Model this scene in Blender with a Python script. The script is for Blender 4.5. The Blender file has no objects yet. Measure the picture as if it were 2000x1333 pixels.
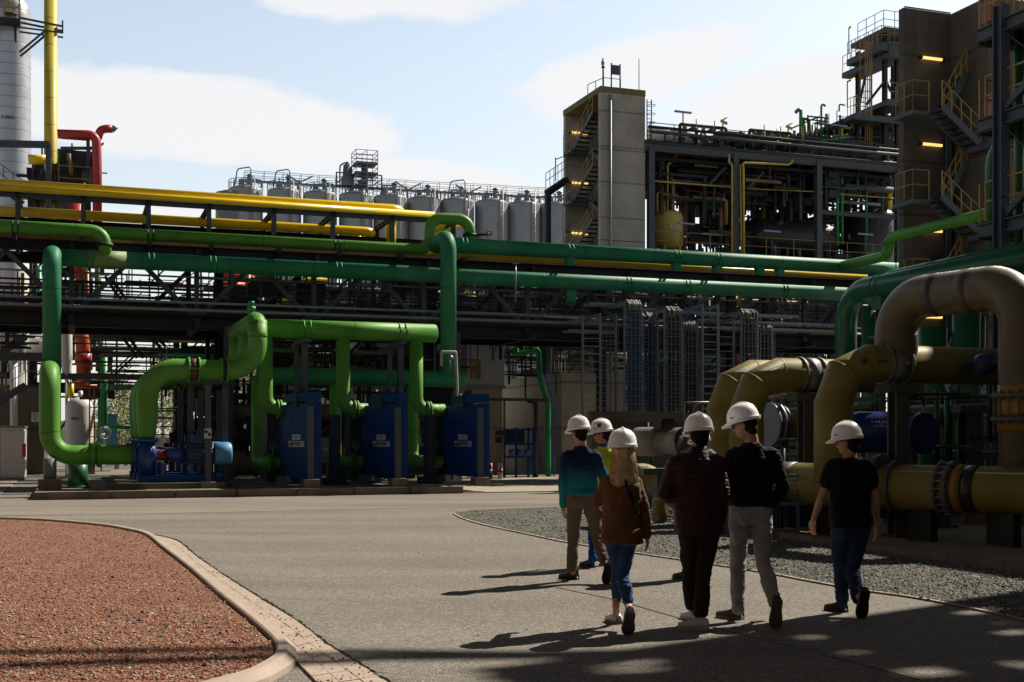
import bpy, math, random
import numpy as np
from mathutils import Vector, Matrix
random.seed(7)
SC = bpy.context.scene
COL = SC.collection
# ------------------------------------------------------------ camera
F = 2400.0; HOR = 855.0; EYE = 1.62
cam = bpy.data.cameras.new("camera"); camo = bpy.data.objects.new("camera", cam); COL.objects.link(camo)
cam.sensor_width = 36; cam.lens = 36 * F / 2000
cam.shift_y = (HOR - 666.5) / 2000.0
cam.clip_start = .1; cam.clip_end = 3000
camo.location = (0, 0, EYE); camo.rotation_euler = (math.pi / 2, 0, 0)
SC.camera = camo
# ------------------------------------------------------------ sun
SUNV = Vector((.79, .61, 1.04)).normalized()
EL = math.asin(SUNV.z); AZ = math.atan2(SUNV.x, SUNV.y)
sl = bpy.data.lights.new("sun", 'SUN'); sl.energy = 5.0; sl.angle = math.radians(.42); sl.color = (1, .9, .76)
so = bpy.data.objects.new("sun", sl); COL.objects.link(so)
so.rotation_euler = SUNV.to_track_quat('Z', 'Y').to_euler()
# ------------------------------------------------------------ world
W_ = bpy.data.worlds.new("World"); SC.world = W_; W_.use_nodes = True
nt = W_.node_tree; nt.nodes.clear()
def N(t, k, **kw):
    n = t.nodes.new(k)
    for a, b in kw.items(): setattr(n, a, b)
    return n
def M(t, op, a, b=None, c=None):
    n = N(t, 'ShaderNodeMath', operation=op)
    for i, x in enumerate((a, b, c)):
        if x is None: continue
        if isinstance(x, (int, float)): n.inputs[i].default_value = x
        else: t.links.new(x, n.inputs[i])
    return n.outputs[0]
sky = N(nt, 'ShaderNodeTexSky', sky_type='NISHITA', sun_disc=False, sun_elevation=EL, sun_rotation=AZ)
sky.dust_density = 1.6; sky.ozone_density = 1.5; sky.air_density = 1.0
tc = N(nt, 'ShaderNodeTexCoord'); sp = N(nt, 'ShaderNodeSeparateXYZ'); nt.links.new(tc.outputs['Generated'], sp.inputs[0])
az = M(nt, 'ARCTAN2', sp.outputs[0], sp.outputs[1]); el = M(nt, 'ARCSINE', sp.outputs[2])
mp = N(nt, 'ShaderNodeMapping'); nt.links.new(tc.outputs['Generated'], mp.inputs[0]); mp.inputs['Scale'].default_value = (1, 1, 2.6)
def wn(scale, detail, rough=.55):
    n = N(nt, 'ShaderNodeTexNoise'); nt.links.new(mp.outputs[0], n.inputs['Vector'])
    n.inputs['Scale'].default_value = scale; n.inputs['Detail'].default_value = detail; n.inputs['Roughness'].default_value = rough
    return n.outputs['Fac']
n1 = wn(9, 10, .62); n2 = wn(3.1, 6)
def blob(px, py, rx, ry, tilt, amp):
    a0 = math.atan((px - 1000) / F); e0 = math.atan((HOR - py) / F * math.cos(a0))
    dx = M(nt, 'SUBTRACT', az, a0); dy = M(nt, 'SUBTRACT', el, e0)
    ct, st = math.cos(tilt), math.sin(tilt)
    u = M(nt, 'DIVIDE', M(nt, 'ADD', M(nt, 'MULTIPLY', dx, ct), M(nt, 'MULTIPLY', dy, st)), rx / F)
    v = M(nt, 'DIVIDE', M(nt, 'SUBTRACT', M(nt, 'MULTIPLY', dy, ct), M(nt, 'MULTIPLY', dx, st)), ry / F)
    r = M(nt, 'SQRT', M(nt, 'ADD', M(nt, 'MULTIPLY', u, u), M(nt, 'MULTIPLY', v, v)))
    return M(nt, 'MULTIPLY', M(nt, 'MAXIMUM', M(nt, 'SUBTRACT', 1.25, r), 0), amp)
tot = None
for b in [(300, 225, 320, 90, -.10, 1.3), (560, 250, 230, 85, -.12, 1.2), (800, -20, 380, 60, 0, .8), (870, 355, 200, 46, -.1, 1.2),
          (1230, 150, 240, 66, .22, 1.35), (1560, 205, 260, 80, .1, 1.5), (260, 440, 380, 50, 0, .9), (-100, 150, 220, 80, 0, 1), (2300, 100, 300, 90, 0, 1)]:
    x = blob(*b); tot = x if tot is None else M(nt, 'MAXIMUM', tot, x)
dens = M(nt, 'ADD', tot, M(nt, 'MULTIPLY', M(nt, 'SUBTRACT', n1, .5), 1.7))
dens = M(nt, 'ADD', dens, M(nt, 'MULTIPLY', M(nt, 'SUBTRACT', n2, .5), .5))
mr = N(nt, 'ShaderNodeMapRange', interpolation_type='SMOOTHSTEP'); nt.links.new(dens, mr.inputs[0])
mr.inputs[1].default_value = .10; mr.inputs[2].default_value = .62
haze = M(nt, 'MULTIPLY', M(nt, 'SUBTRACT', 1, M(nt, 'MINIMUM', M(nt, 'MULTIPLY', M(nt, 'ABSOLUTE', el), 2.4), 1)), .55)
# hazy bright sky on the sun side, deeper and dimmer overhead and behind the viewer
def sstep(x, a, b, lo, hi):
    r = N(nt, 'ShaderNodeMapRange', interpolation_type='SMOOTHSTEP'); nt.links.new(x, r.inputs[0]); r.inputs[1].default_value = a; r.inputs[2].default_value = b; r.inputs[3].default_value = lo; r.inputs[4].default_value = hi; return r.outputs[0]
dirf = M(nt, 'MULTIPLY', sstep(sp.outputs[1], -.1, .75, .75, 1), sstep(sp.outputs[2], .34, .60, 1, .09))
cl = M(nt, 'MAXIMUM', M(nt, 'MULTIPLY', mr.outputs[0], .93), haze)
mx = N(nt, 'ShaderNodeMix', data_type='RGBA'); nt.links.new(cl, mx.inputs[0]); skm = N(nt, 'ShaderNodeMix', data_type='RGBA', blend_type='MULTIPLY'); skm.inputs[0].default_value = 1; nt.links.new(sky.outputs[0], skm.inputs[6]); skm.inputs[7].default_value = (2.0, 1.85, 1.6, 1)
ska = N(nt, 'ShaderNodeMix', data_type='RGBA', blend_type='ADD'); ska.inputs[0].default_value = 1; nt.links.new(skm.outputs[2], ska.inputs[6]); ska.inputs[7].default_value = (1.5, 1.5, 1.5, 1); nt.links.new(ska.outputs[2], mx.inputs[6]); mx.inputs[7].default_value = (9.9, 9.9, 10.0, 1)
CLOUD = mx
bg = N(nt, 'ShaderNodeBackground'); bg.inputs[1].default_value = .066; fin = N(nt, 'ShaderNodeMix', data_type='RGBA', blend_type='MULTIPLY'); fin.inputs[0].default_value = 1; nt.links.new(mx.outputs[2], fin.inputs[6]); nt.links.new(dirf, fin.inputs[7]); nt.links.new(fin.outputs[2], bg.inputs[0])
wo = N(nt, 'ShaderNodeOutputWorld'); nt.links.new(bg.outputs[0], wo.inputs[0])
SC.view_settings.view_transform = 'Standard'; SC.view_settings.look = 'None'; SC.view_settings.exposure = 0.5; SC.view_settings.gamma = 1
SC.cycles.max_bounces = 5; SC.cycles.diffuse_bounces = 2; SC.cycles.glossy_bounces = 2; SC.cycles.transparent_max_bounces = 6
SC.cycles.use_denoising = True
# ------------------------------------------------------------ frames and geometry helpers
TH = math.radians(19.7); CT, ST = math.cos(TH), math.sin(TH)
def w2p(x, y, z=0): return Vector((CT * x + ST * y, -ST * x + CT * y, z))
def p2w(a, b, z=0): return Vector((CT * a - ST * b, ST * a + CT * b, z))
def atY(px, py, Y): return Vector(((px - 1000) / F * Y, Y, EYE + (HOR - py) / F * Y))      # world
def pY(px, py, Y): v = atY(px, py, Y); return w2p(*v)
def pb(px, py, b):                                                                        # plant point on plane b
    t = (px - 1000) / F; return pY(px, py, b / (CT - ST * t))
def pa(px, py, a):
    t = (px - 1000) / F; return pY(px, py, a / (CT * t + ST))
def gw(px, py, z=0): Y = F * (EYE - z) / (py - HOR); return Vector(((px - 1000) / F * Y, Y, z))
def gp(px, py, z=0): v = gw(px, py, z); return w2p(*v)
def V(*a): return Vector(a)
FR = {}
class MB:
    def __init__(s): s.v = []; s.f = []; s.sm = []; s.al = {}
    def add(s, vs, fs, smooth=False):
        o = len(s.v); s.v += [tuple(x) for x in vs]; s.f += [tuple(i + o for i in f) for f in fs]; s.sm += [smooth] * len(fs); return s
    def box(s, x0, x1, y0, y1, z0, z1):
        return s.add([(x0, y0, z0), (x1, y0, z0), (x1, y1, z0), (x0, y1, z0), (x0, y0, z1), (x1, y0, z1), (x1, y1, z1), (x0, y1, z1)],
                     [(0, 3, 2, 1), (4, 5, 6, 7), (0, 1, 5, 4), (1, 2, 6, 5), (2, 3, 7, 6), (3, 0, 4, 7)])
    def cbox(s, c, sx, sy, sz): return s.box(c[0] - sx / 2, c[0] + sx / 2, c[1] - sy / 2, c[1] + sy / 2, c[2] - sz / 2, c[2] + sz / 2)
    def beam(s, p, q, w, h, off=(0, 0)):
        p = Vector(p); q = Vector(q); d = (q - p)
        if d.length < 1e-6: return s
        d.normalize(); up = Vector((0, 0, 1)) if abs(d.z) < .95 else Vector((0, 1, 0))
        r = d.cross(up).normalized(); u = r.cross(d)
        vs = []
        for e in (p, q):
            for i, j in ((-1, -1), (1, -1), (1, 1), (-1, 1)): vs.append(e + r * (i * w / 2 + off[0]) + u * (j * h / 2 + off[1]))
        return s.add(vs, [(0, 1, 2, 3), (7, 6, 5, 4), (0, 4, 5, 1), (1, 5, 6, 2), (2, 6, 7, 3), (3, 7, 4, 0)])
    def ibeam(s, p, q, w, h, t=.02):
        s.beam(p, q, w, t, (0, h / 2 - t / 2)); s.beam(p, q, w, t, (0, -h / 2 + t / 2)); return s.beam(p, q, t, h - 2 * t)
    def tube(s, pts, r, fil=0, seg=12, cap=True, nf=6, rs=None):
        P = path(pts, fil, nf) if fil else [Vector(p) for p in pts]
        n = len(P); rr = rs if rs is not None else [r] * n; o0 = len(s.v); acc = 0.
        for i in range(n):
            if i: acc += (P[i] - P[i - 1]).length
            for k in range(seg): s.al[o0 + i * seg + k] = acc
        T = []
        for i in range(n):
            d = (P[min(i + 1, n - 1)] - P[max(i - 1, 0)]); T.append(d.normalized())
        u = T[0].orthogonal().normalized(); vs = []
        for i in range(n):
            u = (u - T[i] * u.dot(T[i])).normalized(); w = T[i].cross(u)
            for k in range(seg):
                a = 2 * math.pi * k / seg; vs.append(P[i] + (u * math.cos(a) + w * math.sin(a)) * rr[i])
        fs = [(i * seg + k, i * seg + (k + 1) % seg, (i + 1) * seg + (k + 1) % seg, (i + 1) * seg + k) for i in range(n - 1) for k in range(seg)]
        s.add(vs, fs, True)
        if cap:
            o = len(s.v) - len(vs); s.f += [tuple(o + k for k in reversed(range(seg))), tuple(o + (n - 1) * seg + k for k in range(seg))]; s.sm += [False, False]
        return s
    def cyl(s, p, q, r, r2=None, seg=16): return s.tube([p, q], r, 0, seg, rs=[r, r if r2 is None else r2])
    def lathe(s, c, prof, seg=24, ax=(0, 0, 1)):
        ax = Vector(ax).normalized(); c = Vector(c); P = [c + ax * h for r, h in prof]
        u = ax.orthogonal().normalized(); w = ax.cross(u); vs = []
        for (r, h), p in zip(prof, P):
            for k in range(seg):
                a = 2 * math.pi * k / seg; vs.append(p + (u * math.cos(a) + w * math.sin(a)) * max(r, 1e-4))
        n = len(prof)
        fs = [(i * seg + k, i * seg + (k + 1) % seg, (i + 1) * seg + (k + 1) % seg, (i + 1) * seg + k) for i in range(n - 1) for k in range(seg)]
        return s.add(vs, fs, True)
    def flange(s, c, ax, r, t=.05, bolts=14, br=.013):
        c = Vector(c); ax = Vector(ax).normalized()
        s.cyl(c - ax * t / 2, c + ax * t / 2, r, seg=20)
        u = ax.orthogonal().normalized(); w = ax.cross(u)
        for k in range(bolts):
            a = 2 * math.pi * k / bolts; p = c + (u * math.cos(a) + w * math.sin(a)) * (r * .9); s.cyl(p - ax * (t / 2 + .03), p + ax * (t / 2 + .03), br, seg=5)
        return s
    def wheel(s, c, ax, r, t=.015, sp=5):
        c = Vector(c); ax = Vector(ax).normalized(); u = ax.orthogonal().normalized(); w = ax.cross(u)
        s.tube([c + (u * math.cos(a) + w * math.sin(a)) * r for a in [2 * math.pi * k / 20 for k in range(21)]], t, 0, 6, cap=False)
        for k in range(sp):
            a = 2 * math.pi * k / sp; s.cyl(c + ax * -.03, c + (u * math.cos(a) + w * math.sin(a)) * r, t * .8, seg=5)
        return s
    def build(s, name, mat, parent=None, origin=None, world=False):
        if parent is not None: org, kind = FR[parent.name]
        else:
            kind = 'W' if world else 'P'
            if origin is None:
                a = np.array(s.v); c = (a.min(0) + a.max(0)) / 2; origin = (c[0], c[1], a[:, 2].min())
            org = Vector(origin)
        me = bpy.data.meshes.new(name)
        vv = np.array(s.v, dtype=np.float64) - np.array(org)[None, :]
        me.from_pydata(vv.tolist(), [], s.f); me.polygons.foreach_set('use_smooth', s.sm); me.update()
        if mat is not None: me.materials.append(mat)
        if s.al:
            at = me.attributes.new('along', 'FLOAT', 'POINT'); at.data.foreach_set('value', [s.al.get(i, 0.) for i in range(len(s.v))])
        o = bpy.data.objects.new(name, me); COL.objects.link(o)
        if parent is not None: o.parent = parent; FR[o.name] = (org, kind)
        else:
            o.location = org if kind == 'W' else p2w(*org); o.rotation_euler = (0, 0, 0 if kind == 'W' else TH); FR[o.name] = (org, kind)
        return o
def path(pts, fil, nf=6):
    P = [Vector(p) for p in pts]; out = [P[0]]
    for i in range(1, len(P) - 1):
        a, b, c = P[i - 1], P[i], P[i + 1]; d1 = (a - b); d2 = (c - b); l1, l2 = d1.length, d2.length; d1.normalize(); d2.normalize()
        if l1 < 1e-5 or l2 < 1e-5: out.append(b); continue
        ang = d1.angle(d2)
        if ang > math.pi - .02: out.append(b); continue
        f = fil[i] if isinstance(fil, dict) and i in fil else (fil if not isinstance(fil, dict) else fil.get(0, .3))
        t = f / math.tan(ang / 2); lim = min(l1 * (.5 if i > 1 else .98), l2 * (.5 if i < len(P) - 2 else .98)); t = min(t, lim); r = t * math.tan(ang / 2)
        s_, e_ = b + d1 * t, b + d2 * t; cc = b + (d1 + d2).normalized() * (r / math.sin(ang / 2))
        v1 = s_ - cc; v2 = e_ - cc; tot = v1.angle(v2)
        for k in range(nf + 1):
            x = k / nf; out.append(cc + (v1 * math.sin((1 - x) * tot) + v2 * math.sin(x * tot)) / math.sin(tot))
    out.append(P[-1]); return out
def tag(o, label=None, cat=None, group=None, kind=None):
    if label: o['label'] = label
    if cat: o['category'] = cat
    if group: o['group'] = group
    if kind: o['kind'] = kind
    return o
def thing(name, label, cat, org, group=None, world=False):
    o = bpy.data.objects.new(name, None); COL.objects.link(o); org = Vector(org)
    o.location = org if world else p2w(*org); o.rotation_euler = (0, 0, 0 if world else TH); o.empty_display_size = .2
    FR[o.name] = (org, 'W' if world else 'P'); return tag(o, label, cat, group)
def kids(o): return [c for c in bpy.data.objects if c.parent == o]
def dup(root, delta, label, group=None, cat=None):            # delta in plant coordinates
    ch = kids(root)
    r = root.copy(); COL.objects.link(r); d = p2w(*delta) if True else delta; r.location = root.location + d; r['label'] = label
    if group: r['group'] = group
    org, k = FR[root.name]; FR[r.name] = (org + Vector(delta), k)
    for c in ch:
        cc = c.copy(); COL.objects.link(cc); cc.parent = r; FR[cc.name] = FR[r.name]
        for g in kids(c):
            gg = g.copy(); COL.objects.link(gg); gg.parent = cc; FR[gg.name] = FR[r.name]
    return r
# ------------------------------------------------------------ materials
MT = {}
def mat(name, col, rough=.6, metal=0., var=.18, scale=2.5, bump=.0, bscale=30, stain=None, stainamt=.4, spec=.5, wave=None, emit=None, seam=None, brick=None):
    if name in MT: return MT[name]
    m = bpy.data.materials.new(name); m.use_nodes = True; t = m.node_tree; bs = t.nodes['Principled BSDF']
    L = t.links.new; tcn = N(t, 'ShaderNodeTexCoord')
    if emit:
        bs.inputs['Emission Color'].default_value = (*emit[:3], 1); bs.inputs['Emission Strength'].default_value = emit[3]
    nz = N(t, 'ShaderNodeTexNoise'); nz.inputs['Scale'].default_value = scale; nz.inputs['Detail'].default_value = 6; nz.inputs['Roughness'].default_value = .62; L(tcn.outputs['Object'], nz.inputs['Vector'])
    mx = N(t, 'ShaderNodeMix', data_type='RGBA'); c = Vector(col[:3])
    mx.inputs[6].default_value = (*(c * (1 - var)), 1); mx.inputs[7].default_value = (*[min(1, x * (1 + var)) for x in c], 1)
    r = N(t, 'ShaderNodeMapRange'); r.inputs[1].default_value = .3; r.inputs[2].default_value = .7; L(nz.outputs['Fac'], r.inputs[0]); L(r.outputs[0], mx.inputs[0])
    out = mx.outputs[2]
    if stain:
        n3 = N(t, 'ShaderNodeTexNoise'); n3.inputs['Scale'].default_value = scale * .6; n3.inputs['Detail'].default_value = 9; n3.inputs['Roughness'].default_value = .7
        mpp = N(t, 'ShaderNodeMapping'); mpp.inputs['Location'].default_value = (3, 7, 1); mpp.inputs['Scale'].default_value = (1, 1, .35); L(tcn.outputs['Object'], mpp.inputs[0]); L(mpp.outputs[0], n3.inputs['Vector'])
        r2 = N(t, 'ShaderNodeMapRange'); r2.inputs[1].default_value = .48; r2.inputs[2].default_value = .68; r2.inputs[4].default_value = stainamt; L(n3.outputs['Fac'], r2.inputs[0])
        m2 = N(t, 'ShaderNodeMix', data_type='RGBA'); L(r2.outputs[0], m2.inputs[0]); L(out, m2.inputs[6]); m2.inputs[7].default_value = (*stain, 1); out = m2.outputs[2]
    h = None
    if wave:   # (scale, axis, depth, width): thin grooves
        wv = N(t, 'ShaderNodeTexWave', wave_type='BANDS', bands_direction='X' if wave[1] == 'ALONG' else wave[1], wave_profile='SIN'); wv.inputs['Scale'].default_value = wave[0]; wv.inputs['Distortion'].default_value = wave[4] if len(wave) > 4 else 0
        if wave[1] == 'ALONG':
            an = N(t, 'ShaderNodeAttribute', attribute_name='along'); cx = N(t, 'ShaderNodeCombineXYZ'); L(an.outputs['Fac'], cx.inputs[0]); vm = N(t, 'ShaderNodeVectorMath', operation='ADD'); sc2 = N(t, 'ShaderNodeVectorMath', operation='SCALE'); sc2.inputs[3].default_value = .08; L(tcn.outputs['Object'], sc2.inputs[0]); L(cx.outputs[0], vm.inputs[0]); L(sc2.outputs[0], vm.inputs[1]); L(vm.outputs[0], wv.inputs['Vector'])
        else: L(tcn.outputs['Object'], wv.inputs['Vector'])
        r3 = N(t, 'ShaderNodeMapRange'); r3.inputs[1].default_value = 0; r3.inputs[2].default_value = wave[3]; L(wv.outputs['Fac'], r3.inputs[0])
        m3 = N(t, 'ShaderNodeMix', data_type='RGBA', blend_type='MULTIPLY'); m3.inputs[0].default_value = 1; L(out, m3.inputs[6])
        r4 = N(t, 'ShaderNodeMapRange'); r4.inputs[3].default_value = wave[2]; r4.inputs[4].default_value = 1; L(r3.outputs[0], r4.inputs[0]); L(r4.outputs[0], m3.inputs[7]); out = m3.outputs[2]; h = r3.outputs[0]
    L(out, bs.inputs['Base Color'])
    rr = N(t, 'ShaderNodeMapRange'); rr.inputs[3].default_value = max(.05, rough - .1); rr.inputs[4].default_value = min(1, rough + .1); L(nz.outputs['Fac'], rr.inputs[0]); L(rr.outputs[0], bs.inputs['Roughness'])
    bs.inputs['Metallic'].default_value = metal; bs.inputs['Specular IOR Level'].default_value = spec
    if bump or h is not None:
        b = N(t, 'ShaderNodeBump'); n4 = N(t, 'ShaderNodeTexNoise'); n4.inputs['Scale'].default_value = bscale; n4.inputs['Detail'].default_value = 5; L(tcn.outputs['Object'], n4.inputs['Vector'])
        b.inputs['Strength'].default_value = 1; b.inputs['Distance'].default_value = max(bump, .004)
        hh = n4.outputs['Fac']
        if h is not None: hh = M(t, 'ADD', M(t, 'MULTIPLY', n4.outputs['Fac'], .5 if bump else 0), h)
        L(hh, b.inputs['Height']); L(b.outputs[0], bs.inputs['Normal'])
    MT[name] = m; return m
green = mat('green_paint', (.078, .275, .028), .5, var=.24, scale=.9, spec=.3, wave=(.105, 'ALONG', .66, .0012), stain=(.16, .29, .08), stainamt=.55, bump=.002, bscale=12)
teal = mat('teal_green_paint', (.018, .19, .092), .55, var=.24, scale=.7, spec=.3, wave=(.105, 'ALONG', .66, .0012), stain=(.09, .24, .14), stainamt=.6, bump=.002, bscale=10)
dgreen = mat('deep_green_paint', (.012, .095, .032), .4, var=.15, scale=.9, stain=(.04, .2, .09), stainamt=.4)
bgreen = mat('bright_green_paint', (.012, .26, .08), .45)
yellow = mat('yellow_paint', (.92, .64, .01), .3, var=.07, scale=1.2, stain=(.6, .38, .03), stainamt=.35)
ryellow = mat('railing_yellow_paint', (.30, .17, .015), .5, var=.15, scale=3, stain=(.3, .16, .03))
dyellow = mat('tank_yellow_paint', (.48, .38, .09), .5, var=.1, stain=(.3, .24, .08))
red = mat('red_paint', (.42, .03, .03), .45, var=.15)
orange = mat('orange_red_paint', (.45, .07, .025), .45, var=.15)
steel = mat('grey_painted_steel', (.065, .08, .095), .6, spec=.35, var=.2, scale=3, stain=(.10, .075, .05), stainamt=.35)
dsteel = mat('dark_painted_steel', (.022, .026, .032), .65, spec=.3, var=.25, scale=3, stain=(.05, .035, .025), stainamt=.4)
lsteel = mat('galvanised_steel', (.20, .23, .26), .45, .3, var=.2, scale=4)
rust = mat('rusty_brown_steel', (.22, .12, .06), .7, var=.3, scale=3, stain=(.1, .05, .03), stainamt=.6)
tan = mat('tan_steel_edge', (.42, .27, .14), .65, var=.2)
alu = mat('aluminium_cladding', (.42, .44, .47), .38, .55, var=.14, scale=1.2, wave=(.55, 'Z', .72, .05), stain=(.25, .25, .27), stainamt=.4)
silo_m = mat('silo_steel', (.33, .335, .345), .5, .3, var=.12, scale=.5, wave=(2.2, 'Z', .86, .5), stain=(.22, .2, .2), stainamt=.5)
white = mat('white_enamel', (.62, .62, .60), .5, var=.06, scale=.7, stain=(.42, .40, .36), stainamt=.4)
clad = mat('pale_corrugated_cladding', (.36, .38, .41), .55, var=.05, scale=.4, wave=(2.2, 'X', .86, .25), stain=(.3, .31, .32), stainamt=.4)
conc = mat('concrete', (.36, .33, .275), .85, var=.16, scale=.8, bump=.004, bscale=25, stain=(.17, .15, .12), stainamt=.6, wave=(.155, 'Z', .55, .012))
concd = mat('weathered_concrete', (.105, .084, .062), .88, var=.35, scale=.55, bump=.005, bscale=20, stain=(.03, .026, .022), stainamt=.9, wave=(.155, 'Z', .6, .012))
concp = mat('pad_concrete', (.17, .145, .11), .9, var=.25, scale=1.6, bump=.006, bscale=18, stain=(.07, .06, .045), stainamt=.7)
bluem = mat('blue_paint', (.002, .038, .16), .6, spec=.2, var=.15, scale=1.2, stain=(.005, .045, .16), stainamt=.4)
dblue = mat('pump_blue_paint', (.02, .055, .24), .38, var=.2)
lblue = mat('light_blue_paint', (.09, .30, .52), .45, var=.1)
black = mat('black_rubber', (.012, .012, .013), .6, var=.2)
frp = mat('wound_fibreglass', (.27, .225, .055), .48, spec=.35, var=.2, scale=1.1, wave=(15, 'ALONG', .86, .8, 3.0), stain=(.2, .14, .03), stainamt=.45, bump=.002)
frpb = mat('beige_fibreglass', (.16, .142, .082), .34, var=.2, scale=1.1, wave=(15, 'ALONG', .86, .8, 3.0), stain=(.19, .16, .08), stainamt=.4, bump=.002)
band = mat('grey_band_paint', (.10, .095, .10), .5, var=.2)
brownp = mat('brown_lagged_pipe', (.16, .12, .07), .6, var=.25)
lampm = mat('lit_tube_lamp', (1, .8, .4), .4, emit=(1, .62, .18, .95))
# ------------------------------------------------------------ ground
def ground_mat(name, c1, c2, scale, bump, bdist, speck=None, sscale=120, patch=None):
    m = bpy.data.materials.new(name); m.use_nodes = True; t = m.node_tree; bs = t.nodes['Principled BSDF']; L = t.links.new
    tcn = N(t, 'ShaderNodeTexCoord'); co = tcn.outputs['Object']
    a = N(t, 'ShaderNodeTexNoise'); a.inputs['Scale'].default_value = scale; a.inputs['Detail'].default_value = 8; a.inputs['Roughness'].default_value = .65; L(co, a.inputs['Vector'])
    mx = N(t, 'ShaderNodeMix', data_type='RGBA'); mx.inputs[6].default_value = (*c1, 1); mx.inputs[7].default_value = (*c2, 1)
    r = N(t, 'ShaderNodeMapRange'); r.inputs[1].default_value = .32; r.inputs[2].default_value = .68; L(a.outputs['Fac'], r.inputs[0]); L(r.outputs[0], mx.inputs[0]); out = mx.outputs[2]
    if patch:
        n2 = N(t, 'ShaderNodeTexNoise'); mpp = N(t, 'ShaderNodeMapping'); mpp.inputs['Rotation'].default_value = (0, 0, -TH); mpp.inputs['Scale'].default_value = (.09, .7, 1); L(co, mpp.inputs[0]); L(mpp.outputs[0], n2.inputs['Vector'])
        n2.inputs['Scale'].default_value = 1.1; n2.inputs['Detail'].default_value = 7; r2 = N(t, 'ShaderNodeMapRange'); r2.inputs[1].default_value = .42; r2.inputs[2].default_value = .66; r2.inputs[4].default_value = .9; L(n2.outputs['Fac'], r2.inputs[0])
        m2 = N(t, 'ShaderNodeMix', data_type='RGBA'); L(r2.outputs[0], m2.inputs[0]); L(out, m2.inputs[6]); m2.inputs[7].default_value = (*patch, 1); out = m2.outputs[2]
    v = N(t, 'ShaderNodeTexVoronoi'); v.inputs['Scale'].default_value = sscale; L(co, v.inputs['Vector'])
    if speck:
        sx = N(t, 'ShaderNodeSeparateColor'); L(v.outputs['Color'], sx.inputs[0])
        cr = N(t, 'ShaderNodeValToRGB'); cr.color_ramp.interpolation = 'CONSTANT'; e = cr.color_ramp.elements
        e[0].position = 0; e[0].color = (*speck[0][1], 1); e[1].position = speck[1][0]; e[1].color = (*speck[1][1], 1)
        for p, c in speck[2:]: x = e.new(p); x.color = (*c, 1)
        L(sx.outputs[0], cr.inputs[0])
        m3 = N(t, 'ShaderNodeMix', data_type='RGBA', blend_type='MULTIPLY'); m3.inputs[0].default_value = 1; L(out, m3.inputs[6]); L(cr.outputs[0], m3.inputs[7]); out = m3.outputs[2]
    L(out, bs.inputs['Base Color']); bs.inputs['Roughness'].default_value = .92; bs.inputs['Specular IOR Level'].default_value = .25
    n5 = N(t, 'ShaderNodeTexNoise'); n5.inputs['Scale'].default_value = bump; n5.inputs['Detail'].default_value = 6; L(co, n5.inputs['Vector'])
    h = M(t, 'ADD', M(t, 'MULTIPLY', n5.outputs['Fac'], .6), M(t, 'MULTIPLY', v.outputs['Distance'], -.8))
    b = N(t, 'ShaderNodeBump'); b.inputs['Distance'].default_value = bdist; L(h, b.inputs['Height']); L(b.outputs[0], bs.inputs['Normal']); return m
asph = ground_mat('asphalt', (.172, .158, .138), (.218, .202, .178), .35, 60, .012, [(0, (.62, .62, .62)), (.25, (.9, .9, .9)), (.55, (1, 1, 1)), (.85, (1.35, 1.33, 1.3))], 55, patch=(.24, .226, .2))
redg = ground_mat('red_crushed_brick', (.25, .105, .064), (.33, .155, .10), 1.2, 40, .03, [(0, (.35, .35, .35)), (.2, (.7, .6, .6)), (.45, (1, 1, 1)), (.72, (1.3, 1.5, 1.6)), (.88, (.95, 1.9, 2.3))], 42)
greyg = ground_mat('grey_green_gravel', (.105, .11, .095), (.16, .165, .145), 1.0, 40, .03, [(0, (.3, .3, .3)), (.25, (.65, .7, .7)), (.5, (1, 1, 1)), (.82, (1.7, 1.7, 1.7)), (.96, (2.4, 2.3, 2.1))], 34)
kerbm = mat('kerb_concrete', (.40, .33, .27), .85, var=.12, scale=3, bump=.003, bscale=60, stain=(.27, .22, .18), stainamt=.4)
paver = mat('gutter_pavers', (.38, .31, .255), .85, var=.14, scale=4, bump=.003, bscale=60, stain=(.22, .17, .14), stainamt=.4)
mossy = mat('mossy_concrete_floor', (.24, .20, .10), .9, var=.3, scale=1.2, bump=.005, stain=(.12, .11, .05), stainamt=.6)
g = MB(); g.add([(-1200, -60, 0), (1200, -60, 0), (1200, 2400, 0), (-1200, 2400, 0)], [(0, 1, 2, 3)]); tag(g.build('ground', asph, origin=(0, 0, 0), world=True), kind='structure')
def smooth_poly(pts, n=5, closed=False):
    P = [Vector(p) for p in pts]; out = []; m = len(P)
    for i in range(m - 1 + closed):
        p0, p1, p2, p3 = P[(i - 1) % m] if (i > 0 or closed) else P[0], P[i], P[(i + 1) % m], P[(i + 2) % m] if (i + 2 < m or closed) else P[-1]
        for k in range(n):
            t = k / n; out.append(.5 * (2 * p1 + (p2 - p0) * t + (2 * p0 - 5 * p1 + 4 * p2 - p3) * t * t + (3 * p1 - p0 - 3 * p2 + p3) * t ** 3))
    if not closed: out.append(P[-1])
    return out
def sheet(name, pts, z, m, kind='structure', skirt=.0, dome=0):
    b = MB(); n = len(pts); top = [(p[0], p[1], z) for p in pts]
    c = sum((Vector(p) for p in top), Vector()) / n
    me = [tuple(range(n))]
    b.add(top, me)
    if skirt: b.add([(p[0], p[1], z - skirt) for p in pts] + top, [(i, (i + 1) % n, n + (i + 1) % n, n + i) for i in range(n)])
    return tag(b.build(name, m, origin=(0, 0, 0), world=True), kind=kind)
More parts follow.
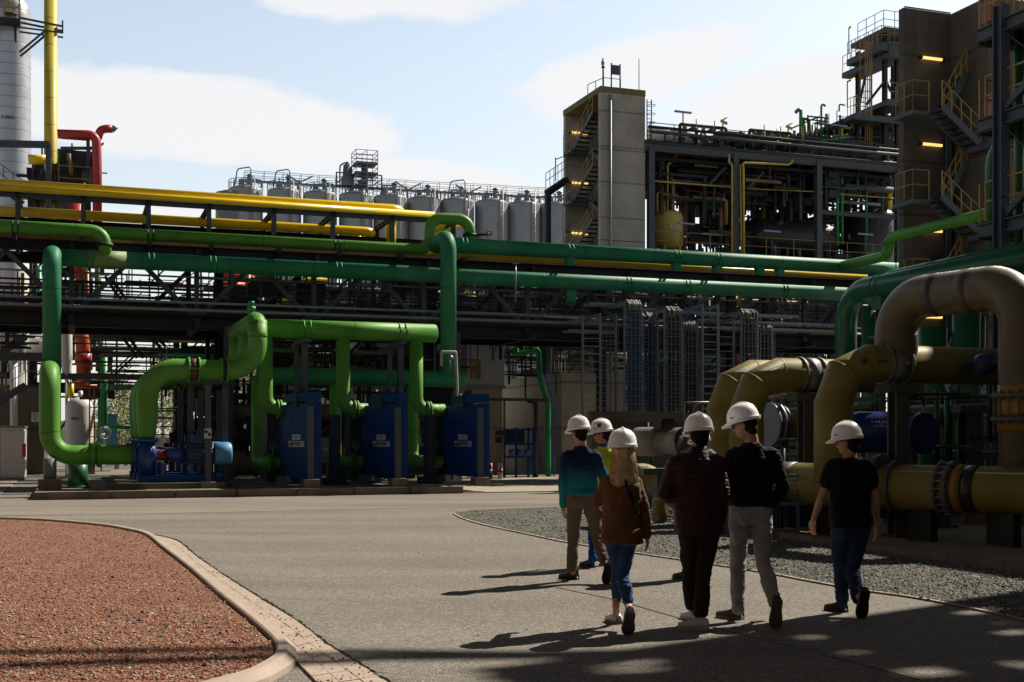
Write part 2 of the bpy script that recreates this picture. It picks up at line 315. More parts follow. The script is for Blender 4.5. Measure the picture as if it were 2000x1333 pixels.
# red island
isl_px = [(0, 1020), (60, 1022), (120, 1026), (200, 1034), (250, 1043), (285, 1053), (318, 1080), (370, 1122), (420, 1168), (470, 1210), (515, 1250), (538, 1276), (536, 1300), (505, 1322), (470, 1338), (420, 1352), (340, 1375)]
isl = smooth_poly([gw(*p) for p in isl_px])
def offset(line, d):
    out = []
    for i, p in enumerate(line):
        t = (line[min(i + 1, len(line) - 1)] - line[max(i - 1, 0)]); t.z = 0; t.normalize(); out.append(Vector((p.x - t.y * d, p.y + t.x * d, 0)))
    return out
A0 = isl[0]; edge = [A0 + Vector((-14, .6, 0)), A0 + Vector((-7, .35, 0))] + isl
poly = edge + [Vector((-3.2, 5.5, 0)), Vector((-22, 3, 0))]
sheet('red_gravel_bed', poly, .055, redg, skirt=.06)
def strip(name, l1, l2, z1, z2, m, base=0, lab=None):
    b = MB(); n = len(l1); vs = [(p.x, p.y, z1) for p in l1] + [(p.x, p.y, z2) for p in l2] + [(p.x, p.y, base) for p in l2] + [(p.x, p.y, base) for p in l1]
    fs = []
    for i in range(n - 1):
        for r in range(3): fs.append((r * n + i, r * n + i + 1, (r + 1) * n + i + 1, (r + 1) * n + i))
        fs.append((3 * n + i, 3 * n + i + 1, i + 1, i))
    b.add(vs, fs); return tag(b.build(name, m, origin=(0, 0, 0), world=True), kind='structure')
outw = offset(edge, .0); k1 = offset(edge, .13); k2 = offset(edge, .22)
kb = MB()
n = len(edge)
prof = [(0.0, .02), (0.0, .085), (.015, .095), (.08, .095), (.10, .075), (.145, .04), (.15, .0)]
lines = [offset(edge, d) for d, z in prof]
vs = [(p.x, p.y, z) for (d, z), l in zip(prof, lines) for p in l]
kb.add(vs, [(r * n + i, r * n + i + 1, (r + 1) * n + i + 1, (r + 1) * n + i) for r in range(len(prof) - 1) for i in range(n - 1)])
tag(kb.build('kerb', kerbm, origin=(0, 0, 0), world=True), kind='structure')
kj = MB(); acc = 0
for i in range(len(edge) - 1):
    acc += (edge[i + 1] - edge[i]).length
    if acc > .95: acc = 0; p = edge[i]; q = lines[4][i]; d_ = (edge[i + 1] - edge[i]).normalized() * .004; kj.add([(p.x - d_.x, p.y - d_.y, .0965), (p.x + d_.x, p.y + d_.y, .0965), (q.x + d_.x, q.y + d_.y, .079), (q.x - d_.x, q.y - d_.y, .079)], [(0, 1, 2, 3)])
tag(kj.build('kerb_joints', mat('joint_mortar', (.09, .07, .06), .95), origin=(0, 0, 0), world=True), kind='structure')
# gutter pavers: individual blocks laid in three rows between kerb and asphalt
gl = smooth_poly([gw(*p) for p in [(300, 1047), (345, 1058), (385, 1090), (440, 1128), (500, 1167), (565, 1206), (640, 1262), (700, 1300), (770, 1345), (860, 1400)]], 4)
gr = smooth_poly([gw(*p) for p in [(292, 1052), (322, 1078), (372, 1120), (424, 1166), (474, 1208), (518, 1245), (560, 1278), (600, 1318), (640, 1360), (700, 1420)]], 4)
pv = MB(); rows = 3
dr = MB(); dr.add([(p.x, p.y, .006) for p in gl] + [(p.x, p.y, .006) for p in gr], [(i, i + 1, len(gl) + i + 1, len(gl) + i) for i in range(len(gl) - 1)])
tag(dr.build('gutter_bed', mat('gutter_joint_sand', (.20, .15, .12), .95, var=.3, scale=6), origin=(0, 0, 0), world=True), kind='structure')
def lerpline(l, s):
    i = min(int(s), len(l) - 2); return l[i].lerp(l[i + 1], s - i)
tot = sum((gl[i + 1] - gl[i]).length for i in range(len(gl) - 1)); ds = .34
s = 0.
while s < len(gl) - 1.01:
    i = int(s); step = ds / max(.05, (gl[i + 1] - gl[i]).length); s2 = min(s + step, len(gl) - 1.001)
    for r in range(rows):
        f0 = r / rows + .008; f1 = (r + 1) / rows - .008; e = (s2 - s) * .015; z = .014 + random.uniform(0, .006)
        q = [lerpline(gl, s + e).lerp(lerpline(gr, s + e), f0), lerpline(gl, s2 - e).lerp(lerpline(gr, s2 - e), f0), lerpline(gl, s2 - e).lerp(lerpline(gr, s2 - e), f1), lerpline(gl, s + e).lerp(lerpline(gr, s + e), f1)]
        pv.add([(p.x, p.y, 0.001) for p in q] + [(p.x, p.y, z) for p in q], [(4, 5, 6, 7), (0, 1, 5, 4), (1, 2, 6, 5), (2, 3, 7, 6), (3, 0, 4, 7)])
    s = s2
tag(pv.build('gutter_pavers', paver, origin=(0, 0, 0), world=True), kind='structure')
# ragged raised edge of the asphalt along the gutter (casts the dark line)
ae = MB(); lo = [p + Vector((random.uniform(-.012, .012), random.uniform(-.012, .012), 0)) for p in smooth_poly(gl, 5)]; hi = offset(lo, .10); hi2 = offset(lo, 1.2)
ae.add([(p.x, p.y, 0) for p in lo] + [(p.x, p.y, .028 + random.uniform(-.006, .006)) for p in offset(lo, .01)] + [(p.x, p.y, .03) for p in hi] + [(p.x, p.y, .001) for p in hi2], [(r * len(lo) + i, r * len(lo) + i + 1, (r + 1) * len(lo) + i + 1, (r + 1) * len(lo) + i) for r in range(3) for i in range(len(lo) - 1)])
tag(ae.build('asphalt_edge', asph, origin=(0, 0, 0), world=True), kind='structure')
# grey gravel
gv_px = [(885, 1005), (905, 1015), (950, 1028), (1020, 1043), (1100, 1060), (1180, 1073), (1265, 1086), (1400, 1106), (1500, 1122), (1600, 1141), (1700, 1158), (1760, 1166), (1850, 1182), (2000, 1215), (2150, 1262)]
gvl = smooth_poly([gw(*p) for p in gv_px], 4)
gvu = [gw(*p) for p in [(2200, 1150), (2000, 1121), (1850, 1100), (1702, 1080), (1560, 1058), (1500, 985), (1300, 985), (1100, 992), (1000, 995), (930, 998), (895, 1001)]]
sheet('grey_gravel_bed', gvl + gvu, .012, greyg, skirt=.012)
strip('gravel_edging', gvl, offset(gvl, .045)[:], .02, .02, kerbm); 
le = [gvu[i] for i in range(len(gvu) - 1, 5, -1)]; strip('gravel_edging', offset(le, .045), le, .02, .02, kerbm)
pth = [gp(p[0], p[1]) for p in [(0, 992), (1090, 992)]]
# pebbles as loose stuff
OCT = [(1, 0, 0), (-1, 0, 0), (0, 1, 0), (0, -1, 0), (0, 0, 1), (0, 0, -1)]; OF = [(0, 2, 4), (2, 1, 4), (1, 3, 4), (3, 0, 4), (2, 0, 5), (1, 2, 5), (3, 1, 5), (0, 3, 5)]
def inside(p, poly):
    c = False; j = len(poly) - 1
    for i in range(len(poly)):
        a, b = poly[i], poly[j]
        if (a[1] > p[1]) != (b[1] > p[1]) and p[0] < (b[0] - a[0]) * (p[1] - a[1]) / (b[1] - a[1]) + a[0]: c = not c
        j = i
    return c
def stones(name, poly, n, pxbox, z, r0, r1, m, label, flat=.6):
    b = MB(); k = 0; tries = 0
    while k < n and tries < n * 8:
        tries += 1; p = gw(random.uniform(pxbox[0], pxbox[2]), random.uniform(pxbox[1], pxbox[3]))
        if not inside(p, poly): continue
        r = r0 + (r1 - r0) * random.random() ** 3; an = random.random() * 6.28; ca, sa = math.cos(an), math.sin(an); vs = []
        for v in OCT:
            x, y, zz = [q * r * random.uniform(.6, 1.15) + random.uniform(-.25, .25) * r for q in v]; vs.append((p.x + x * ca - y * sa, p.y + x * sa + y * ca, z + zz * flat + r * flat * .4))
        b.add(vs, OF); k += 1
    return tag(b.build(name, m, origin=(0, 0, 0), world=True), label, 'gravel', kind='stuff')
rs1 = mat('red_brick_chips', (.30, .125, .075), .9, var=.5, scale=14); rs2 = mat('pale_stone_chips', (.34, .27, .22), .85, var=.45, scale=9); gs1 = mat('grey_green_stone_chips', (.185, .195, .17), .85, var=.6, scale=12); ds1 = mat('dark_stone_chips', (.10, .095, .10), .85, var=.4, scale=9)
redpoly = offset(edge, -.02) + poly[-2:]
stones('red_gravel', redpoly, 9000, (-60, 1021, 560, 1345), .055, .008, .022, rs1, 'loose crushed red brick covering the kerbed bed')
stones('pale_stones', redpoly, 3600, (-60, 1021, 560, 1345), .055, .005, .026, rs2, 'pale beige stones scattered over the red brick bed')
stones('dark_stones', redpoly, 420, (-60, 1021, 560, 1345), .055, .008, .032, ds1, 'dark grey stones scattered over the red brick bed')
stones('grey_gravel', gvl + gvu, 15000, (885, 990, 2060, 1230), .012, .010, .028, gs1, 'loose grey green crushed stone filling the gravel bed')
stones('dark_gravel_stones', gvl + gvu, 4500, (885, 990, 2060, 1230), .014, .008, .026, mat('dark_green_stone_chips', (.05, .06, .052), .85, var=.5, scale=10), 'dark green stones mixed into the crushed stone bed')
stones('pale_gravel_stones', gvl + gvu, 4200, (885, 990, 2060, 1230), .014, .006, .024, rs2, 'pale stones mixed into the grey green gravel')
gutpoly = gl + gr[::-1]
stones('spilled_red_gravel', gutpoly, 260, (290, 1045, 780, 1345), .018, .006, .018, rs1, 'red brick chips spilled over the gutter pavers')
stones('asphalt_grit', [gw(300, 1000), gw(1900, 1000), gw(1900, 1330), gw(800, 1330)], 420, (400, 1010, 1600, 1330), .0, .003, .015, ds1, 'small dark grit lying on the asphalt')
# joint in the asphalt, paler far lane
lane = sheet('road_lane', [p2w(-60, 27.2), p2w(30, 27.2), p2w(30, 33.97), p2w(-60, 33.97)], .004, ground_mat('worn_asphalt', (.21, .192, .165), (.25, .232, .20), .5, 60, .008, [(0, (.8, .8, .8)), (.3, (1, 1, 1)), (.9, (1.15, 1.15, 1.15))], 60, patch=(.165, .145, .125)))
jt = MB()
J = [gw(*p) for p in [(1085, 1148), (1200, 1172), (1340, 1212), (1480, 1248), (1640, 1288), (1800, 1330)]]
for i in range(len(J) - 1): jt.beam(J[i] + V(0, 0, .002), J[i + 1] + V(0, 0, .002), .012, .006)
tag(jt.build('asphalt_joint', black, origin=(0, 0, 0), world=True), kind='structure')
# plant paving
pc = MB(); pc.box(9.9, 26, 34.0, 60, 0, .03); tag(pc.build('rear_concrete_paving', mat('pale_paving', (.30, .26, .21), .9, var=.12, scale=1.5, bump=.003), origin=(0, 0, 0)), kind='structure')
ppd = MB(); ppd.box(-40, -1.9, 36, 90, 0, .02); tag(ppd.build('rear_yard_paving', mat('yard_paving', (.26, .22, .19), .9, var=.2, scale=1.0), origin=(0, 0, 0)), kind='structure')
KA = gp(1702, 1079)[0]
fl = MB(); fl.box(KA + .12, 40, 4, 20, 0, .05); tag(fl.build('plant_floor', mossy, origin=(0, 0, 0)), kind='structure')
kk = MB()
for i in range(16): kk.box(KA - .03 + random.uniform(-.004, .004), KA + .12, 4 + i, 4 + i + .985, 0, .115 + random.uniform(-.004, .004))
tag(kk.build('plant_kerb', concp, origin=(0, 0, 0)), kind='structure')
PB0 = 34.0; PA0 = gp(68, 976)[0]
pd = MB(); pd.box(PA0, 9.9, PB0, 44, 0, .2)
for i in range(7): pd.box(PA0 + .3 + i * 1.62, PA0 + .3 + i * 1.62 + 1.55, PB0 - .06, PB0 - .001, 0, .21)
tag(pd.build('plinth_slab', concp, origin=(0, 0, 0)), kind='structure')
# background tree belt and land
land = MB()
for i in range(60):
    a = math.radians(-60 + 2 * i); land.add([(math.sin(a) * 420, math.cos(a) * 420, 0), (math.sin(a + .035) * 420, math.cos(a + .035) * 420, 0), (math.sin(a + .035) * 430, math.cos(a + .035) * 430, 5 + 3 * math.sin(i * 1.7)), (math.sin(a) * 430, math.cos(a) * 430, 5 + 3 * math.sin((i - 1) * 1.7))], [(0, 1, 2, 3)])
tag(land.build('distant_treeline', mat('far_foliage', (.06, .08, .035), .9, var=.5, scale=.2), origin=(0, 0, 0), world=True), kind='structure')
# ------------------------------------------------------------ pipes
def ringpair(c, ax, r, gap=.16):
    b = MB(); c = Vector(c); ax = Vector(ax).normalized(); s = ax.cross(Vector((0, 0, 1)));
    s = s.normalized() if s.length > .1 else Vector((1, 0, 0))
    for g in (-gap / 2, gap / 2):
        b.cyl(c + ax * (g - .02), c + ax * (g + .02), r * 1.05, seg=18); b.cbox(c + ax * g + s * (r * 1.1) * (1 if s.y < 0 else -1), .05, .12, .09)
    return b
def pipe(label, pts, r, m, fil=.6, name='process_pipe', cat='pipe', flanges=(), clamps=(), shoes=(), group=None, seg=20, fm=None, sm_=None):
    pts = [Vector(p) for p in pts]; b = MB().tube(pts, r, fil, seg)
    if not (flanges or clamps or shoes): return tag(b.build(name, m), label, cat, group)
    org = min(pts, key=lambda p: p.z).copy(); t = thing(name, label, cat, org, group); b.build('pipe_run', m, t)
    for c, ax in flanges: MB().flange(c, ax, r * 1.28, .07).build('flange', fm or m, t)
    for c, ax in clamps: ringpair(c, ax, r).build('clamp_ring', fm or m, t)
    for c in shoes: MB().cbox((c[0], c[1], c[2] - r - .11), .28, .3, .3).cbox((c[0], c[1], c[2] - r - .02), .34, .22, .06).build('pipe_shoe', sm_ or m, t)
    return t
A_, B_, Z_ = V(1, 0, 0), V(0, 1, 0), V(0, 0, 1)
def on(a, b, z): return Vector((a, b, z))
b1 = 41.2
vA = pb(102, 500, b1)                       # left corner of the lower green main
zmain = pb(500, 521, b1).z; amain = vA.x
aR = pb(1700, 560, b1).x
c1 = [pb(x, 500, b1).x for x in (175, 295, 415, 660, 1225, 1340, 1530)]
pipe('long teal green main below the beams, starting at the left corner bend', [on(amain - .1, b1, zmain), on(aR + 3, b1, zmain)], .275, teal, 0,
     clamps=[(on(x, b1, zmain), A_) for x in c1], seg=28)
pipe('tall teal green riser at the left corner, its rounded top joining the long main', [on(amain, b1 - .75, 3.2), on(amain, b1 - .75, zmain + .12), on(amain + .05, b1 + .2, zmain)], .275, teal, .48, seg=28, clamps=[(on(amain, b1 - .75, 3.9), Z_)])
# its repaired patch
# suction header toward the camera and three suction legs
zh = 3.5; pump_b = [36.0, 38.3, 40.6]
for i, pbv in enumerate(pump_b):
    aL = amain; ae_ = pb(262, 890, 36).x
    lab = ['nearest green U bend dropping from the left corner into the pump suction', 'middle green suction bend right behind the nearest one', 'farthest green suction bend at the back of the pump row'][i]
    pts = [on(aL, b1 - .7, zh), on(aL, pbv, zh), on(aL, pbv, 1.13), on(ae_, pbv, 1.13)] if i == 0 else [on(aL, pbv, zh - .05), on(aL, pbv, 1.13), on(ae_, pbv, 1.13)]
    fx = pb(181, 890, 36).x
    t = pipe(lab, pts, .265, green, .62, name='suction_pipe', flanges=[(on(fx, pbv, 1.13), A_), (on(fx + .17, pbv, 1.13), A_)], group='pump suction bends', seg=28)
    MB().cyl(on(fx + .02, pbv, 1.13), on(fx + .15, pbv, 1.13), .24, seg=20).build('valve_disc', rust, t)
    w = MB().wheel(on(fx + .05 + .28, pbv, 1.13 + .62), V(.5, -.85, 0), .17).build('handwheel', lsteel, t); MB().cyl(on(fx + .08, pbv, 1.13), on(fx + .3, pbv, 1.13 + .62), .03, seg=8).build('valve_stem', lsteel, t)
# cylindrical support under the U bend
def thing_post(label, c, r, z0, z1, m, base=.55, bh=.18, name='pipe_support', cat='support', group=None):
    t = thing(name, label, cat, (c[0], c[1], z0), group); MB().cyl(on(c[0], c[1], z0 + bh), on(c[0], c[1], z1), r).build('post', m, t)
    MB().cbox((c[0], c[1], z0 + bh / 2), base, base, bh).build('footing', concp, t); return t
thing_post('thick grey round column holding up the nearest green U bend', (amain + .02, 35.8), .17, .2, 1.05, mat('grey_post_paint', (.16, .17, .18), .6), .6, .28)
tt = pb(152, 940, 36.2); MB().cyl(on(tt.x, 36.9, .2), on(tt.x, 36.9, .95), .27, seg=24).cyl(on(tt.x, 36.9, .2), on(tt.x, 36.9, .26), .34, seg=24).build('drain_pot', dgreen); o = bpy.context.scene.objects['drain_pot']; tag(o, 'squat dark green pot standing under the U bend flange', 'drain pot')
# discharge pipes
aP = pb(287, 800, 36).x; zd = 3.56; aH = pb(503, 640, 36).x; zhd = 5.02
for i, pbv in enumerate(pump_b):
    lab = ['nearest green discharge pipe curving up from the blue pump to the raised bend', 'second green discharge pipe just behind the nearest pump discharge', 'third green discharge pipe at the back of the pump row'][i]
    ax = aH - .35 * 0
    t = thing('discharge_pipe', lab, 'pipe', (aP, pbv, 1.2), 'pump discharge pipes')
    P = path([on(aP, pbv, 1.55), on(aP, pbv, zd), on(aH, pbv, zd), on(aH, pbv, zhd)], {0: .5, 1: .85, 2: .8}, 10)
    rs = [.30 if p.z > 2.3 or p.x > aP + .1 else .20 + .10 * max(0, min(1, (p.z - 1.55) / .7)) for p in P]
    P2 = [P[0]] ; R2 = [rs[0]]
    for k in range(1, len(P)):
        seg_ = (P[k] - P[k - 1]).length
        if k == 1:
            for q in range(1, 8):
                x = P[0].lerp(P[1], q / 8); P2.append(x); R2.append(.235 + .065 * min(1, (x.z - 1.55) / .8))
        P2.append(P[k]); R2.append(.30 if k > 0 else .235)
    R2 = [min(r, .30) if p.x < aP + 1.6 else .275 for p, r in zip(P2, R2)]
    MB().tube(P2, .3, 0, 28, rs=R2).build('pipe_run', green, t)
    for px in (368, 388, 432, 443):
        fx = pb(px, 720, 36).x; MB().flange(on(fx, pbv, zd), A_, .36 if px < 400 else .35, .04, 16).build('flange', green, t)
    f1 = pb(378, 720, 36).x; MB().cyl(on(f1 - .12, pbv, zd), on(f1 + .12, pbv, zd), .31, seg=20).build('check_valve', mat('dark_red_iron', (.10, .03, .02), .6), t)
    MB().cyl(on(pb(437, 720, 36).x - .06, pbv, zd), on(pb(437, 720, 36).x + .06, pbv, zd), .31, seg=20).build('gasket', black, t)
    hx = pb(352, 720, 36).x; MB().beam(on(hx, pbv - .42, zd + .02), on(hx + .95, pbv - .42, zd - .02), .025, .03).cyl(on(hx + .05, pbv - .42, zd), on(hx + .05, pbv - .28, zd), .05).build('valve_lever', green, t)
hd = thing('discharge_header', 'short fat green header joining the three raised pump bends at the top', 'pipe', (aH, pump_b[0], zhd))
MB().tube(path([on(aH, pump_b[0], zhd - .5), on(aH, pump_b[0], zhd), on(aH, pump_b[2] + .35, zhd)], {0: .4, 1: .45}), .282, 0, 28).build('pipe_run', green, hd)
vv = MB(); vv.cyl(on(aH, 37.3, zhd + .2), on(aH, 37.3, zhd + .62), .05).cyl(on(aH, 37.3, zhd + .42), on(aH, 37.3, zhd + .52), .13).cyl(on(aH, 37.3, zhd + .3), on(aH, 37.3, zhd + .36), .10).cyl(on(aH, 37.3, zhd + .6), on(aH, 37.3, zhd + .68), .09).build('vent_valve', bgreen, hd)
# green header of the heat exchangers + risers
bH = 38.0; zH = pb(690, 647, bH).z; a0 = pb(514, 640, bH).x; a1 = pb(848, 655, bH).x
cl = [pb(x, 640, bH).x for x in (598, 784)]
riseA = [pb(x, 700, bH).x for x in (519, 670, 813)]
t = thing('cooling_header', 'long light green header above the three blue heat exchangers', 'pipe', (a0, bH, zH))
MB().tube([on(a0, bH, zH), on(a1, bH, zH)], .295, 0, 28).build('pipe_run', green, t)
MB().lathe(on(a1, bH, zH), [(.295, 0), (.27, .05), (.18, .09), (.0, .11)], 24, (1, 0, 0)).build('end_cap', green, t)
for c in cl: ringpair(on(c, bH, zH), A_, .295, .2).build('clamp_ring', green, t)
zt, zb = pb(540, 800, bH).z, pb(540, 905, bH).z
for i, a in enumerate(riseA):
    px_h = (542, 702, 853)[i]; ae_ = pb(px_h, 800, bH).x + .25
    t = thing('riser_pipe', ['left', 'middle', 'right'][i] + ' green riser dropping from the light green header to its heat exchanger', 'pipe', (a, bH, .2), 'heat exchanger risers')
    MB().tube([on(a, bH, zH - .1), on(a, bH, zt), on(ae_, bH, zt)], .215, .42, 24).build('pipe_run', green, t)
    MB().flange(on(a + .36, bH, zt), A_, .30, .05, 14).flange(on(a + .44, bH, zt), A_, .30, .05, 14).build('flange', green, t)
bR = 40.3; zR = pb(700, 738, bR).z; aT = pb(861, 600, b1).x
r0 = pb(508, 740, bR).x; r1 = pb(905, 742, bR).x
t = thing('return_header', 'teal green return header behind the light green risers, turning back at its right end', 'pipe', (r0, bR, zR))
MB().tube([on(r0 - .1, bR, zR), on(r1, bR, zR), on(r1, bR + 2.2, zR)], .28, .45, 28).build('pipe_run', teal, t)
for c in (pb(585, 740, bR).x, pb(772, 740, bR).x): ringpair(on(c, bR, zR), A_, .28).build('clamp_ring', teal, t)
for i, px in enumerate((503, 655, 806)):
    a = pb(px, 800, bR).x; px_h = (542, 702, 853)[i]; ae_ = pb(px_h, 905, 38.2).x + .2
    t = thing('return_riser', ['left', 'middle', 'right'][i] + ' darker green return pipe rising from the lower heat exchanger port to the teal header', 'pipe', (a, bR, .2), 'heat exchanger return risers')
    MB().tube([on(a, bR, zR), on(a, bR, zb), on(a + .02, 38.2, zb), on(ae_, 38.2, zb)], .2, .35, 24).build('pipe_run', green, t)
    MB().flange(on(ae_ - .45, 38.2, zb), A_, .29, .05, 14).flange(on(ae_ - .36, 38.2, zb), A_, .29, .05, 14).build('flange', green, t)
    MB().wheel(on(ae_ - .4, 37.8, zb + .55), V(.3, -.9, 0), .13).cyl(on(ae_ - .4, 38.0, zb), on(ae_ - .4, 37.8, zb + .55), .025).build('handwheel', bgreen, t)
# tall riser at centre
zup = pb(875, 478, b1).z + .05
t = thing('tall_riser', 'tall teal green riser in the middle, bending over at the top into the upper main', 'pipe', (aT, b1 - .9, zR))
MB().tube([on(aT, b1 - .9, zR + .1), on(aT, b1 - .9, zup + .16), on(aT, b1 + .5, zup - .05)], .275, .5, 28).build('pipe_run', teal, t)
MB().cyl(on(aT - .05, b1 - .9, zR + .35), on(aT - .05, b1 - 1.25, zR + .35), .04).cyl(on(aT - .05, b1 - 1.25, zR + .25), on(aT - .05, b1 - 1.25, zR + .7), .02).lathe(on(aT - .05, b1 - 1.35, zR + .7), [(.0, 0), (.09, .01), (.09, .04), (0, .05)], 14, (0, -1, 0)).build('pressure_gauge', lsteel, t)
# upper right green main
zU1 = pb(900, 480, b1 + .4).z
aUe = pb(1764, 520, b1 + .4).x
cu = [pb(x, 480, b1 + .4).x for x in (905, 1112, 1320, 1400, 1483, 1522, 1705)]
pipe('upper teal green main running right from the tall riser to the dark concrete tower', [on(aT, b1 + .4, zU1), on(aUe + 3.2, b1 + .4, zU1)], .275, teal, .4, clamps=[(on(x, b1 + .4, zU1), A_) for x in cu[:4]], shoes=[on(x, b1 + .4, zU1) for x in cu[1:]], seg=28, fm=teal)
# swan neck with flange
za = pb(880, 425, b1 + .4).z; aN = pb(921, 450, b1 + .4).x; aM = pb(846, 440, b1 + .4).x; zm = pb(600, 473, b1 + .4).z
aG0 = pb(200, 458, b1 + .4).x
t = pipe('mid green pipe along the beams looping in a swan neck over the tall riser', [on(aG0 - .4, b1 + .8, zm), on(aM - .25, b1 + .8, zm), on(aM, b1 + .8, zm + .35), on(aM, b1 + .8, za), on(aN, b1 + .6, za), on(aN, b1 + .6, zU1 + .1)], .2, green, {0: .35, 4: .42, 3: .42},
     flanges=[(on(aN, b1 + .6, zU1 + .42), Z_)], clamps=[(on(pb(295, 460, b1 + .4).x, b1 + .8, zm), A_), (on(pb(662, 480, b1 + .4).x, b1 + .8, zm), A_)], seg=20, fm=black)
MB().wheel(on(aN + .62, b1 + .3, zU1 + .45), V(.5, -.8, 0), .15, .02).cyl(on(aN + .2, b1 + .5, zU1 + .42), on(aN + .62, b1 + .3, zU1 + .45), .05).build('handwheel', black, t)
# left upper green pipe that drops onto the main
zl = pb(60, 444, b1 - .2).z; aD = pb(205, 470, b1 - .1).x
t = pipe('olive green pipe entering top left and dropping through a flange into the teal main', [on(pb(-60, 440, b1).x, b1 - .1, zl), on(aD, b1 - .1, zl), on(aD, b1 - .1, zmain + .1)], .2, green, .42,
     flanges=[(on(aD, b1 - .1, zmain + .45), Z_)], clamps=[(on(pb(30, 440, b1).x, b1 - .1, zl), A_)], seg=20, fm=black)
MB().cyl(on(aD - .55, b1, zmain), on(aD + .65, b1, zmain), .281, seg=28).build('repair_sleeve', mat('faded_green', (.16, .25, .09), .6, var=.1), t)
# drop stub below main at right
aS = pb(1115, 560, b1).x
t = thing('drain_stub', 'short capped green stub hanging under the teal main right of centre', 'pipe stub', (aS, b1, zmain - 1)); MB().cyl(on(aS, b1, zmain - .78), on(aS, b1, zmain - .1), .19).lathe(on(aS, b1, zmain - .78), [(.19, 0), (.12, -.1), (0, -.12)], 18).build('stub', teal, t); MB().flange(on(aS, b1, zmain - .28), Z_, .27, .05).build('flange', teal, t)
# ------------------------------------------------------------ the pipe rack
zy = pb(400, 388, 43.4).z
ya = pb(-80, 380, 43.4).x; ye = pb(783, 440, 43.4).x
t = pipe('bright yellow main along the rack top, bending down before the swan neck', [on(ya, 43.3, zy), on(ye, 43.3, zy), on(ye, 44.9, zy), on(ye, 44.9, zy - 1.6)], .2, yellow, .4, shoes=())
t2 = pipe('lower yellow main just under and in front of the topmost yellow one', [on(ya, 42.85, zy - .2), on(pb(845, 430, 43).x, 42.85, zy - .2)], .14, yellow, .3)
pipe('second yellow pipe behind the rack posts ending in twin drops', [on(ya, 44.6, zy - .62), on(pb(728, 440, 44.6).x, 44.6, zy - .62), on(pb(728, 440, 44.6).x, 45.6, zy - .62), on(pb(728, 440, 44.6).x, 45.6, zy - 1.9)], .17, yellow, .3)
pipe('short yellow drop leg under the end of the second yellow pipe', [on(pb(706, 440, 44.6).x, 45.2, zy - .6), on(pb(706, 440, 44.6).x, 45.2, zy - 2)], .14, yellow, .3)
pipe('thin yellow line under the upper teal main, right of the tall riser', [on(pb(835, 500, 42.6).x, 42.4, pb(1300, 520, 42.4).z), on(aUe + 2, 42.4, pb(1300, 520, 42.4).z)], .085, yellow, .2)
for k, (px0, px1, py, bb, dz) in enumerate([(842, 905, 425, 43.5, .75), (852, 912, 432, 43.9, .7)]):
    pipe(['upper', 'lower'][k] + ' of the two slanted yellow pipes beside the swan neck', [pb(px0, py + 28, bb), pb(px1, py, bb)], .10, yellow, 0)
# rack steelwork
rk = thing('pipe_rack', 'grey steel pipe rack bridge spanning the whole picture with yellow and green pipes', 'pipe rack', (0, 43, 0))
aE = aUe + 3.5; aW = pb(-120, 500, 42).x
def zat(px, py, b): return pb(px, py, b).z
zc1 = zat(500, 500, 41.8)   # dark I-beam band
def hbeam(b, z, w, h, m, a0_=aW, a1_=aE, nm='beam'): MB().ibeam(on(a0_, b, z), on(a1_, b, z), w, h).build(nm, m, rk)
hbeam(41.75, zc1, .3, .36, dsteel); hbeam(44.8, zc1, .3, .36, dsteel)
MB().beam(on(aW, 41.55, zat(500, 486, 41.6)), on(aE, 41.55, zat(500, 486, 41.6)), .05, .10).build('toe_plate', rust, rk)
zlo = zat(500, 640, 42); zrail = zat(500, 597, 41.6); zrail2 = zat(500, 611, 41.4)
hbeam(41.9, zlo + .05, .3, .42, dsteel); hbeam(44.9, zlo + .05, .3, .42, dsteel)
MB().box(aW, aE, 41.7, 45.1, zlo + .28, zlo + .33).build('deck_plate', dsteel, rk)
MB().beam(on(aW, 41.5, zrail), on(pb(1290, 620, 41.5).x, 41.5, zrail), .07, .08).build('tray_rail', lsteel, rk)
MB().beam(on(aW, 41.3, zrail2), on(pb(1235, 630, 41.5).x, 41.3, zrail2), .07, .09).build('tray_rail', lsteel, rk)
for z, m_ in ((zrail + .35, dsteel), (zrail + .62, dsteel), (zrail + .9, lsteel), (zrail - .1, dsteel)):
    MB().beam(on(aW, 42.0, z), on(aE, 42.0, z), .05, .06).build('guard_rail', m_, rk)
for z in (zrail + .2, zrail + .5, zrail + .8): MB().beam(on(aW, 44.9, z), on(aE, 44.9, z), .05, .06).build('guard_rail', steel, rk)
# verticals between the decks
posts = [pb(x, 450, 42.6).x for x in (-92, 35, 163, 290, 408, 535, 650, 765, 885)]
zt2 = zy - .42
MB().ibeam(on(aW, 42.6, zt2), on(pb(880, 440, 42.6).x, 42.6, zt2), .16, .16).build('top_beam', steel, rk)
MB().ibeam(on(aW, 44.9, zt2 - .42), on(pb(880, 440, 44.9).x, 44.9, zt2 - .42), .16, .14).build('top_beam', dsteel, rk)
for a in posts:
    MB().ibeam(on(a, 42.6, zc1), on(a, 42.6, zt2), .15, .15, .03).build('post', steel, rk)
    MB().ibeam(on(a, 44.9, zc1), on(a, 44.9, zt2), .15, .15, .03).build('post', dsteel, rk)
    MB().ibeam(on(a, 42.3, zt2 - .02), on(a, 45.2, zt2 - .02), .14, .14).build('cross_beam', dsteel, rk)
    MB().beam(on(a - .05, 41.0, zc1 + .12), on(a - .05, 45, zc1 + .12), .12, .16).build('cross_beam', dsteel, rk)
span = 3.9; na = int((aE - aW) / (span / 2)) + 1
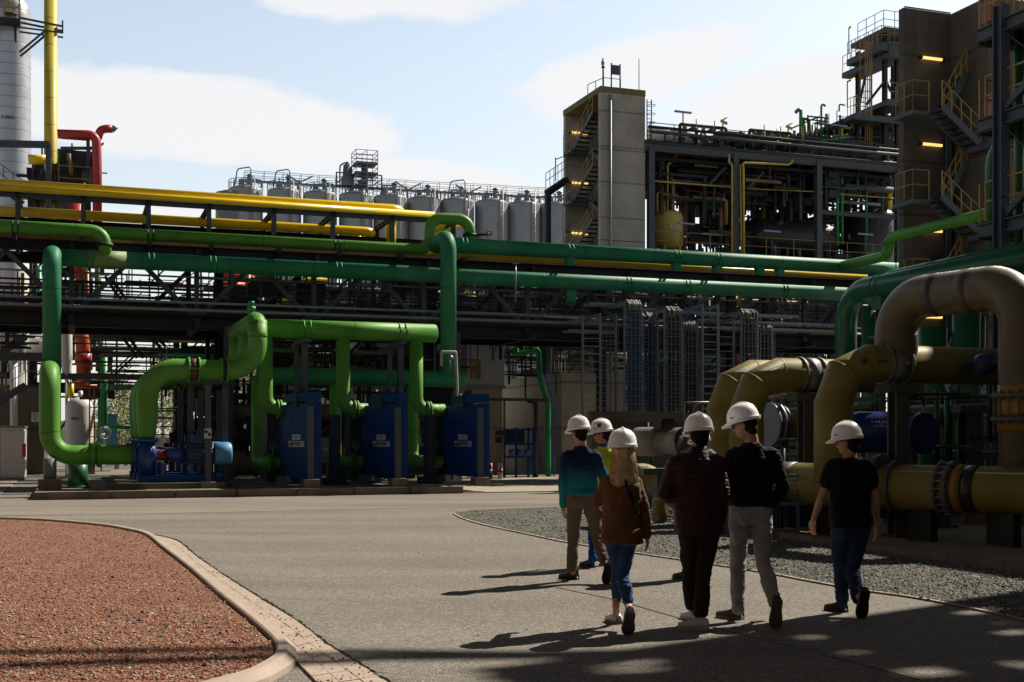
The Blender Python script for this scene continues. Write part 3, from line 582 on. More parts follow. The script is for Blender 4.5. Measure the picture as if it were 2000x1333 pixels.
for i in range(na):
    a = aW + i * span / 2
    if i % 2 == 0:
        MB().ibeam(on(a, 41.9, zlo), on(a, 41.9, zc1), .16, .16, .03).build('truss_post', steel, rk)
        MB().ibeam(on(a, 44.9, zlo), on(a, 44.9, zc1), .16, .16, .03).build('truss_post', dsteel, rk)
        MB().beam(on(a, 41.2, zlo - .05), on(a, 45.2, zlo - .05), .2, .2).build('cross_beam', dsteel, rk)
        MB().beam(on(a, 41.2, zc1 - .05), on(a, 45.2, zc1 - .05), .14, .18).build('cross_beam', dsteel, rk)
    up = i % 2
    MB().beam(on(a, 41.9, zc1 - .2 if up else zlo + .2), on(a + span / 2, 41.9, zlo + .2 if up else zc1 - .2), .13, .15).build('truss_brace', steel, rk)
    if i % 2: MB().beam(on(a, 44.9, zlo + .2 if up else zc1 - .2), on(a + span / 2, 44.9, zc1 - .2 if up else zlo + .2), .12, .14).build('truss_brace', dsteel, rk)
for a in [pb(x, 900, 42).x for x in (-20, 446, 887, 1235, 1500)]:
    MB().ibeam(on(a, 41.9, 0.02), on(a, 41.9, zlo), .3, .3, .04).build('rack_column', steel, rk)
    MB().ibeam(on(a, 44.9, 0.02), on(a, 44.9, zt2 - .5 if a < pb(880, 440, 44.9).x else zc1), .3, .3, .04).build('rack_column', dsteel, rk)
for i in range(56):
    a = aW + 1.1 * i + random.uniform(-.15, .15)
    if a > aE: break
    MB().beam(on(a, 42.0, zrail - .15), on(a, 42.0, zrail + random.choice((.9, .9, 1.25))), .045, .045).build('rail_post', random.choice((steel, dsteel)), rk)
# catwalk lamp post
lp = thing('rack_lamp_post', 'slim pale lamp post standing up from the rack in front of the lower teal main', 'lamp post', pb(1007, 590, 40.85))
q0, q1 = pb(1007, 590, 40.85), pb(1007, 515, 40.85); MB().cyl(q0, q1, .03).build('pole', lsteel, lp); MB().cbox(q1, .22, .1, .05).build('lamp_head', lsteel, lp)
# pipes lying in the rack: many thin lines in the shade of it
rng = random.Random(5)
cols = [(dsteel, 'dark grey'), (dsteel, 'dark grey'), (steel, 'grey'), (steel, 'grey'), (rust, 'rusty brown'), (dgreen, 'dark green'), (lsteel, 'silver'), (ryellow, 'ochre yellow')]
def rackpipe(b, z, r, m, cn, a0_, a1_, where):
    r_ = r; where = where + (', front side' if b < 43.4 else ', rear side')
    tag(MB().tube([on(a0_, b, z), on(a1_, b, z)], r, 0, 8).build('rack_pipe', m), f'{"slim" if r_ < .06 else "medium" if r_ < .09 else "stout"} {cn} pipe {where}', 'pipe', 'thin pipes lying along the rack')
for k in range(26):
    lvl = rng.choice((0, 0, 1, 2)); z = (zlo + .42, zc1 + .28, zrail + .1)[lvl] + rng.uniform(0, .14); b = rng.uniform(42.2, 44.7); m_, cn = rng.choice(cols)
    where = ('lying along the bottom deck of the long rack', 'lying on the upper beams of the long rack', 'running at walkway height inside the long rack')[lvl]
    rackpipe(b, z, rng.uniform(.035, .11), m_, cn, aW + rng.choice((0, 0, rng.uniform(0, 8))), aE - rng.choice((0, 0, rng.uniform(0, 12))), where)
# ------------------------------------------------------------ clutter behind the rack (a second rack and its pipes)
def frame_rack(name, label, a0_, a1_, b0_, b1_, levels, sp, m, m2, brace=True, rails=False, ztop=None):
    t = thing(name, label, 'steel frame', (a0_, b0_, 0)); n = max(1, round((a1_ - a0_) / sp)); zt_ = ztop or levels[-1]; cnt = 0
    for i in range(n + 1):
        a = a0_ + (a1_ - a0_) * i / n
        for b in (b0_, b1_): MB().ibeam(on(a, b, .02), on(a, b, zt_), .26, .26, .04).build('column', m, t)
        for z in levels: MB().beam(on(a, b0_, z - .03), on(a, b1_, z - .03), .18, .2).build('cross_beam', m2, t)
    for z in levels:
        for b in (b0_ - .01, b1_ + .01): MB().ibeam(on(a0_ - .1, b, z), on(a1_ + .1, b, z), .2, .28).build('beam', m, t)
        if rails:
            for dz in (.55, 1.05): MB().beam(on(a0_, b0_, z + dz), on(a1_, b0_, z + dz), .04, .04).build('guard_rail', rails, t)
    if brace:
        L_ = [0.1] + levels
        for i in range(n):
            for j in range(len(L_) - 1):
                if (i + j) % 3 == 0 and cnt < 40:
                    x0, x1 = a0_ + (a1_ - a0_) * i / n, a0_ + (a1_ - a0_) * (i + 1) / n
                    MB().beam(on(x0, b1_, L_[j]), on(x1, b1_, L_[j + 1]), .1, .1).build('brace', m2, t); cnt += 1
    return t
frame_rack('second_rack', 'dark steel frame close behind the long pipe rack, left of the white building', pb(352, 700, 54).x, pb(860, 700, 54).x, 52, 56, [2.9, 5.2, 7.2], 4.2, dsteel, dsteel, True)
frame_rack('second_rack', 'dark steel frame behind the cable ladders, between concrete block and right bends', pb(1215, 700, 54).x, pb(1720, 700, 54).x, 53, 57, [2.6, 4.6, 6.4, 8.2], 4, dsteel, dsteel, True)
cc = [(dsteel, 'dark grey'), (dsteel, 'dark grey'), (steel, 'grey'), (rust, 'rusty'), (lsteel, 'silver'), (bgreen, 'bright green'), (ryellow, 'yellow'), (dsteel, 'dark grey'), (steel, 'grey')]
DEFER = []
def flush_clutter(keep=250):
    DEFER.sort(key=lambda e: -e[0])
    for e in DEFER[:keep]: tag(e[1].build('plant_pipe', e[2]), e[3], 'pipe', e[4])
    byM = {}
    sb = MB(); mats = []
    me_i = []
    for e in DEFER[keep:]:
        if e[2] not in mats: mats.append(e[2])
        sb.add(e[1].v, [], False); o = len(sb.v) - len(e[1].v); sb.f += [tuple(i + o for i in f) for f in e[1].f]; sb.sm += e[1].sm; me_i += [mats.index(e[2])] * len(e[1].f)
    if sb.f:
        o = sb.build('pipe_tangle', mats[0], origin=(0, 60, 0))
        for m_ in mats[1:]: o.data.materials.append(m_)
        o.data.polygons.foreach_set('material_index', me_i); tag(o, 'countless hair thin pipes tangled deep inside the plant', 'pipes', kind='stuff')
def clutter(n, px0, px1, py0, py1, b0_, b1_, where, grp, rr=(.03, .11), vert=.3, lmin=2, lmax=14, cset=cc, vh=(.5, 2)):
    for k in range(n):
        b = rng.uniform(b0_, b1_); p = pb(rng.uniform(px0, px1), rng.uniform(py0, py1), b); m_, cn = rng.choice(cset); r = rng.uniform(*rr); L = rng.uniform(lmin, lmax)
        u = rng.random()
        if u < vert: pts = [p - Z_ * rng.uniform(*vh), p + Z_ * rng.uniform(*vh)]; d = 'upright'
        elif u < vert + .2: s_ = rng.choice((-1, 1)); pts = [p - A_ * L * .4, p, p + Z_ * s_ * rng.uniform(.6, 1.8), p + Z_ * s_ * rng.uniform(.6, 1.8) * 0 + Z_ * s_ * 2.0 + A_ * .01]; pts = [p - A_ * L * .5, p, p + Z_ * s_ * rng.uniform(*vh)]; d = 'bent'
        elif u < vert + .3: pts = [p - B_ * 1.5, p + B_ * 1.5]; d = 'receding'
        else: pts = [p - A_ * L / 2, p + A_ * L / 2]; d = 'level'
        for q in pts: q.z = max(.15, q.z)
        a_lo, a_hi = pb(px0, 800, b).x - 1, pb(px1, 800, b).x + 1
        for q in pts: q.x = min(max(q.x, a_lo), a_hi)
        sz = 'hair thin' if r < .045 else 'thin' if r < .075 else 'thick' if r < .12 else 'fat'; mx_, my_ = (px0 + px1) / 2, (py0 + py1) / 2; pw = p2w(*p); sx = 'left' if 1000 + F * pw.x / pw.y < mx_ else 'right'; sy = 'upper' if HOR - F * (p.z - EYE) / pw.y < my_ else 'lower'
        DEFER.append((r / b, MB().tube(pts, r, .18 if len(pts) > 2 else 0, 8, nf=4), m_, f'{sz} {d} {cn} pipe, {sy} {sx}, {where}', grp))
clutter(46, 360, 870, 560, 700, 50, 58, 'behind the rack left of centre', 'pipe tangle behind the left half of the rack')
clutter(16, 230, 700, 640, 760, 50, 60, 'in the lattice behind the pumps', 'pipe tangle behind the pumps', (.03, .08), .25)
clutter(40, 900, 1230, 545, 700, 50, 60, 'behind the rack middle', 'pipe tangle behind the middle of the rack')
clutter(60, 1230, 1700, 560, 860, 50, 60, 'behind the cable ladders', 'pipe tangle behind the cable ladders', (.04, .13), .35, 2, 12, cc[:4] + cc[:3] + [cc[5], cc[6]])
clutter(22, 340, 520, 740, 920, 42.5, 50, 'behind the blue motor', 'pipes behind the pump motor', (.03, .10), .5, 1, 5, cc[:5] + [cc[5]])
clutter(22, 540, 870, 760, 930, 43, 50, 'behind the heat exchangers', 'pipes behind the heat exchangers', (.04, .11), .4, 1, 5, cc[:5])
# coloured pipes seen under the main left of centre and at centre
def spx(lab, pp, b, r, m, fil=.25): return tag(MB().tube([pb(x, y, b) for x, y in pp], r, fil, 10, nf=4).build('plant_pipe', m), lab, 'pipe', 'coloured pipes behind the rack')
spx('broad red pipe behind the rack left of the raised green bend', [(432, 542), (500, 545), (500, 600)], 52, .16, red)
spx('second red pipe below the broad one behind the rack', [(420, 556), (478, 558)], 52.4, .13, red)
spx('yellow pipe climbing at an angle behind the raised green bend', [(545, 598), (600, 548), (640, 546)], 51, .13, yellow)
spx('thinner yellow pipe beside the climbing yellow one', [(555, 600), (612, 552)], 51.6, .09, yellow)
spx('small green pipe crossing behind the climbing yellow pipes', [(520, 562), (585, 562), (562, 562)][:2], 50.6, .06, bgreen)
spx('yellow pipe left of the red bend behind the middle of the rack', [(905, 563), (912, 563), (912, 582), (935, 582)], 52, .08, yellow, .1)
spx('green pipe bending down under the main near the middle', [(925, 557), (948, 557), (948, 600)], 52, .08, bgreen, .15)
for k, (x, m_, nme) in enumerate([(962, yellow, 'yellow'), (972, red, 'red'), (980, red, 'crimson'), (968, yellow, 'pale yellow'), (985, yellow, 'bright yellow')]):
    spx(f'{nme} hose bend arching behind the lamp post, number {["one", "two", "three", "four", "five"][k]} from the left', [(x - 9, 560), (x + 2, 560 + k), (x + 4, 606)], 51 + k * .25, .11, m_, .35)
spx('red bend with a white cap right of the yellow arches', [(1000, 605), (1000, 578), (1014, 577)], 50.5, .13, red, .2)
spx('red upright pipe in the dark part behind the right cable ladders', [(1437, 578), (1437, 720)], 56, .12, red, 0)
spx('thin tan pipe running level behind the middle of the rack', [(905, 596), (1170, 606)], 49.5, .03, tan, 0)
# green and blue pipes on the concrete block
t = pipe('green pipe stepping down the corner of the concrete block to the ground', [pb(1008, 655, 48), pb(1008, 693, 48), pb(1052, 683, 47), pb(1054, 735, 47), pb(1070, 790, 47), pb(1071, 938, 47), pb(1095, 941, 47)], .11, bgreen, .12, seg=12)
t = pipe('thin blue pipe following the green one down the concrete block', [pb(1067, 690, 47.4), pb(1067, 735, 47.4), pb(1082, 785, 47.4), pb(1082, 935, 47.4)], .035, mat('blue_line', (.01, .06, .3), .4), .08, seg=8)
pipe('dark green bent pipe in the shade behind the corner green one', [pb(1085, 665, 49.6), pb(1072, 675, 49.6), pb(1072, 730, 49.6)], .12, dgreen, .2, seg=12)
# ------------------------------------------------------------ text helper
def text_mesh(s, size, ext=.002):
    cu = bpy.data.curves.new('t', 'FONT'); cu.body = s; cu.size = size; cu.extrude = ext; cu.align_x = 'CENTER'; cu.align_y = 'CENTER'
    o = bpy.data.objects.new('t', cu); COL.objects.link(o); dg = bpy.context.evaluated_depsgraph_get(); me = bpy.data.meshes.new_from_object(o.evaluated_get(dg))
    vs = [v.co.copy() for v in me.vertices]; fs = [tuple(p.vertices) for p in me.polygons]; bpy.data.objects.remove(o); return vs, fs
def sign_text(parent, s, size, c, right, up, m, name='lettering'):
    vs, fs = text_mesh(s, size); n = right.cross(up); b = MB(); b.add([Vector(c) + right * v.x + up * v.y + n * (v.z + .002) for v in vs], fs); return b.build(name, m, parent)
ink = mat('black_lettering', (.02, .02, .022), .6, var=0); platem = mat('white_sign_plate', (.5, .5, .48), .5, var=.05)
# ------------------------------------------------------------ heat exchangers
for i, (pxn, pxf, ch) in enumerate([(612, 541, 'C'), (781, 703, 'B'), (941, 862, 'A')]):
    bn = 34.75; an = pb(pxn, 850, bn).x; bf = bn + 3.6; h0, h1 = .42, 2.62
    t = thing('plate_heat_exchanger', ['left', 'middle', 'right'][i] + f' dark blue plate heat exchanger, its plate reading W950{ch}', 'heat exchanger', (an, bn, .2), 'blue plate heat exchangers on the plinth')
    MB().box(an, an + .16, bn, bf, h0, h1).build('side_shroud', bluem, t)
    MB().box(an - .03, an + .22, bn - .07, bn - .005, h0 - .1, h1 + .02).build('front_frame', bluem, t)
    MB().box(an - .3, an + .3, bf + .003, bf + .55, .25, h1 + .1).build('rear_frame', black, t)
    MB().box(an - .03, an + .2, bn - .12, bn + 2.6, h1 + .06, h1 + .30).build('carrying_bar', bluem, t)
    MB().box(an - .07, an + .24, bn + 1.35, bn + 1.5, h1 - .1, h1 + .36).cbox((an + .1, bn + 1.42, h1 + .42), .16, .2, .1).build('bar_clamp', dsteel, t)
    SK0 = len(bpy.data.objects)
    for z in (.75, 1.4, 2.05): MB().beam(on(an - .035, bn + 1.9, z), on(an - .035, bf + .1, z + .02), .03, .035).build('tie_bolt', black, t)
    for z in (.8, 1.3, 1.8, 2.2): MB().cyl(on(an + .1, bn - .10, z), on(an + .1, bn - .16, z), .035, seg=8).build('bolt_head', dsteel, t)
    MB().box(an - .2, an - .03, bn - .28, bn - .12, .45, 2.5).build('support_post', steel, t)
    MB().box(an - .33, an + .12, bn - .42, bn + .05, .2, .44).build('footing', concp, t)
    MB().box(an - .1, an + .45, bf - .7, bf - .2, .2, .44).build('footing', concp, t)
    MB().cbox((an - .01, bf - 1.2, .37), .1, .24, .16).build('foot_bracket', lsteel, t)
    for zc, w, h_, s_, txt in ((1.63, .8, .16, .12, None), (1.43, 1.5, .17, .17, f'W950{ch}')):
        pl = MB().box(an - .012, an - .002, bn + 1.6 - w / 2, bn + 1.6 + w / 2, zc - h_ / 2, zc + h_ / 2).build('name_plate', platem, t)
        if txt: sign_text(pl, txt, .16, on(an - .014, bn + 1.6, zc), V(0, -2.1, 0), Z_, ink)
        else: sign_text(pl, '950', .09, on(an - .014, bn + 1.6, zc), V(0, -2, 0), Z_, mat('grey_lettering', (.25, .25, .25), .6, var=0))
    sk = (pb(pxf, 850, bf).x - an) / (bf - bn)
    for o_ in kids(t) + [g for k_ in kids(t) for g in kids(k_)]:
        for v in o_.data.vertices: v.co.x += sk * max(0, v.co.y)
for i, px in enumerate((653, 838, 980)[:2]):
    a = pb(px, 850, 36.5).x; tag(MB().box(a - .14, a + .14, 36.3, 36.6, .2, 2.3).box(a - .3, a + .3, 36.1, 36.8, .2, .42).build('dark_pillar', dsteel), ['left', 'right'][i] + ' dark pillar standing between two blue heat exchangers', 'pillar')
# portal posts carrying the header
for i, px in enumerate((596, 784)):
    a = pb(px, 700, 37.4).x
    t = thing('header_support', ['left', 'right'][i] + ' grey steel post carrying the light green header', 'support', (a, 37.5, .2)); MB().ibeam(on(a, 37.5, .2), on(a, 37.5, zH - .42), .18, .18, .03).build('post', steel, t); MB().beam(on(a, 37.1, zH - .38), on(a, 38.9, zH - .38), .2, .12).build('cross_arm', steel, t)
    MB().beam(on(a, 38.9, .2), on(a, 38.9, zH - .44), .14, .14).build('rear_post', steel, t)
    MB().beam(on(a - 1.2, 38.9, zH - .6), on(a, 38.9, zH - .6), .12, .12).build('arm_beam', steel, t)
pipe('pale bent vent pipe hooked over in front of the tall teal riser', [pb(862, 715, 37.5), pb(862, 688, 37.5), pb(890, 688, 37.5), pb(893, 760, 37.5), pb(893, 790, 37.5)], .05, mat('pale_vent_paint', (.36, .38, .28), .5), .04, seg=10)
# grey-green equipment box between exchangers
t = thing('cabinet', 'pale grey cabinet with a warning triangle between left and middle heat exchangers', 'cabinet', pb(635, 900, 40)); p0, p1 = pb(624, 905, 40), pb(648, 855, 40)
MB().box(p0.x, p1.x, 40, 40.3, p0.z, p1.z).build('case', mat('cabinet_grey', (.22, .22, .19), .6), t); c_ = (p0 + p1) / 2
MB().add([(c_.x - .07, 39.99, c_.z), (c_.x + .07, 39.99, c_.z), (c_.x, 39.99, c_.z + .13)], [(0, 1, 2)]).build('warning_sign', yellow, t)
# ------------------------------------------------------------ pumps
for i, pbv in enumerate(pump_b):
    lab = ['nearest dark blue pump with a light blue fan cover, on the blue skid', 'second blue pump set partly hidden behind the nearest one', 'third blue pump set at the back of the pump row'][i]
    t = thing('pump_set', lab, 'pump', (aP, pbv, .2), 'blue pump sets'); X = lambda px: pb(px, 890, 36).x
    MB().box(X(205), X(437), pbv - .75, pbv + .7, .2, .36).build('plinth', concp, t)
    MB().box(X(268), X(430), pbv - .45, pbv + .45, .37, .56).build('base_skid', bluem, t)
    MB().lathe(on(aP - .05, pbv - .30, 1.12), [(.05, .1), (.30, .11), (.34, .2), (.34, .4), (.30, .49), (.05, .5)], 24, (0, 1, 0)).build('volute', dblue, t)
    MB().cyl(on(aP, pbv, .56), on(aP, pbv, 1.5), .24).build('pump_body', dblue, t)
    MB().flange(on(aP, pbv, 1.55), Z_, .32, .09, 12).build('flange', dblue, t)
    MB().flange(on(X(262), pbv, 1.13), A_, .33, .06, 12).build('flange', dblue, t)
    MB().cyl(on(X(300), pbv, 1.12), on(X(326), pbv, 1.12), .15).build('coupling_guard', mat('dull_red', (.16, .015, .015), .5), t)
    MB().cyl(on(X(326), pbv, 1.14), on(X(362), pbv, 1.14), .19, .17).build('bearing_housing', dblue, t)
    m_ = MB(); m_.cyl(on(X(362), pbv, 1.16), on(X(418), pbv, 1.16), .29)
    for k in range(16):
        an_ = k * math.pi / 8; m_.beam(on(X(366), pbv + math.cos(an_) * .31, 1.16 + math.sin(an_) * .31), on(X(414), pbv + math.cos(an_) * .31, 1.16 + math.sin(an_) * .31), .02, .05)
    m_.build('motor', mat('navy_motor', (.012, .035, .10), .45), t); MB().cbox((X(388), pbv - .05, 1.58), .4, .3, .24).build('terminal_box', mat('navy_motor', (0, 0, 0)), t)
    MB().lathe(on(X(420), pbv, 1.16), [(.0, -.02), (.30, -.02), (.33, 0), (.33, .40), (.28, .46), (0, .47)], 24, (1, 0, 0)).build('fan_cover', lblue, t)
    for px in (320, 372, 408): MB().cbox((X(px), pbv, .72), .12, .5, .34).build('pedestal', dblue, t)
pfr = thing('pump_pipe_frame', 'grey steel frame carrying the valves of the nearest pump discharge', 'support', (pb(406, 940, 35.2).x, 35.2, .2))
for px, bb, z1 in ((406, 35.3, 3.1), (440, 36.4, 3.15), (372, 37.2, 3.15), (392, 39.2, 3.1), (352, 39.6, 3.1), (428, 39.4, 3.1)):
    a = pb(px, 900, bb).x; MB().ibeam(on(a, bb, .35), on(a, bb, z1), .16, .16, .03).build('post', steel, pfr); MB().cbox((a, bb, .27), .42, .42, .2).build('footing', concp, pfr)
MB().beam(pb(352, 745, 37) , pb(445, 745, 37), .16, .16).build('beam', steel, pfr); MB().beam(pb(352, 745, 39.4), pb(445, 745, 39.4), .16, .16).build('beam', steel, pfr)
sgn = thing('checker_sign', 'small black and white checkered marker plate on the grey pump post', 'sign', pb(406, 852, 35.18)); c = pb(406, 847, 35.19)
MB().cbox(c, .2, .01, .27).build('plate', platem, sgn); MB().cbox(c + V(-.05, -.008, .05), .09, .006, .08).cbox(c + V(.045, -.008, -.03), .09, .006, .08).build('dark_squares', ink, sgn)
br = thing('brown_pipe', 'lagged brown pipe with a rounded end behind the pump motor', 'pipe', pb(480, 808, 41)); MB().cyl(pb(449, 808, 43), pb(505, 808, 43), .28).build('run', brownp, br); MB().flange(pb(452, 808, 43), A_, .33, .06).build('flange', brownp, br)
tag(MB().cyl(pb(455, 905, 43), pb(520, 905, 43), .42).build('brown_vessel', brownp), 'dark brown horizontal vessel low behind the pump motor', 'vessel')
tag(MB().cyl(pb(620, 805, 42), pb(660, 805, 42), .27).build('brown_pipe', brownp), 'brown pipe showing between the left and middle heat exchangers', 'pipe')

# dense fill of thin service lines, brackets and cable runs (one uncountable tangle)
DN = MB(); DNm = [dsteel, black, steel, rust, lsteel, ryellow, bgreen, red]; DNi = []
def dense(n, px0, px1, py0, py1, b0_, b1_, rr=(.02, .07), L_=(.4, 4), vert=.4, box=.15, w=(9, 6, 5, 2, .35, .5, .4, .3)):
    for k in range(n):
        b = rng.uniform(b0_, b1_); p = pb(rng.uniform(px0, px1), rng.uniform(py0, py1), b); L = rng.uniform(*L_); r = rng.uniform(*rr); mi = rng.choices(range(8), w)[0]; f0 = len(DN.f); u = rng.random()
        if u < box:
            mi = rng.choice((0, 0, 1, 2)); s_ = rng.uniform(.15, .8); DN.box(p.x - s_ * rng.uniform(.3, 1), p.x + s_, b, b + .5, max(.05, p.z - s_ * .5), max(.1, p.z) + s_ * .5)
        elif u < box + vert: DN.beam(p - Z_ * min(L * .4, p.z - .03), p + Z_ * L * .4, r * 1.6, r * 1.6)
        elif u < box + vert + .08: DN.beam(p, p + V(L * .4, 0, L * .4), r * 1.6, r * 1.6)
        else: DN.beam(p - A_ * L / 2, p + A_ * L / 2, r * 1.6, r * 1.6)
        DNi.extend([mi] * (len(DN.f) - f0))
def dense_done():
    o = DN.build('service_tangle', DNm[0], origin=(0, 50, 0))
    for m_ in DNm[1:]: o.data.materials.append(m_)
    o.data.polygons.foreach_set('material_index', DNi); tag(o, 'dense dark tangle of small steelwork, lines and brackets filling the plant', 'pipework', kind='stuff')
dense(420, 440, 890, 545, 720, 46, 58)
dense(260, 890, 1230, 545, 650, 46, 58)
dense(420, 1230, 1700, 560, 860, 46, 58, rr=(.03, .09))
dense(46, 200, 450, 545, 600, 46, 58, box=.0, vert=.3, rr=(.02, .04))
dense(26, 215, 440, 640, 700, 50, 58, rr=(.02, .03), box=0, vert=.15, L_=(2, 8))
dense(50, 200, 450, 700, 760, 48, 62, rr=(.02, .05), box=.0, vert=.3)
dense(150, 0, 200, 450, 800, 58, 66)
dense(200, 340, 530, 740, 930, 42.5, 48, L_=(.3, 2))
dense(260, 530, 862, 690, 940, 42.5, 49, L_=(.3, 2.5))
dense(90, 985, 1110, 660, 740, 52, 58, L_=(.5, 3), box=0)
for x0, y0, x1, y1 in ((228, 642, 268, 700), (240, 642, 280, 700), (282, 642, 330, 700), (294, 642, 342, 700), (205, 540, 245, 600), (215, 540, 256, 600)): tag(MB().beam(pb(x0, y0, 51), pb(x1, y1, 51), .09, .12).build('stair_beam', dsteel), 'dark sloping beam crossing the sky gap left of the raised bend', 'beam', 'sloping beams in the sky gap')
ORD = ['first', 'second', 'third', 'fourth', 'fifth', 'sixth', 'seventh', 'eighth', 'ninth', 'tenth', 'eleventh', 'twelfth']
def rail(b, pts, h=1.1, posts=1.4, r=.025, mid=(.55,)):
    P = [Vector(p) for p in pts]
    for i in range(len(P) - 1):
        p, q = P[i], P[i + 1]
        for z in (h, *mid): b.beam(p + Z_ * z, q + Z_ * z, r * 1.6, r * 1.6)
        n = max(1, round((q - p).length / posts))
        for k in range(n + 1): x = p.lerp(q, k / n); b.beam(x, x + Z_ * h, r * 1.7, r * 1.7)
    return b
def railing(parent, pts, m=ryellow, **k): return rail(MB(), pts, **k).build('railing', m, parent)
# ------------------------------------------------------------ silos
sc0 = [(480, 366), (555, 370), (625, 375), (695, 378), (762, 382), (828, 386), (893, 389), (960, 392), (1022, 396), (1085, 398)]
tops = []
for i, (px, py) in enumerate(sc0):
    Y = 140 + i * 1.1; c = pY(px, py, Y); R = 33 / F * Y; zt = c.z; tops.append(c.copy())
    lab = f'tall stainless steel silo, {ORD[i]} from the left in the far row'
    t = thing('silo', lab, 'silo', (c.x, c.y, 0), 'stainless steel silos in the far row')
    MB().lathe((c.x, c.y, 0), [(R, 6), (R, zt - .5), (R * .97, zt - .25), (R * .5, zt + .1), (0, zt + .25)], 36).build('shell', silo_m, t)
    MB().lathe((c.x, c.y, 0), [(.3, 3.5), (R, 6.02)], 30).build('hopper_cone', silo_m, t)
    for k in range(8): b = MB(); an = k * math.pi / 4; b.cyl((c.x + math.cos(an) * R * .9, c.y + math.sin(an) * R * .9, 0), (c.x + math.cos(an) * R * .9, c.y + math.sin(an) * R * .9, 6.2), .12, seg=6); b.build('leg', steel, t)
    b = MB(); n = 14; pr = [Vector((c.x + math.cos(k * 6.2832 / n) * R, c.y + math.sin(k * 6.2832 / n) * R, zt - .3)) for k in range(n + 1)]
    rail(b, pr, 1.0, 2, .03); b.build('railing', lsteel, t)
    b = MB(); b.tube([(c.x + .3, c.y - R - .15, 8), (c.x + .3, c.y - R - .15, zt + (1.9 if i in (0, 1, 6) else .6)), (c.x - 1.0, c.y - R * .3, zt + (1.9 if i in (0, 1, 6) else .6)), (c.x - 1.3, c.y - R * .2, zt)], .075, .4, 8).cyl((c.x + .7, c.y - R - .12, 8), (c.x + .7, c.y - R - .12, zt + 1), .06)
    b.cyl((c.x + .5, c.y, zt), (c.x + .5, c.y, zt + 1.3), .25).cyl((c.x - .5, c.y + .2, zt), (c.x - .5, c.y + .2, zt + .9), .3).lathe((c.x + .5, c.y, zt + 1.3), [(.38, 0), (.38, .15), (0, .3)], 12)
    for k in range(9): x, y = rng.uniform(-.8, .8) * R, rng.uniform(-.9, -.1) * R; b.beam((c.x + x, c.y + y, zt - .3), (c.x + x, c.y + y, zt + rng.uniform(.3, 1.0)), .12, .12)
    for k in range(4): x = rng.uniform(-.7, .2) * R; z = zt + rng.uniform(.3, .9); b.beam((c.x + x, c.y - R * .6, z), (c.x + x + rng.uniform(.8, 2), c.y - R * .6, z), .1, .1)
    b.build('vent_pipe', lsteel, t)
c = pY(449, 378, 139.2); tag(MB().lathe((c.x, c.y, 0), [(1.6, 5), (1.6, c.z), (0, c.z + .5)], 24).lathe((c.x, c.y, 0), [(1.5, 0), (1.6, 5)], 12).build('silo', silo_m), 'narrow silo edge peeking out left of the first big silo', 'silo')
# walkway linking silo tops
b = MB(); P = [t_ + V(0, 1, .9) for t_ in tops]
for i in range(len(P) - 1): b.beam(P[i], P[i + 1], 1, .12)
wk = thing('silo_walkway', 'pale walkway with railings crossing the tops of the silos', 'walkway', P[0]); b.build('deck', lsteel, wk)
b = MB(); rail(b, [p + V(0, -.5, 0) for p in P], 1.1, 2.2, .03); rail(b, [p + V(0, .5, 0) for p in P], 1.1, 2.2, .03); b.build('railing', lsteel, wk)
# Y shaped floodlight masts
for i, (px, py) in enumerate([(585, 357), (797, 371), (915, 378), (718, 352), (755, 362)]):
    Y = 138; p = pY(px, py + 30, Y); tpp = pY(px, py, Y); w = 26 / F * Y
    t = thing('floodlight_mast', f'thin mast with slanting lamp arms over the silos, {ORD[i]} of them', 'lamp mast', p); b = MB().cyl(p, tpp, .06, seg=6); b.build('mast', lsteel, t)
    if i < 3:
        for s in (-1, 1): MB().beam(tpp, tpp + V(s * w, 0, w * .55), .12, .16).build('lamp_arm', lsteel, t)
    else: MB().beam(tpp + V(-.9, 0, 0), tpp + V(.9, 0, 0), .16, .1).build('lamp_arm', lsteel, t)
# scaffold tower above the silos
s0 = pY(712, 366, 141); sc_t = thing('scaffold_tower', 'grey scaffold around a short chimney rising above the silos', 'scaffold', s0)
w = 1.25; H_ = (366 - 298) / F * 141
for z0, m_, q in ((0, steel, .09), (.0, lsteel, .05)):
    b = MB()
    if q > .06:
        b.cyl(s0, s0 + Z_ * H_ * .66, .4); b.box(s0.x - w, s0.x + w, s0.y - w, s0.y + w, s0.z + H_ * .63, s0.z + H_ * .67).box(s0.x - w, s0.x + w, s0.y - w, s0.y + w, s0.z + H_ * .32, s0.z + H_ * .36); b.build('chimney_and_decks', steel, sc_t)
    else:
        for x in (-1, 0, 1):
            for y in (-1, 1): b.beam(s0 + V(x * w, y * w, 0), s0 + V(x * w, y * w, H_), .07, .07)
        for k in range(9):
            z = H_ * k / 8
            for y in (-1, 1): b.beam(s0 + V(-w, y * w, z), s0 + V(w, y * w, z), .06, .06)
            for x in (-1, 1): b.beam(s0 + V(x * w, -w, z), s0 + V(x * w, w, z), .06, .06)
        for k in range(4): b.beam(s0 + V(-w, -w, H_ * k / 4), s0 + V(w * (0 if k % 2 else 1), -w, H_ * (k + 1) / 4), .05, .05)
        b.build('scaffold_poles', lsteel, sc_t)
s1 = pY(679, 364, 141); t = thing('filter_stack', 'short blue grey stack in a frame left of the scaffold', 'stack', s1)
MB().lathe(s1, [(.75, 0), (.75, 1), (.6, 1.1), (.5, 2.4), (.3, 2.5), (.25, 2.75), (0, 2.8)], 16).tube([s1 + V(-.9, 0, 0), s1 + V(-.9, 0, 2.3), s1 + V(-.3, 0, 2.7), s1 + V(0, 0, 2.6)], .09, .5, 8).build('stack_body', mat('slate_blue_steel', (.12, .16, .20), .5), t)
b = MB()
for x in (-1.3, 4): b.beam(s1 + V(x, 0, 0), s1 + V(x, 0, 1.5), .14, .14)
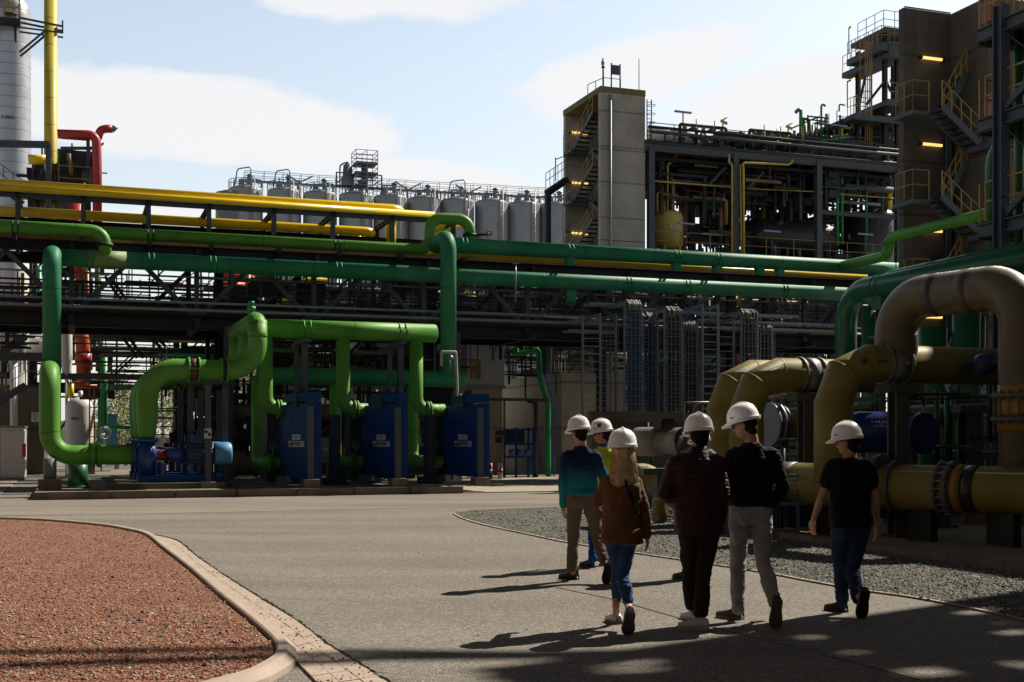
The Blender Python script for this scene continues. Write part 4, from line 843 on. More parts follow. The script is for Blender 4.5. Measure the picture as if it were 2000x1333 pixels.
for x in (-1.3, 3): b.beam(s1 + V(x, 0, 1.5), s1 + V(x + 1, 0, 1.5), .12, .12); b.beam(s1 + V(x, 0, .3), s1 + V(x + 1, 0, 1.0), .12, .12)
b.beam(s1 + V(-1.3, 0, 0), s1 + V(4, 0, 0), .2, .2); b.build('stack_frame', steel, t)
# ------------------------------------------------------------ left plant
cv = pb(20, 300, 70); R = 38 / F * 64.8; zt = pb(20, 4, 70).z
t = thing('distillation_column', 'tall silvery clad column at the far left with a yellow railed platform near its top', 'process column', (cv.x, cv.y, 0))
MB().lathe((cv.x, cv.y, 0), [(R, 9.8), (R, zt - .9), (R * .97, zt - .4), (R * .8, zt), (R * .4, zt + .3), (0, zt + .35)], 40).build('clad_shell', alu, t)
MB().lathe((cv.x, cv.y, 0), [(.7, 4), (R * .98, 6.4), (R * 1.01, 7.5), (R, 9.85)], 40).build('lower_shell', white, t)
b = MB(); zp = pb(20, 40, 68.5).z; b.box(cv.x - 2.4, cv.x + .55, cv.y - R - .9, cv.y - R * .3, zp - .15, zp).beam((cv.x + .3, cv.y - R, zp - .1), (cv.x + .3, cv.y - R + .1, zp - 1.0), .1, .1); b.build('platform', dsteel, t)
railing(t, [(cv.x - 2.4, cv.y - R - .9, zp), (cv.x + .5, cv.y - R - .9, zp), (cv.x + .55, cv.y - R * .5, zp)], posts=.7)
b = MB(); 
for z in (zp + .4, zp + 1.6): b.cyl((cv.x + .05, cv.y - R - .2, z), (cv.x + .05, cv.y - R - .2, z + .02), .35)
b.beam((cv.x - .2, cv.y - R - .25, zp), (cv.x - .2, cv.y - R - .25, zp + 3), .05, .05).beam((cv.x + .2, cv.y - R - .25, zp), (cv.x + .2, cv.y - R - .25, zp + 3), .05, .05); b.build('ladder', ryellow, t)
sign_text(t, 'K2001', .26, pb(16, 229, 70 - R - .05), V(1, 0, 0), Z_, ink)
yp0, yp1 = pb(99, 372, 62), pb(99, -40, 62)
t = thing('flare_pipe', 'tall yellow upright pipe beside the silvery column, running off the top of the picture', 'pipe', (yp0.x, yp0.y, 0)); MB().tube([(yp0.x, yp0.y, 2), (yp0.x, yp0.y, yp1.z)], .295, 0, 24).build('pipe_run', mat('weathered_yellow_paint', (.52, .40, .035), .5, var=.2, scale=.5, wave=(.25, 'Z', .7, .02), stain=(.35, .25, .05), stainamt=.5), t)
b = MB(); z = pb(99, 50, 62).z
for dy in (-.35, .35): b.beam((yp0.x - 1.4, yp0.y + dy, z + .1), (yp0.x + .55, yp0.y + dy, z - .1), .07, .09).beam((yp0.x - 1.4, yp0.y + dy, z - .35), (yp0.x + .55, yp0.y + dy, z - .4), .07, .07).beam((yp0.x - 1.35, yp0.y + dy, z - 1.5), (yp0.x - .2, yp0.y + dy, z - .35), .07, .09)
b.beam((yp0.x + .53, yp0.y - .4, z), (yp0.x + .53, yp0.y + .4, z), .07, .35); b.build('bracket', mat('dark_green_steel', (.03, .06, .05), .5), t)
# steelwork block left, behind the rack
t = frame_rack('left_process_frame', 'dark steel process frame behind the yellow flare pipe, carrying red pipes', pb(60, 500, 60).x, pb(172, 500, 60).x, 60, 66, [4.0, 7.0, 10.0, 12.6], 3, dsteel, dsteel)
b = MB(); zd_ = 13.75 - .2; b.box(pb(60, 340, 60).x, pb(177, 340, 60).x, 59.6, 66, zd_ - .9, zd_ - .6); b.build('top_deck', dsteel, t)
railing(t, [(pb(115, 340, 59.8).x, 59.8, zd_ - .6), (pb(177, 340, 59.8).x, 59.8, zd_ - .6)], posts=1.5)
MB().beam(pb(172, 330, 59.9), pb(172, 268, 59.9), .16, .16).beam(pb(118, 268, 59.9), pb(174, 272, 59.9), .12, .16).beam(pb(118, 290, 60), pb(185, 290, 60), .1, .14).build('top_frame', steel, t)
tag(MB().tube([pb(112, 262, 59.7), pb(188, 264, 59.7), pb(190, 330, 59.7), pb(190, 440, 59.7)], .21, .35, 16).build('relief_pipe', red), 'fat crimson pipe bending down in front of the dark frame at upper left', 'pipe')
q = [pb(191, 270, 60.2), pb(196, 255, 60.2), pb(206, 252, 60.2), pb(219, 252, 60.2)]
t = thing('vent_nozzle', 'red vent bend with a pale nozzle pointing right above the crimson pipe', 'vent', q[0]); MB().tube(q, .19, .3, 14).build('vent_bend', red, t); MB().cyl(q[-1], q[-1] + V(.28, 0, .08), .19, .02, 14).build('nozzle', lsteel, t)
tag(MB().tube([pb(190, 378, 59.7), pb(190, 520, 59.7), pb(190, 660, 59.7), pb(196, 672, 59.7), pb(196, 900, 59.7)], .12, .2, 12).build('plant_pipe', bgreen), 'bright green upright pipe below the crimson one at the left', 'pipe')
tag(MB().tube([pb(203, 692, 57), pb(203, 860, 57)], .16, 0, 12).build('plant_pipe', bgreen), 'thick green pipe standing right of the yellow caged ladder', 'pipe')
tag(MB().tube([pb(204, 834, 56), pb(258, 834, 56)], .11, 0, 10).build('plant_pipe', bgreen), 'level green pipe behind the handwheels of the pump valves', 'pipe')
tag(MB().tube([pb(200, 692, 56), pb(440, 694, 56)], .14, 0, 10).build('plant_pipe', dgreen), 'long level dark green pipe behind the pump discharge bends', 'pipe')
tag(MB().tube([pb(205, 757, 58), pb(345, 757, 58)], .14, 0, 10).build('plant_pipe', dgreen), 'lower dark green pipe crossing just above the birch trees', 'pipe')
def slab_pipe(lab, pts, b_, r, m, fil=.3): return tag(MB().tube([pb(x, y, b_) for x, y in pts], r, fil, 12).build('plant_pipe', m), lab, 'pipe', 'coloured pipes in the left plant')
slab_pipe('orange red pipe bending down behind the green corner riser', [(132, 640), (160, 645), (163, 700), (163, 745)], 56, .30, orange, .6)
slab_pipe('red collar pipe around the foot of the orange bend', [(163, 690), (163, 712)], 55.9, .36, red, 0)
slab_pipe('dark red upright pipe behind the left end of the rack', [(149, 400), (149, 545)], 57, .3, red, 0)
slab_pipe('orange red thin upright pipe near the bright green one', [(170, 530), (170, 625)], 57, .09, orange, 0)
slab_pipe('short yellow level pipe between column and flare pipe', [(55, 312), (92, 312)], 60, .22, yellow, 0)
slab_pipe('second bright green upright pipe left of the corner riser', [(76, 520), (76, 660)], 58, .12, bgreen, 0)
slab_pipe('orange elbow pipe lying beside the caged ladder', [(140, 752), (160, 752), (176, 752)], 54, .16, orange, .2)
slab_pipe('thin orange pipe above the white tank', [(135, 754), (190, 754)], 54.5, .06, orange, 0)
slab_pipe('yellow standpipe above the white tank', [(138, 750), (138, 778)], 52.5, .13, yellow, 0)
clutter(34, 0, 200, 480, 720, 57, 64, 'in the left plant', 'pipe tangle in the left plant', (.03, .1), .4, 2, 8)
clutter(16, 60, 180, 300, 400, 60, 64, 'on the upper left frame', 'pipes on the upper left frame', (.04, .11), .5, 1, 3, [(dsteel, 'dark grey'), (ryellow, 'ochre'), (red, 'red'), (rust, 'rusty'), (dsteel, 'black')], vh=(.15, .6))
# white conical vessels
for i, (px, py0, py1, w_, bb) in enumerate([(27, 500, 690, 56, 55), (62, 655, 700, 60, 56), (130, 652, 730, 24, 50)]):
    Y = bb / (CT - ST * (px - 1000) / F); R_ = w_ / 2 / F * Y * (1 if i < 2 else .9); p0, p1 = pb(px, py0, bb), pb(px, py1, bb)
    lab = ['white vessel with a rounded bottom behind the left end of the rack', 'smaller white horizontal drum beside the white vessel', 'slim off-white upright tank right of the corner riser'][i]
    if i == 1: o = MB().cyl(p0 + V(-.6, 0, -.4), p0 + V(1.2, 0, -.4), .42, seg=24).build('white_drum', white)
    else: o = MB().lathe((p0.x, p0.y, 0), [(R_ * .2, p1.z - .3), (R_ * .7, p1.z - .1), (R_ * .96, p1.z + .4), (R_, p1.z + .8), (R_, p0.z), (R_ * .6, p0.z + .35), (0, p0.z + .45)], 30).cyl((p0.x, p0.y, .1), (p0.x, p0.y, p1.z), R_ * .25).build('white_vessel', white)
    tag(o, lab, 'vessel')
p0, p1 = pb(157, 872, 47), pb(157, 785, 47); R_ = .50
t = thing('white_tank', 'white upright tank with a yellow caged ladder behind the green U bend', 'tank', (p0.x, 47, .0))
MB().lathe((p0.x, 47, 0), [(R_, .3), (R_, p1.z - .2), (R_ * .85, p1.z), (R_ * .4, p1.z + .15), (0, p1.z + .18)], 28).cyl((p0.x, 47, p1.z), (p0.x, 47, p1.z + .4), .08).build('tank_shell', white, t)
MB().cbox((p0.x - .18, 47 - R_ - .0, 2.3), .26, .02, .1).build('name_plate', lsteel, t)
b = MB(); lx = pb(184, 800, 46.6).x
for dx in (-.16, .0, .24): b.beam((lx + dx, 46.5, .4), (lx + dx, 46.5, pb(184, 760, 46.5).z), .05, .05)
for k in range(9): b.beam((lx - .16, 46.5, .6 + k * .35), (lx + .24, 46.5, .6 + k * .35), .03, .03)
for k in range(4): b.beam((lx - .5, 46.3, 3.05 - k * .02), (lx + .1, 46.3, 3.05 - k * .02), .04, .04)
b.build('caged_ladder', ryellow, t)
# left concrete block, stairs, container
w0, w1 = pb(-140, 700, 58).x, pb(86, 700, 58).x
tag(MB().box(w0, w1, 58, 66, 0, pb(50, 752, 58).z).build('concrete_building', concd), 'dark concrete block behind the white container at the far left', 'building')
p0, p1 = pb(-40, 922, 50), pb(47, 836, 50)
t = thing('site_container', 'white metal container with two doors at the far left edge', 'container', (p0.x, 50, .0)); MB().box(p0.x, p1.x, 50, 53, .12, p1.z).build('body', white, t); MB().box(p0.x, p1.x + .04, 49.97, 53, p1.z + .003, p1.z + .08).box(p0.x, p1.x + .02, 49.96, 53, .02, .12).build('roof_and_base', lsteel, t)
for px in (2, 25): x = pb(px, 880, 50).x; MB().box(x, x + .92 * 22 / 48 * 1.0, 49.96, 49.99, .2, p1.z - .12).build('door', white, t)
st = thing('left_stair', 'grey steel stair with yellow railings climbing at the far left behind the corner riser', 'stair', pb(0, 790, 53))
def stair(parent, p, q, w=.9, n=12, wd=B_, m=steel, rm=ryellow, rails=(0,)):
    p = Vector(p); q = Vector(q); b = MB()
    for s in (0, 1): b.beam(p + wd * (s * w), q + wd * (s * w), .06, .24)
    b.build('stringer', m, parent); b = MB()
    run = (q - p); run.z = 0; rn = run.length / n; rd = run.normalized()
    for k in range(n):
        c = p.lerp(q, (k + .5) / n); 
        vs = [c - rd * rn * .45, c + rd * rn * .45]; b.beam(vs[0] + wd * w / 2, vs[1] + wd * w / 2, w * .98, .04)
    b.build('treads', dsteel, parent); b = MB()
    for s in rails:
        o = wd * (s * w)
        for z in (.95, .5): b.beam(p + o + Z_ * z, q + o + Z_ * z, .03, .03)
        for k in range(5): c = p.lerp(q, k / 4) + o; b.beam(c, c + Z_ * .95, .034, .034)
    b.build('railing', rm, parent)
stair(st, pb(-30, 800, 53), pb(50, 752, 53)); MB().box(pb(50, 752, 53).x, pb(100, 752, 53).x, 53, 54, pb(50, 752, 53).z - .15, pb(50, 752, 53).z).build('landing', steel, st)
railing(st, [pb(50, 752, 53), pb(84, 752, 53), pb(100, 752, 53)], posts=.45)
stair(st, pb(-40, 715, 53.5), pb(50, 655, 53.5)); stair(st, pb(60, 600, 56), pb(-30, 570, 56))
ss = thing('left_stair_upper', 'dark stair with railings passing in front of the silvery column just above the yellow main', 'stair', pb(0, 350, 62)); stair(ss, pb(-30, 338, 62), pb(44, 392, 62), rm=dsteel)
tag(MB().beam(pb(-20, 281, 58), pb(96, 283, 58), .22, .28).beam(pb(94, 281, 58), pb(94, 470, 58), .22, .22).build('steel_portal', steel), 'dark grey steel portal in front of the silvery column and flare pipe', 'steel frame')
tag(MB().beam(pb(-20, 697, 51), pb(86, 697, 51), .3, .3).build('walkway_beam', steel), 'grey beam crossing under the white vessel at the far left', 'beam')
tag(MB().beam(pb(112, 735, 50), pb(330, 738, 50), .3, .22).build('walkway_beam', steel), 'long thin grey walkway beam between corner riser and pump discharges', 'beam')
bx = thing('control_box', 'small pale switch box with four buttons on the left concrete wall', 'switch box', pb(73, 815, 57.5)); c = pb(73, 815, 57.6); MB().cbox(c, .5, .12, .42).build('case', platem, bx)
for dx in (-.1, .12):
    for dz in (-.08, .1): MB().cyl(c + V(dx, -.06, dz), c + V(dx, -.1, dz), .035, seg=8).build('button', ink, bx)
tag(MB().cbox(pb(47, 880, 48.9), .13, .2, .5).build('fire_box', red), 'small red box on the side of the white container', 'fire box')
t = thing('blue_tank', 'light blue square tank behind the green pipes beside the birch trees', 'tank', pb(218, 858, 62)); p0, p1 = pb(206, 858, 62), pb(229, 813, 62); MB().box(p0.x, p1.x, 62, 63.5, .3, p1.z).build('tank_body', lblue, t); MB().box(p0.x - .03, p1.x + .03, 61.96, 63.5, p1.z + .003, p1.z + .1).build('lid', lblue, t)
# ------------------------------------------------------------ birch trees
bark = mat('birch_bark', (.32, .30, .26), .8, var=.4, scale=8); leaf = mat('spring_leaves', (.17, .20, .045), .7, var=.35, scale=2)
def tree(name, label, base, H, R, nl, ls, cat='tree', crown0=.25):
    t = thing(name, label, cat, base, 'slender birch trees behind the plant'); r = random.Random(int(abs(base[0] * 31 + base[1] * 7)))
    tr = MB(); top = Vector(base) + V(r.uniform(-.2, .2), 0, H); tr.tube([Vector(base), Vector(base).lerp(top, .5) + V(r.uniform(-.2, .2), 0, 0), top], .1, 0, 8, rs=[.12, .07, .02])
    tips = []
    for k in range(26):
        f = r.uniform(crown0, .97); p = Vector(base).lerp(top, f); an = r.uniform(0, 6.28); L_ = R * (1.25 - f) * r.uniform(.6, 1.2); q = p + V(math.cos(an) * L_, math.sin(an) * L_, L_ * r.uniform(.4, 1.0)); tr.tube([p, q], .03, 0, 5, rs=[.03, .008]); tips.append((p, q))
    tr.build('trunk', bark, t); b = MB()
    for k in range(nl):
        p, q = r.choice(tips); c = p.lerp(q, r.random() ** .6 * 1.12) + V(r.gauss(0, .22), r.gauss(0, .22), r.gauss(-.1, .28)); u = Vector((r.gauss(0, 1), r.gauss(0, 1), r.gauss(0, 1))).normalized() * ls; w = u.orthogonal().normalized() * ls * .6
        b.add([c - u, c - w, c + u, c + w], [(0, 1, 2, 3)])
    b.build('crown', leaf, t)
for i, (px, bb, H, R) in enumerate([(228, 66, 5.2, 1.5), (318, 68, 6, 1.6), (342, 72, 5.4, 1.4), (465, 70, 6.5, 2.0), (298, 75, 5.2, 1.3), (246, 74, 4.4, 1.1)]):
    p = pb(px, 900, bb); tree('birch_tree', ['slender birch left of the pump discharges, its crown over the blue tank', 'slender birch just right of the pump discharge pipe', 'thin birch beside the grey pump posts', 'birch showing yellow green leaves right of the raised bend', 'small birch half hidden behind the pump discharge', 'smallest birch between blue tank and discharge pipe'][i], (p.x, bb, 0), H, R, 1700, .075)
tag(MB().beam(pb(190, 880, 72), pb(470, 880, 72), .05, 1.4).build('low_wall', conc), 'low pale wall far behind the birch trees', 'wall')
# ------------------------------------------------------------ white building and concrete block
bw = 52.; x0, x1 = pb(703, 700, bw).x, pb(985, 700, bw).x; zt_ = pb(900, 585, bw).z; zb_ = pb(960, 756, bw).z
t = thing('clad_building', 'pale corrugated metal building in the middle behind the rack', 'building', (x0, bw, 0)); MB().box(x0, x1, bw, bw + 9, zb_, zt_).build('cladding', clad, t); MB().box(x0 + .05, x1 - .08, bw + .05, bw + 9, 0, zb_ - .003).build('plinth_wall', conc, t)
MB().box(x0 - .05, x1 + .05, bw - .05, bw + .001, zb_ - .08, zb_ + .06).box(x0 - .06, x1 + .06, bw - .06, bw + 9, zt_ + .003, zt_ + .15).build('trim', lsteel, t)
d0 = pb(897, 700, bw).x; MB().box(d0 - .35, d0 + .35, bw - .03, bw - .003, pb(900, 742, bw).z, pb(900, 660, bw).z).build('door', mat('grey_door', (.14, .14, .15), .5), t)
for z, m_ in ((675, platem), (686, yellow), (698, platem)): c = pb(894, z, bw - .04); MB().cbox(c, .28, .02, .17).build('door_sign', m_, t)
lt = thing('wall_lamp', 'small lamp on a bent post in front of the pale corrugated building', 'lamp', pb(933, 742, 50)); MB().tube([pb(933, 742, 50), pb(933, 666, 50), pb(930, 664, 50)], .03, .05, 8).build('post', steel, lt); MB().cbox(pb(922, 666, 50), .5, .2, .14).build('lamp_head', lsteel, lt)
rr_ = thing('door_railing', 'yellow and black railing at the door of the pale building', 'railing', pb(930, 742, 49.5)); b = MB()
for px in (921, 928, 937): b.beam(pb(px, 740, 49.5), pb(px, 705, 49.5), .09, .09)
b.beam(pb(921, 705, 49.5), pb(938, 705, 49.5), .05, .06).build('yellow_posts', ryellow, rr_); MB().beam(pb(890, 703, 49.4), pb(933, 703, 49.4), .03, .03).beam(pb(890, 724, 49.4), pb(933, 724, 49.4), .03, .03).build('rails', dsteel, rr_)
bc = 50.; xc = pb(1097, 800, bc).x; xe = pb(1218, 800, bc).x; zt_ = pb(1097, 731, bc).z
bk = thing('concrete_block', 'low beige concrete block with a joint line in the middle distance', 'building', (xc, bc, 0)); MB().box(xc, xe, bc, bc + 8.3, 0, zt_).build('walls', conc, bk); MB().box(xc - .03, xe + .03, bc - .03, bc + 8.3, zt_ + .003, zt_ + .06).build('coping', conc, bk)
# bits in front of block: pipe gallery, tubs, blue machine
fr = thing('cooling_skid', 'dark blue machine frame with small pumps beside the concrete block', 'machine', pb(1020, 900, 46)); b = MB()
p = lambda x, y, q=46.: pb(x, y, q)
for x in (985, 1008, 1032, 1042): b.beam(p(x, 935), p(x, 835), .08, .08); b.beam(p(x, 935, 47.5), p(x, 835, 47.5), .08, .08)
for y in (840, 868, 893): b.beam(p(985, y), p(1042, y), .08, .08)
b.build('frame', bluem, fr); MB().box(p(988, 860).x, p(1030, 860).x, 46.3, 47.3, p(1010, 866).z, p(1010, 841).z).build('cooler', dsteel, fr)
b = MB()
for x in (995, 1010, 1025): b.cyl(p(x, 884), p(x + 8, 884), .13)
b.build('small_pump', dblue, fr)
ga = thing('pipe_gantry', 'thin grey gantry with a curved black hose in front of the beige block', 'gantry', p(1048, 940)); MB().beam(p(950, 780), p(1072, 782), .1, .12).beam(p(1048, 782), p(1048, 945), .1, .1).beam(p(985, 782), p(985, 945), .06, .06).build('gantry_frame', steel, ga); MB().tube([p(1030, 784), p(1044, 786), p(1046, 800), p(1046, 935)], .07, .3, 8).build('hose', black, ga)
gr_ = thing('low_railing', 'yellow railing low in front of the blue machine frame', 'railing', p(965, 925, 44.5)); rail(MB(), [p(950, 897, 45).lerp(p(950, 897, 45), 0), p(982, 897, 45)], .9, .35).build('rails', ryellow, gr_)
for i, (x, m_, l_) in enumerate([(957, red, 'small red and white bollard left of the beige block'), (977, white, 'taller white and red bollard left of the beige block')]):
    t = thing('bollard', l_, 'bollard', p(x, 935, 43.8)); q = p(x, 932, 43.8); MB().cyl((q.x, q.y, .05), (q.x, q.y, .65), .09).build('post', m_, t); MB().cyl((q.x, q.y, .3), (q.x, q.y, .42), .095).build('stripe', white if m_ is red else red, t)
# distant darker hall to close gaps between blocks
tag(MB().box(pb(1225, 800, 80).x, pb(1700, 800, 80).x, 82, 90, 0, 7.5).build('rear_hall', mat('dark_hall_cladding', (.05, .05, .055), .7)), 'dark hall far behind the cable ladders', 'building')
tag(MB().box(pb(560, 800, 80).x, pb(880, 800, 80).x, 84, 92, 0, 7.0).build('rear_hall', mat('dark_hall_cladding', (.05, .05, .055), .7)), 'dark hall far behind the heat exchangers', 'building')
# ------------------------------------------------------------ cable ladders
cab_b = mat('blue_cables', (.012, .05, .10), .5, var=.8, scale=9); cab_k = mat('black_cables', (.012, .012, .014), .45, var=.4, scale=9); cab_e = mat('pale_cable_ends', (.22, .21, .18), .5, var=.5, scale=9)
CLs = [(1138, 1172, 620, 'e', 'empty cable ladder with bare rungs, leftmost of the row'), (1172, 1203, 612, 'g', 'cable ladder with a single blue cable, second from the left'), (1220, 1252, 590, 'b', 'tallest cable ladder packed with blue cables'), (1253, 1284, 614, 'b', 'lower cable ladder with blue cables right of the tallest one'),
       (1298, 1330, 603, 'k', 'cable ladder packed with black cables right of the blue ones'), (1332, 1362, 630, 'k', 'shorter black cable ladder in the middle of the row'), (1372, 1402, 594, 'e', 'tall open cable ladder right of the shorter black one'), (1403, 1433, 620, 'e', 'open cable ladder left of the last two black bundles'), (1448, 1479, 608, 'k', 'black cable bundle ladder beside the red upright pipe'), (1480, 1508, 636, 'k', 'short black cable ladder at the right end of the row')]
for i, (x0, x1, y0, k, lab) in enumerate(CLs):
    bb = 40.0 + (i % 2) * .5 - (0 if i % 2 else .2); p0, p1 = pb(x0, y0, bb), pb(x1, y0, bb); t = thing('cable_ladder', lab, 'cable ladder', (p0.x, bb, 0), 'upright cable ladders in front of the rack'); zt_ = p0.z
    for x in (p0.x, p1.x): MB().box(x - .025, x + .025, bb - .05, bb + .06, .1, zt_).box(x - .02, x + .02, bb, bb + 1.4, zt_ - .12, zt_ - .002).build('side_rail', lsteel, t)
    b = MB(); n = int((zt_ - .2) / .27)
    for j in range(n): b.beam((p0.x, bb, .25 + j * .27), (p1.x, bb, .25 + j * .27), .035, .03)
    if k != 'e':
        for j in range(n): b.beam((p0.x, bb - .22, .38 + j * .27), (p1.x, bb - .22, .38 + j * .27), .012, .012)
        for j in range(5): x = p0.x + (p1.x - p0.x) * j / 4; b.beam((x, bb - .22, .2), (x, bb - .22, zt_ - .3), .012, .012)
    b.build('rungs', lsteel, t)
    if k in 'bk':
        b = MB(); e = MB()
        for j in range(15):
            x = p0.x + .05 + (p1.x - p0.x - .1) * j / 14; r_ = rng.uniform(.011, .024)
            if rng.random() < .12: continue
            y = bb - .10 + rng.uniform(-.03, .03); b.tube([(x, y, .15), (x, y, zt_ - .02), (x + rng.uniform(-.02, .02), y + .5, zt_ + .06), (x, y + 1.5, zt_ + .02)], r_, .12, 5, nf=3)
            e.tube([(x, y - .005, zt_ - .3), (x + rng.uniform(-.05, .05), y - .03, zt_ - .08), (x + rng.uniform(-.03, .03), y + .2, zt_ + .09)], r_ * .9, .08, 5, nf=3)
        b.build('cable_bundle', cab_b if k == 'b' else cab_k, t); e.build('cable_bends', cab_e, t)
    if k == 'g': x = p0.x + .38; MB().tube([(x, bb - .06, .15), (x, bb - .06, zt_ + .05), (x, bb + 1, zt_ + .05)], .022, .2, 6).build('blue_cable', cab_b, t)
# horizontal trays leading to them
for i, (x0, x1, y, lab) in enumerate([(1150, 1221, 593, 'level cable tray leading left from the tallest blue ladder'), (1255, 1373, 604, 'level cable tray between blue ladders and open ladder'), (1375, 1560, 612, 'long level cable tray right of the open ladder'), (1362, 1640, 626, 'second level cable tray on the right'), (1404, 1650, 640, 'third level cable tray on the right'), (1110, 1200, 646, 'short level tray at the left ladders')]):
    b = MB(); bb = 41.2; p, q = pb(x0, y, bb), pb(x1, y + 2, bb); q.z = p.z; b.beam(p, q, .04, .1).beam(p + B_ * .5, q + B_ * .5, .04, .1)
    for k in range(int((q - p).length / .4)): r = p.lerp(q, (k + .5) * .4 / (q - p).length); b.beam(r, r + B_ * .5, .04, .03)
    tag(b.build('cable_tray', lsteel), lab, 'cable tray')
# ------------------------------------------------------------ concrete stair tower (middle)
bt = 64.2; xa, xb = pb(1173, 500, bt).x, pb(1260, 500, bt).x; zt_ = pb(1173, 168, bt).z; D = 5.3; wl = .32
t = thing('stair_tower', 'tall pale concrete stair tower with an open side showing stairs and lit tube lamps', 'building', (xa, bt, 0)); Hs = 3.07
MB().box(xa, xb, bt, bt + wl, 0, zt_ - .35).box(xa, xb, bt + D, bt + D + wl, 0, zt_ - .35).box(xb - wl, xb - .003, bt + wl + .003, bt + D - .003, 0, zt_ - .36).build('walls', conc, t)
MB().box(xa - .02, xb + .02, bt - .02, bt + D + wl + .02, zt_ - .347, zt_).build('roof_slab', mat('mossy_slab', (.17, .14, .06), .9, var=.3, stain=(.1, .08, .03)), t)
for k in range(4): z = zt_ - 3.6 - k * 3.35 * 1.55; MB().box(xa - .005, xb + .006, bt - .006, bt + .0, z, z + .04).build('joint_line', dsteel, t) if z > 0 else 0
xd = pb(1191, 400, bt).x; MB().cyl((xd, bt - .12, 0), (xd, bt - .12, zt_ - .7), .075).build('downpipe', lsteel, t); MB().cyl((xd, bt - .12, zt_ - .75), (xd, bt - .0, zt_ - .5), .09).build('pipe_outlet', lsteel, t)
zl0 = pb(1146, 242, bt + 3).z
for k in range(6):
    z = zl0 - k * Hs
    lb = MB().beam((xb - wl - .05 - 1.2, bt + D - .10, z), (xb - wl - .05 - .2, bt + D - .10, z), .1, .1); 
    x_ = xa + .35; MB().cyl((x_, bt + D - .09, z), (x_ + 1.1, bt + D - .09, z), .06).build('tube_lamp', lampm, t); MB().cbox((x_ - .08, bt + D - .09, z), .12, .12, .16).cbox((x_ + 1.18, bt + D - .09, z), .12, .12, .16).build('lamp_end', dsteel, t)
    zl_ = z - 1.35
    MB().box(xa - .25, xa + 1.4, bt + D - 1.5, bt + D - .25, zl_ - .16, zl_).build('landing', steel, t)
    railing(t, [(xa - .22, bt + D - 1.5, zl_), (xa - .22, bt + D - .25, zl_)], posts=.5)
    stair(t, (xa - .1, bt + D - 1.5, zl_), (xa - .1, bt + .9, zl_ + 1.5), wd=A_, w=.75, n=8); stair(t, (xa + .85, bt + D - 1.5, zl_), (xa + .85, bt + .9, zl_ - 1.5), wd=A_, w=.7, n=8, rm=steel)
# roof kit
rk_ = thing('roof_mast', 'small camera mast with a railing on the roof of the pale stair tower', 'mast', (xa, bt + .5, zt_)); q0 = pb(1178, 168, bt + .5)
MB().cyl((q0.x, bt + .5, zt_), (q0.x, bt + .5, zt_ + 1.75), .05).cyl((q0.x, bt + .5, zt_ + 1.2), (q0.x, bt + .5, zt_ + 1.3), .1).build('mast', steel, rk_); MB().lathe((q0.x - .02, bt + .5, zt_ + 1.3), [(0, 0), (.1, .1), (.1, .25), (0, .4)], 10).build('camera_dome', lsteel, rk_)
rail(MB(), [(q0.x - .4, bt + 1.8, zt_), (q0.x - .1, bt + .2, zt_), (pb(1212, 160, bt + .2).x, bt + .2, zt_)], .55, .8, .02, ()).build('railing', dsteel, rk_)
pn = thing('roof_panel', 'dark square panel on two poles on the stair tower roof', 'panel', (xa, bt + .4, zt_)); xp0, xp1 = pb(1194, 160, bt + .4).x, pb(1211, 160, bt + .4).x
MB().beam((xp0, bt + .4, zt_), (xp0, bt + .4, zt_ + 1.5), .06, .06).beam((xp1, bt + .4, zt_), (xp1, bt + .4, zt_ + 1.5), .06, .06).build('poles', dsteel, pn); MB().box(xp0 + .03, xp1 - .06, bt + .37, bt + .42, zt_ + .85, zt_ + 1.4).build('panel', mat('slate_panel', (.05, .06, .08), .5), pn)
q0 = pb(1248, 170, bt + .6); tag(MB().cyl((q0.x, bt + .6, zt_), (q0.x, bt + .6, zt_ + 2.0), .025, seg=6).build('lightning_rod', steel), 'thin lightning rod on the right end of the stair tower roof', 'lightning rod')
# walkway portal left of tower
wp = thing('link_bridge', 'dark steel bridge portal with railing joining the left of the pale stair tower', 'bridge', pb(1070, 500, bt + D)); b = MB(); bb = bt + D
b.beam(pb(1070, 480, bb - 2), pb(1070, 378, bb - 2) , .3, .3).beam(pb(1068, 378, bb - 2), pb(1106, 352, bb), .3, .35).beam((pb(1070, 400, bb - 2).x, bb - 2, 0), (pb(1070, 400, bb - 2).x, bb - 2, pb(1070, 470, bb - 2).z), .3, .3).build('portal', dsteel, wp)
rail(MB(), [pb(1066, 372, bb - 2), pb(1105, 345, bb)], 1.0, .7, .02).build('railing', lsteel, wp); MB().beam(pb(1085, 355, bb - 1), pb(1085, 308, bb - 1), .05, .05).beam(pb(1085, 312, bb - 1), pb(1104, 305, bb), .05, .05).build('pole', steel, wp)
lad = thing('tower_ladder', 'blue grey caged ladder on the right of the pale stair tower', 'ladder', (xb + .3, bt, 18)); b = MB(); x_ = pb(1268, 230, bt).x
for dx in (-.14, .14): b.beam((x_ + dx, bt, zt_ - 3.4), (x_ + dx, bt, zt_ + .1 - .6), .05, .05)
for k in range(12): b.beam((x_ - .14, bt, zt_ - 3.3 + k * .24), (x_ + .14, bt, zt_ - 3.3 + k * .24), .03, .03)
for k in range(5): z = zt_ - 2.9 + k * .5; b.tube([(x_ - .2 + .02, bt - .05, z), (x_ - .2, bt - .5, z), (x_ + .2, bt - .5, z), (x_ + .2, bt - .05, z)], .02, .15, 5, nf=3)
b.build('caged_ladder', steel, lad)
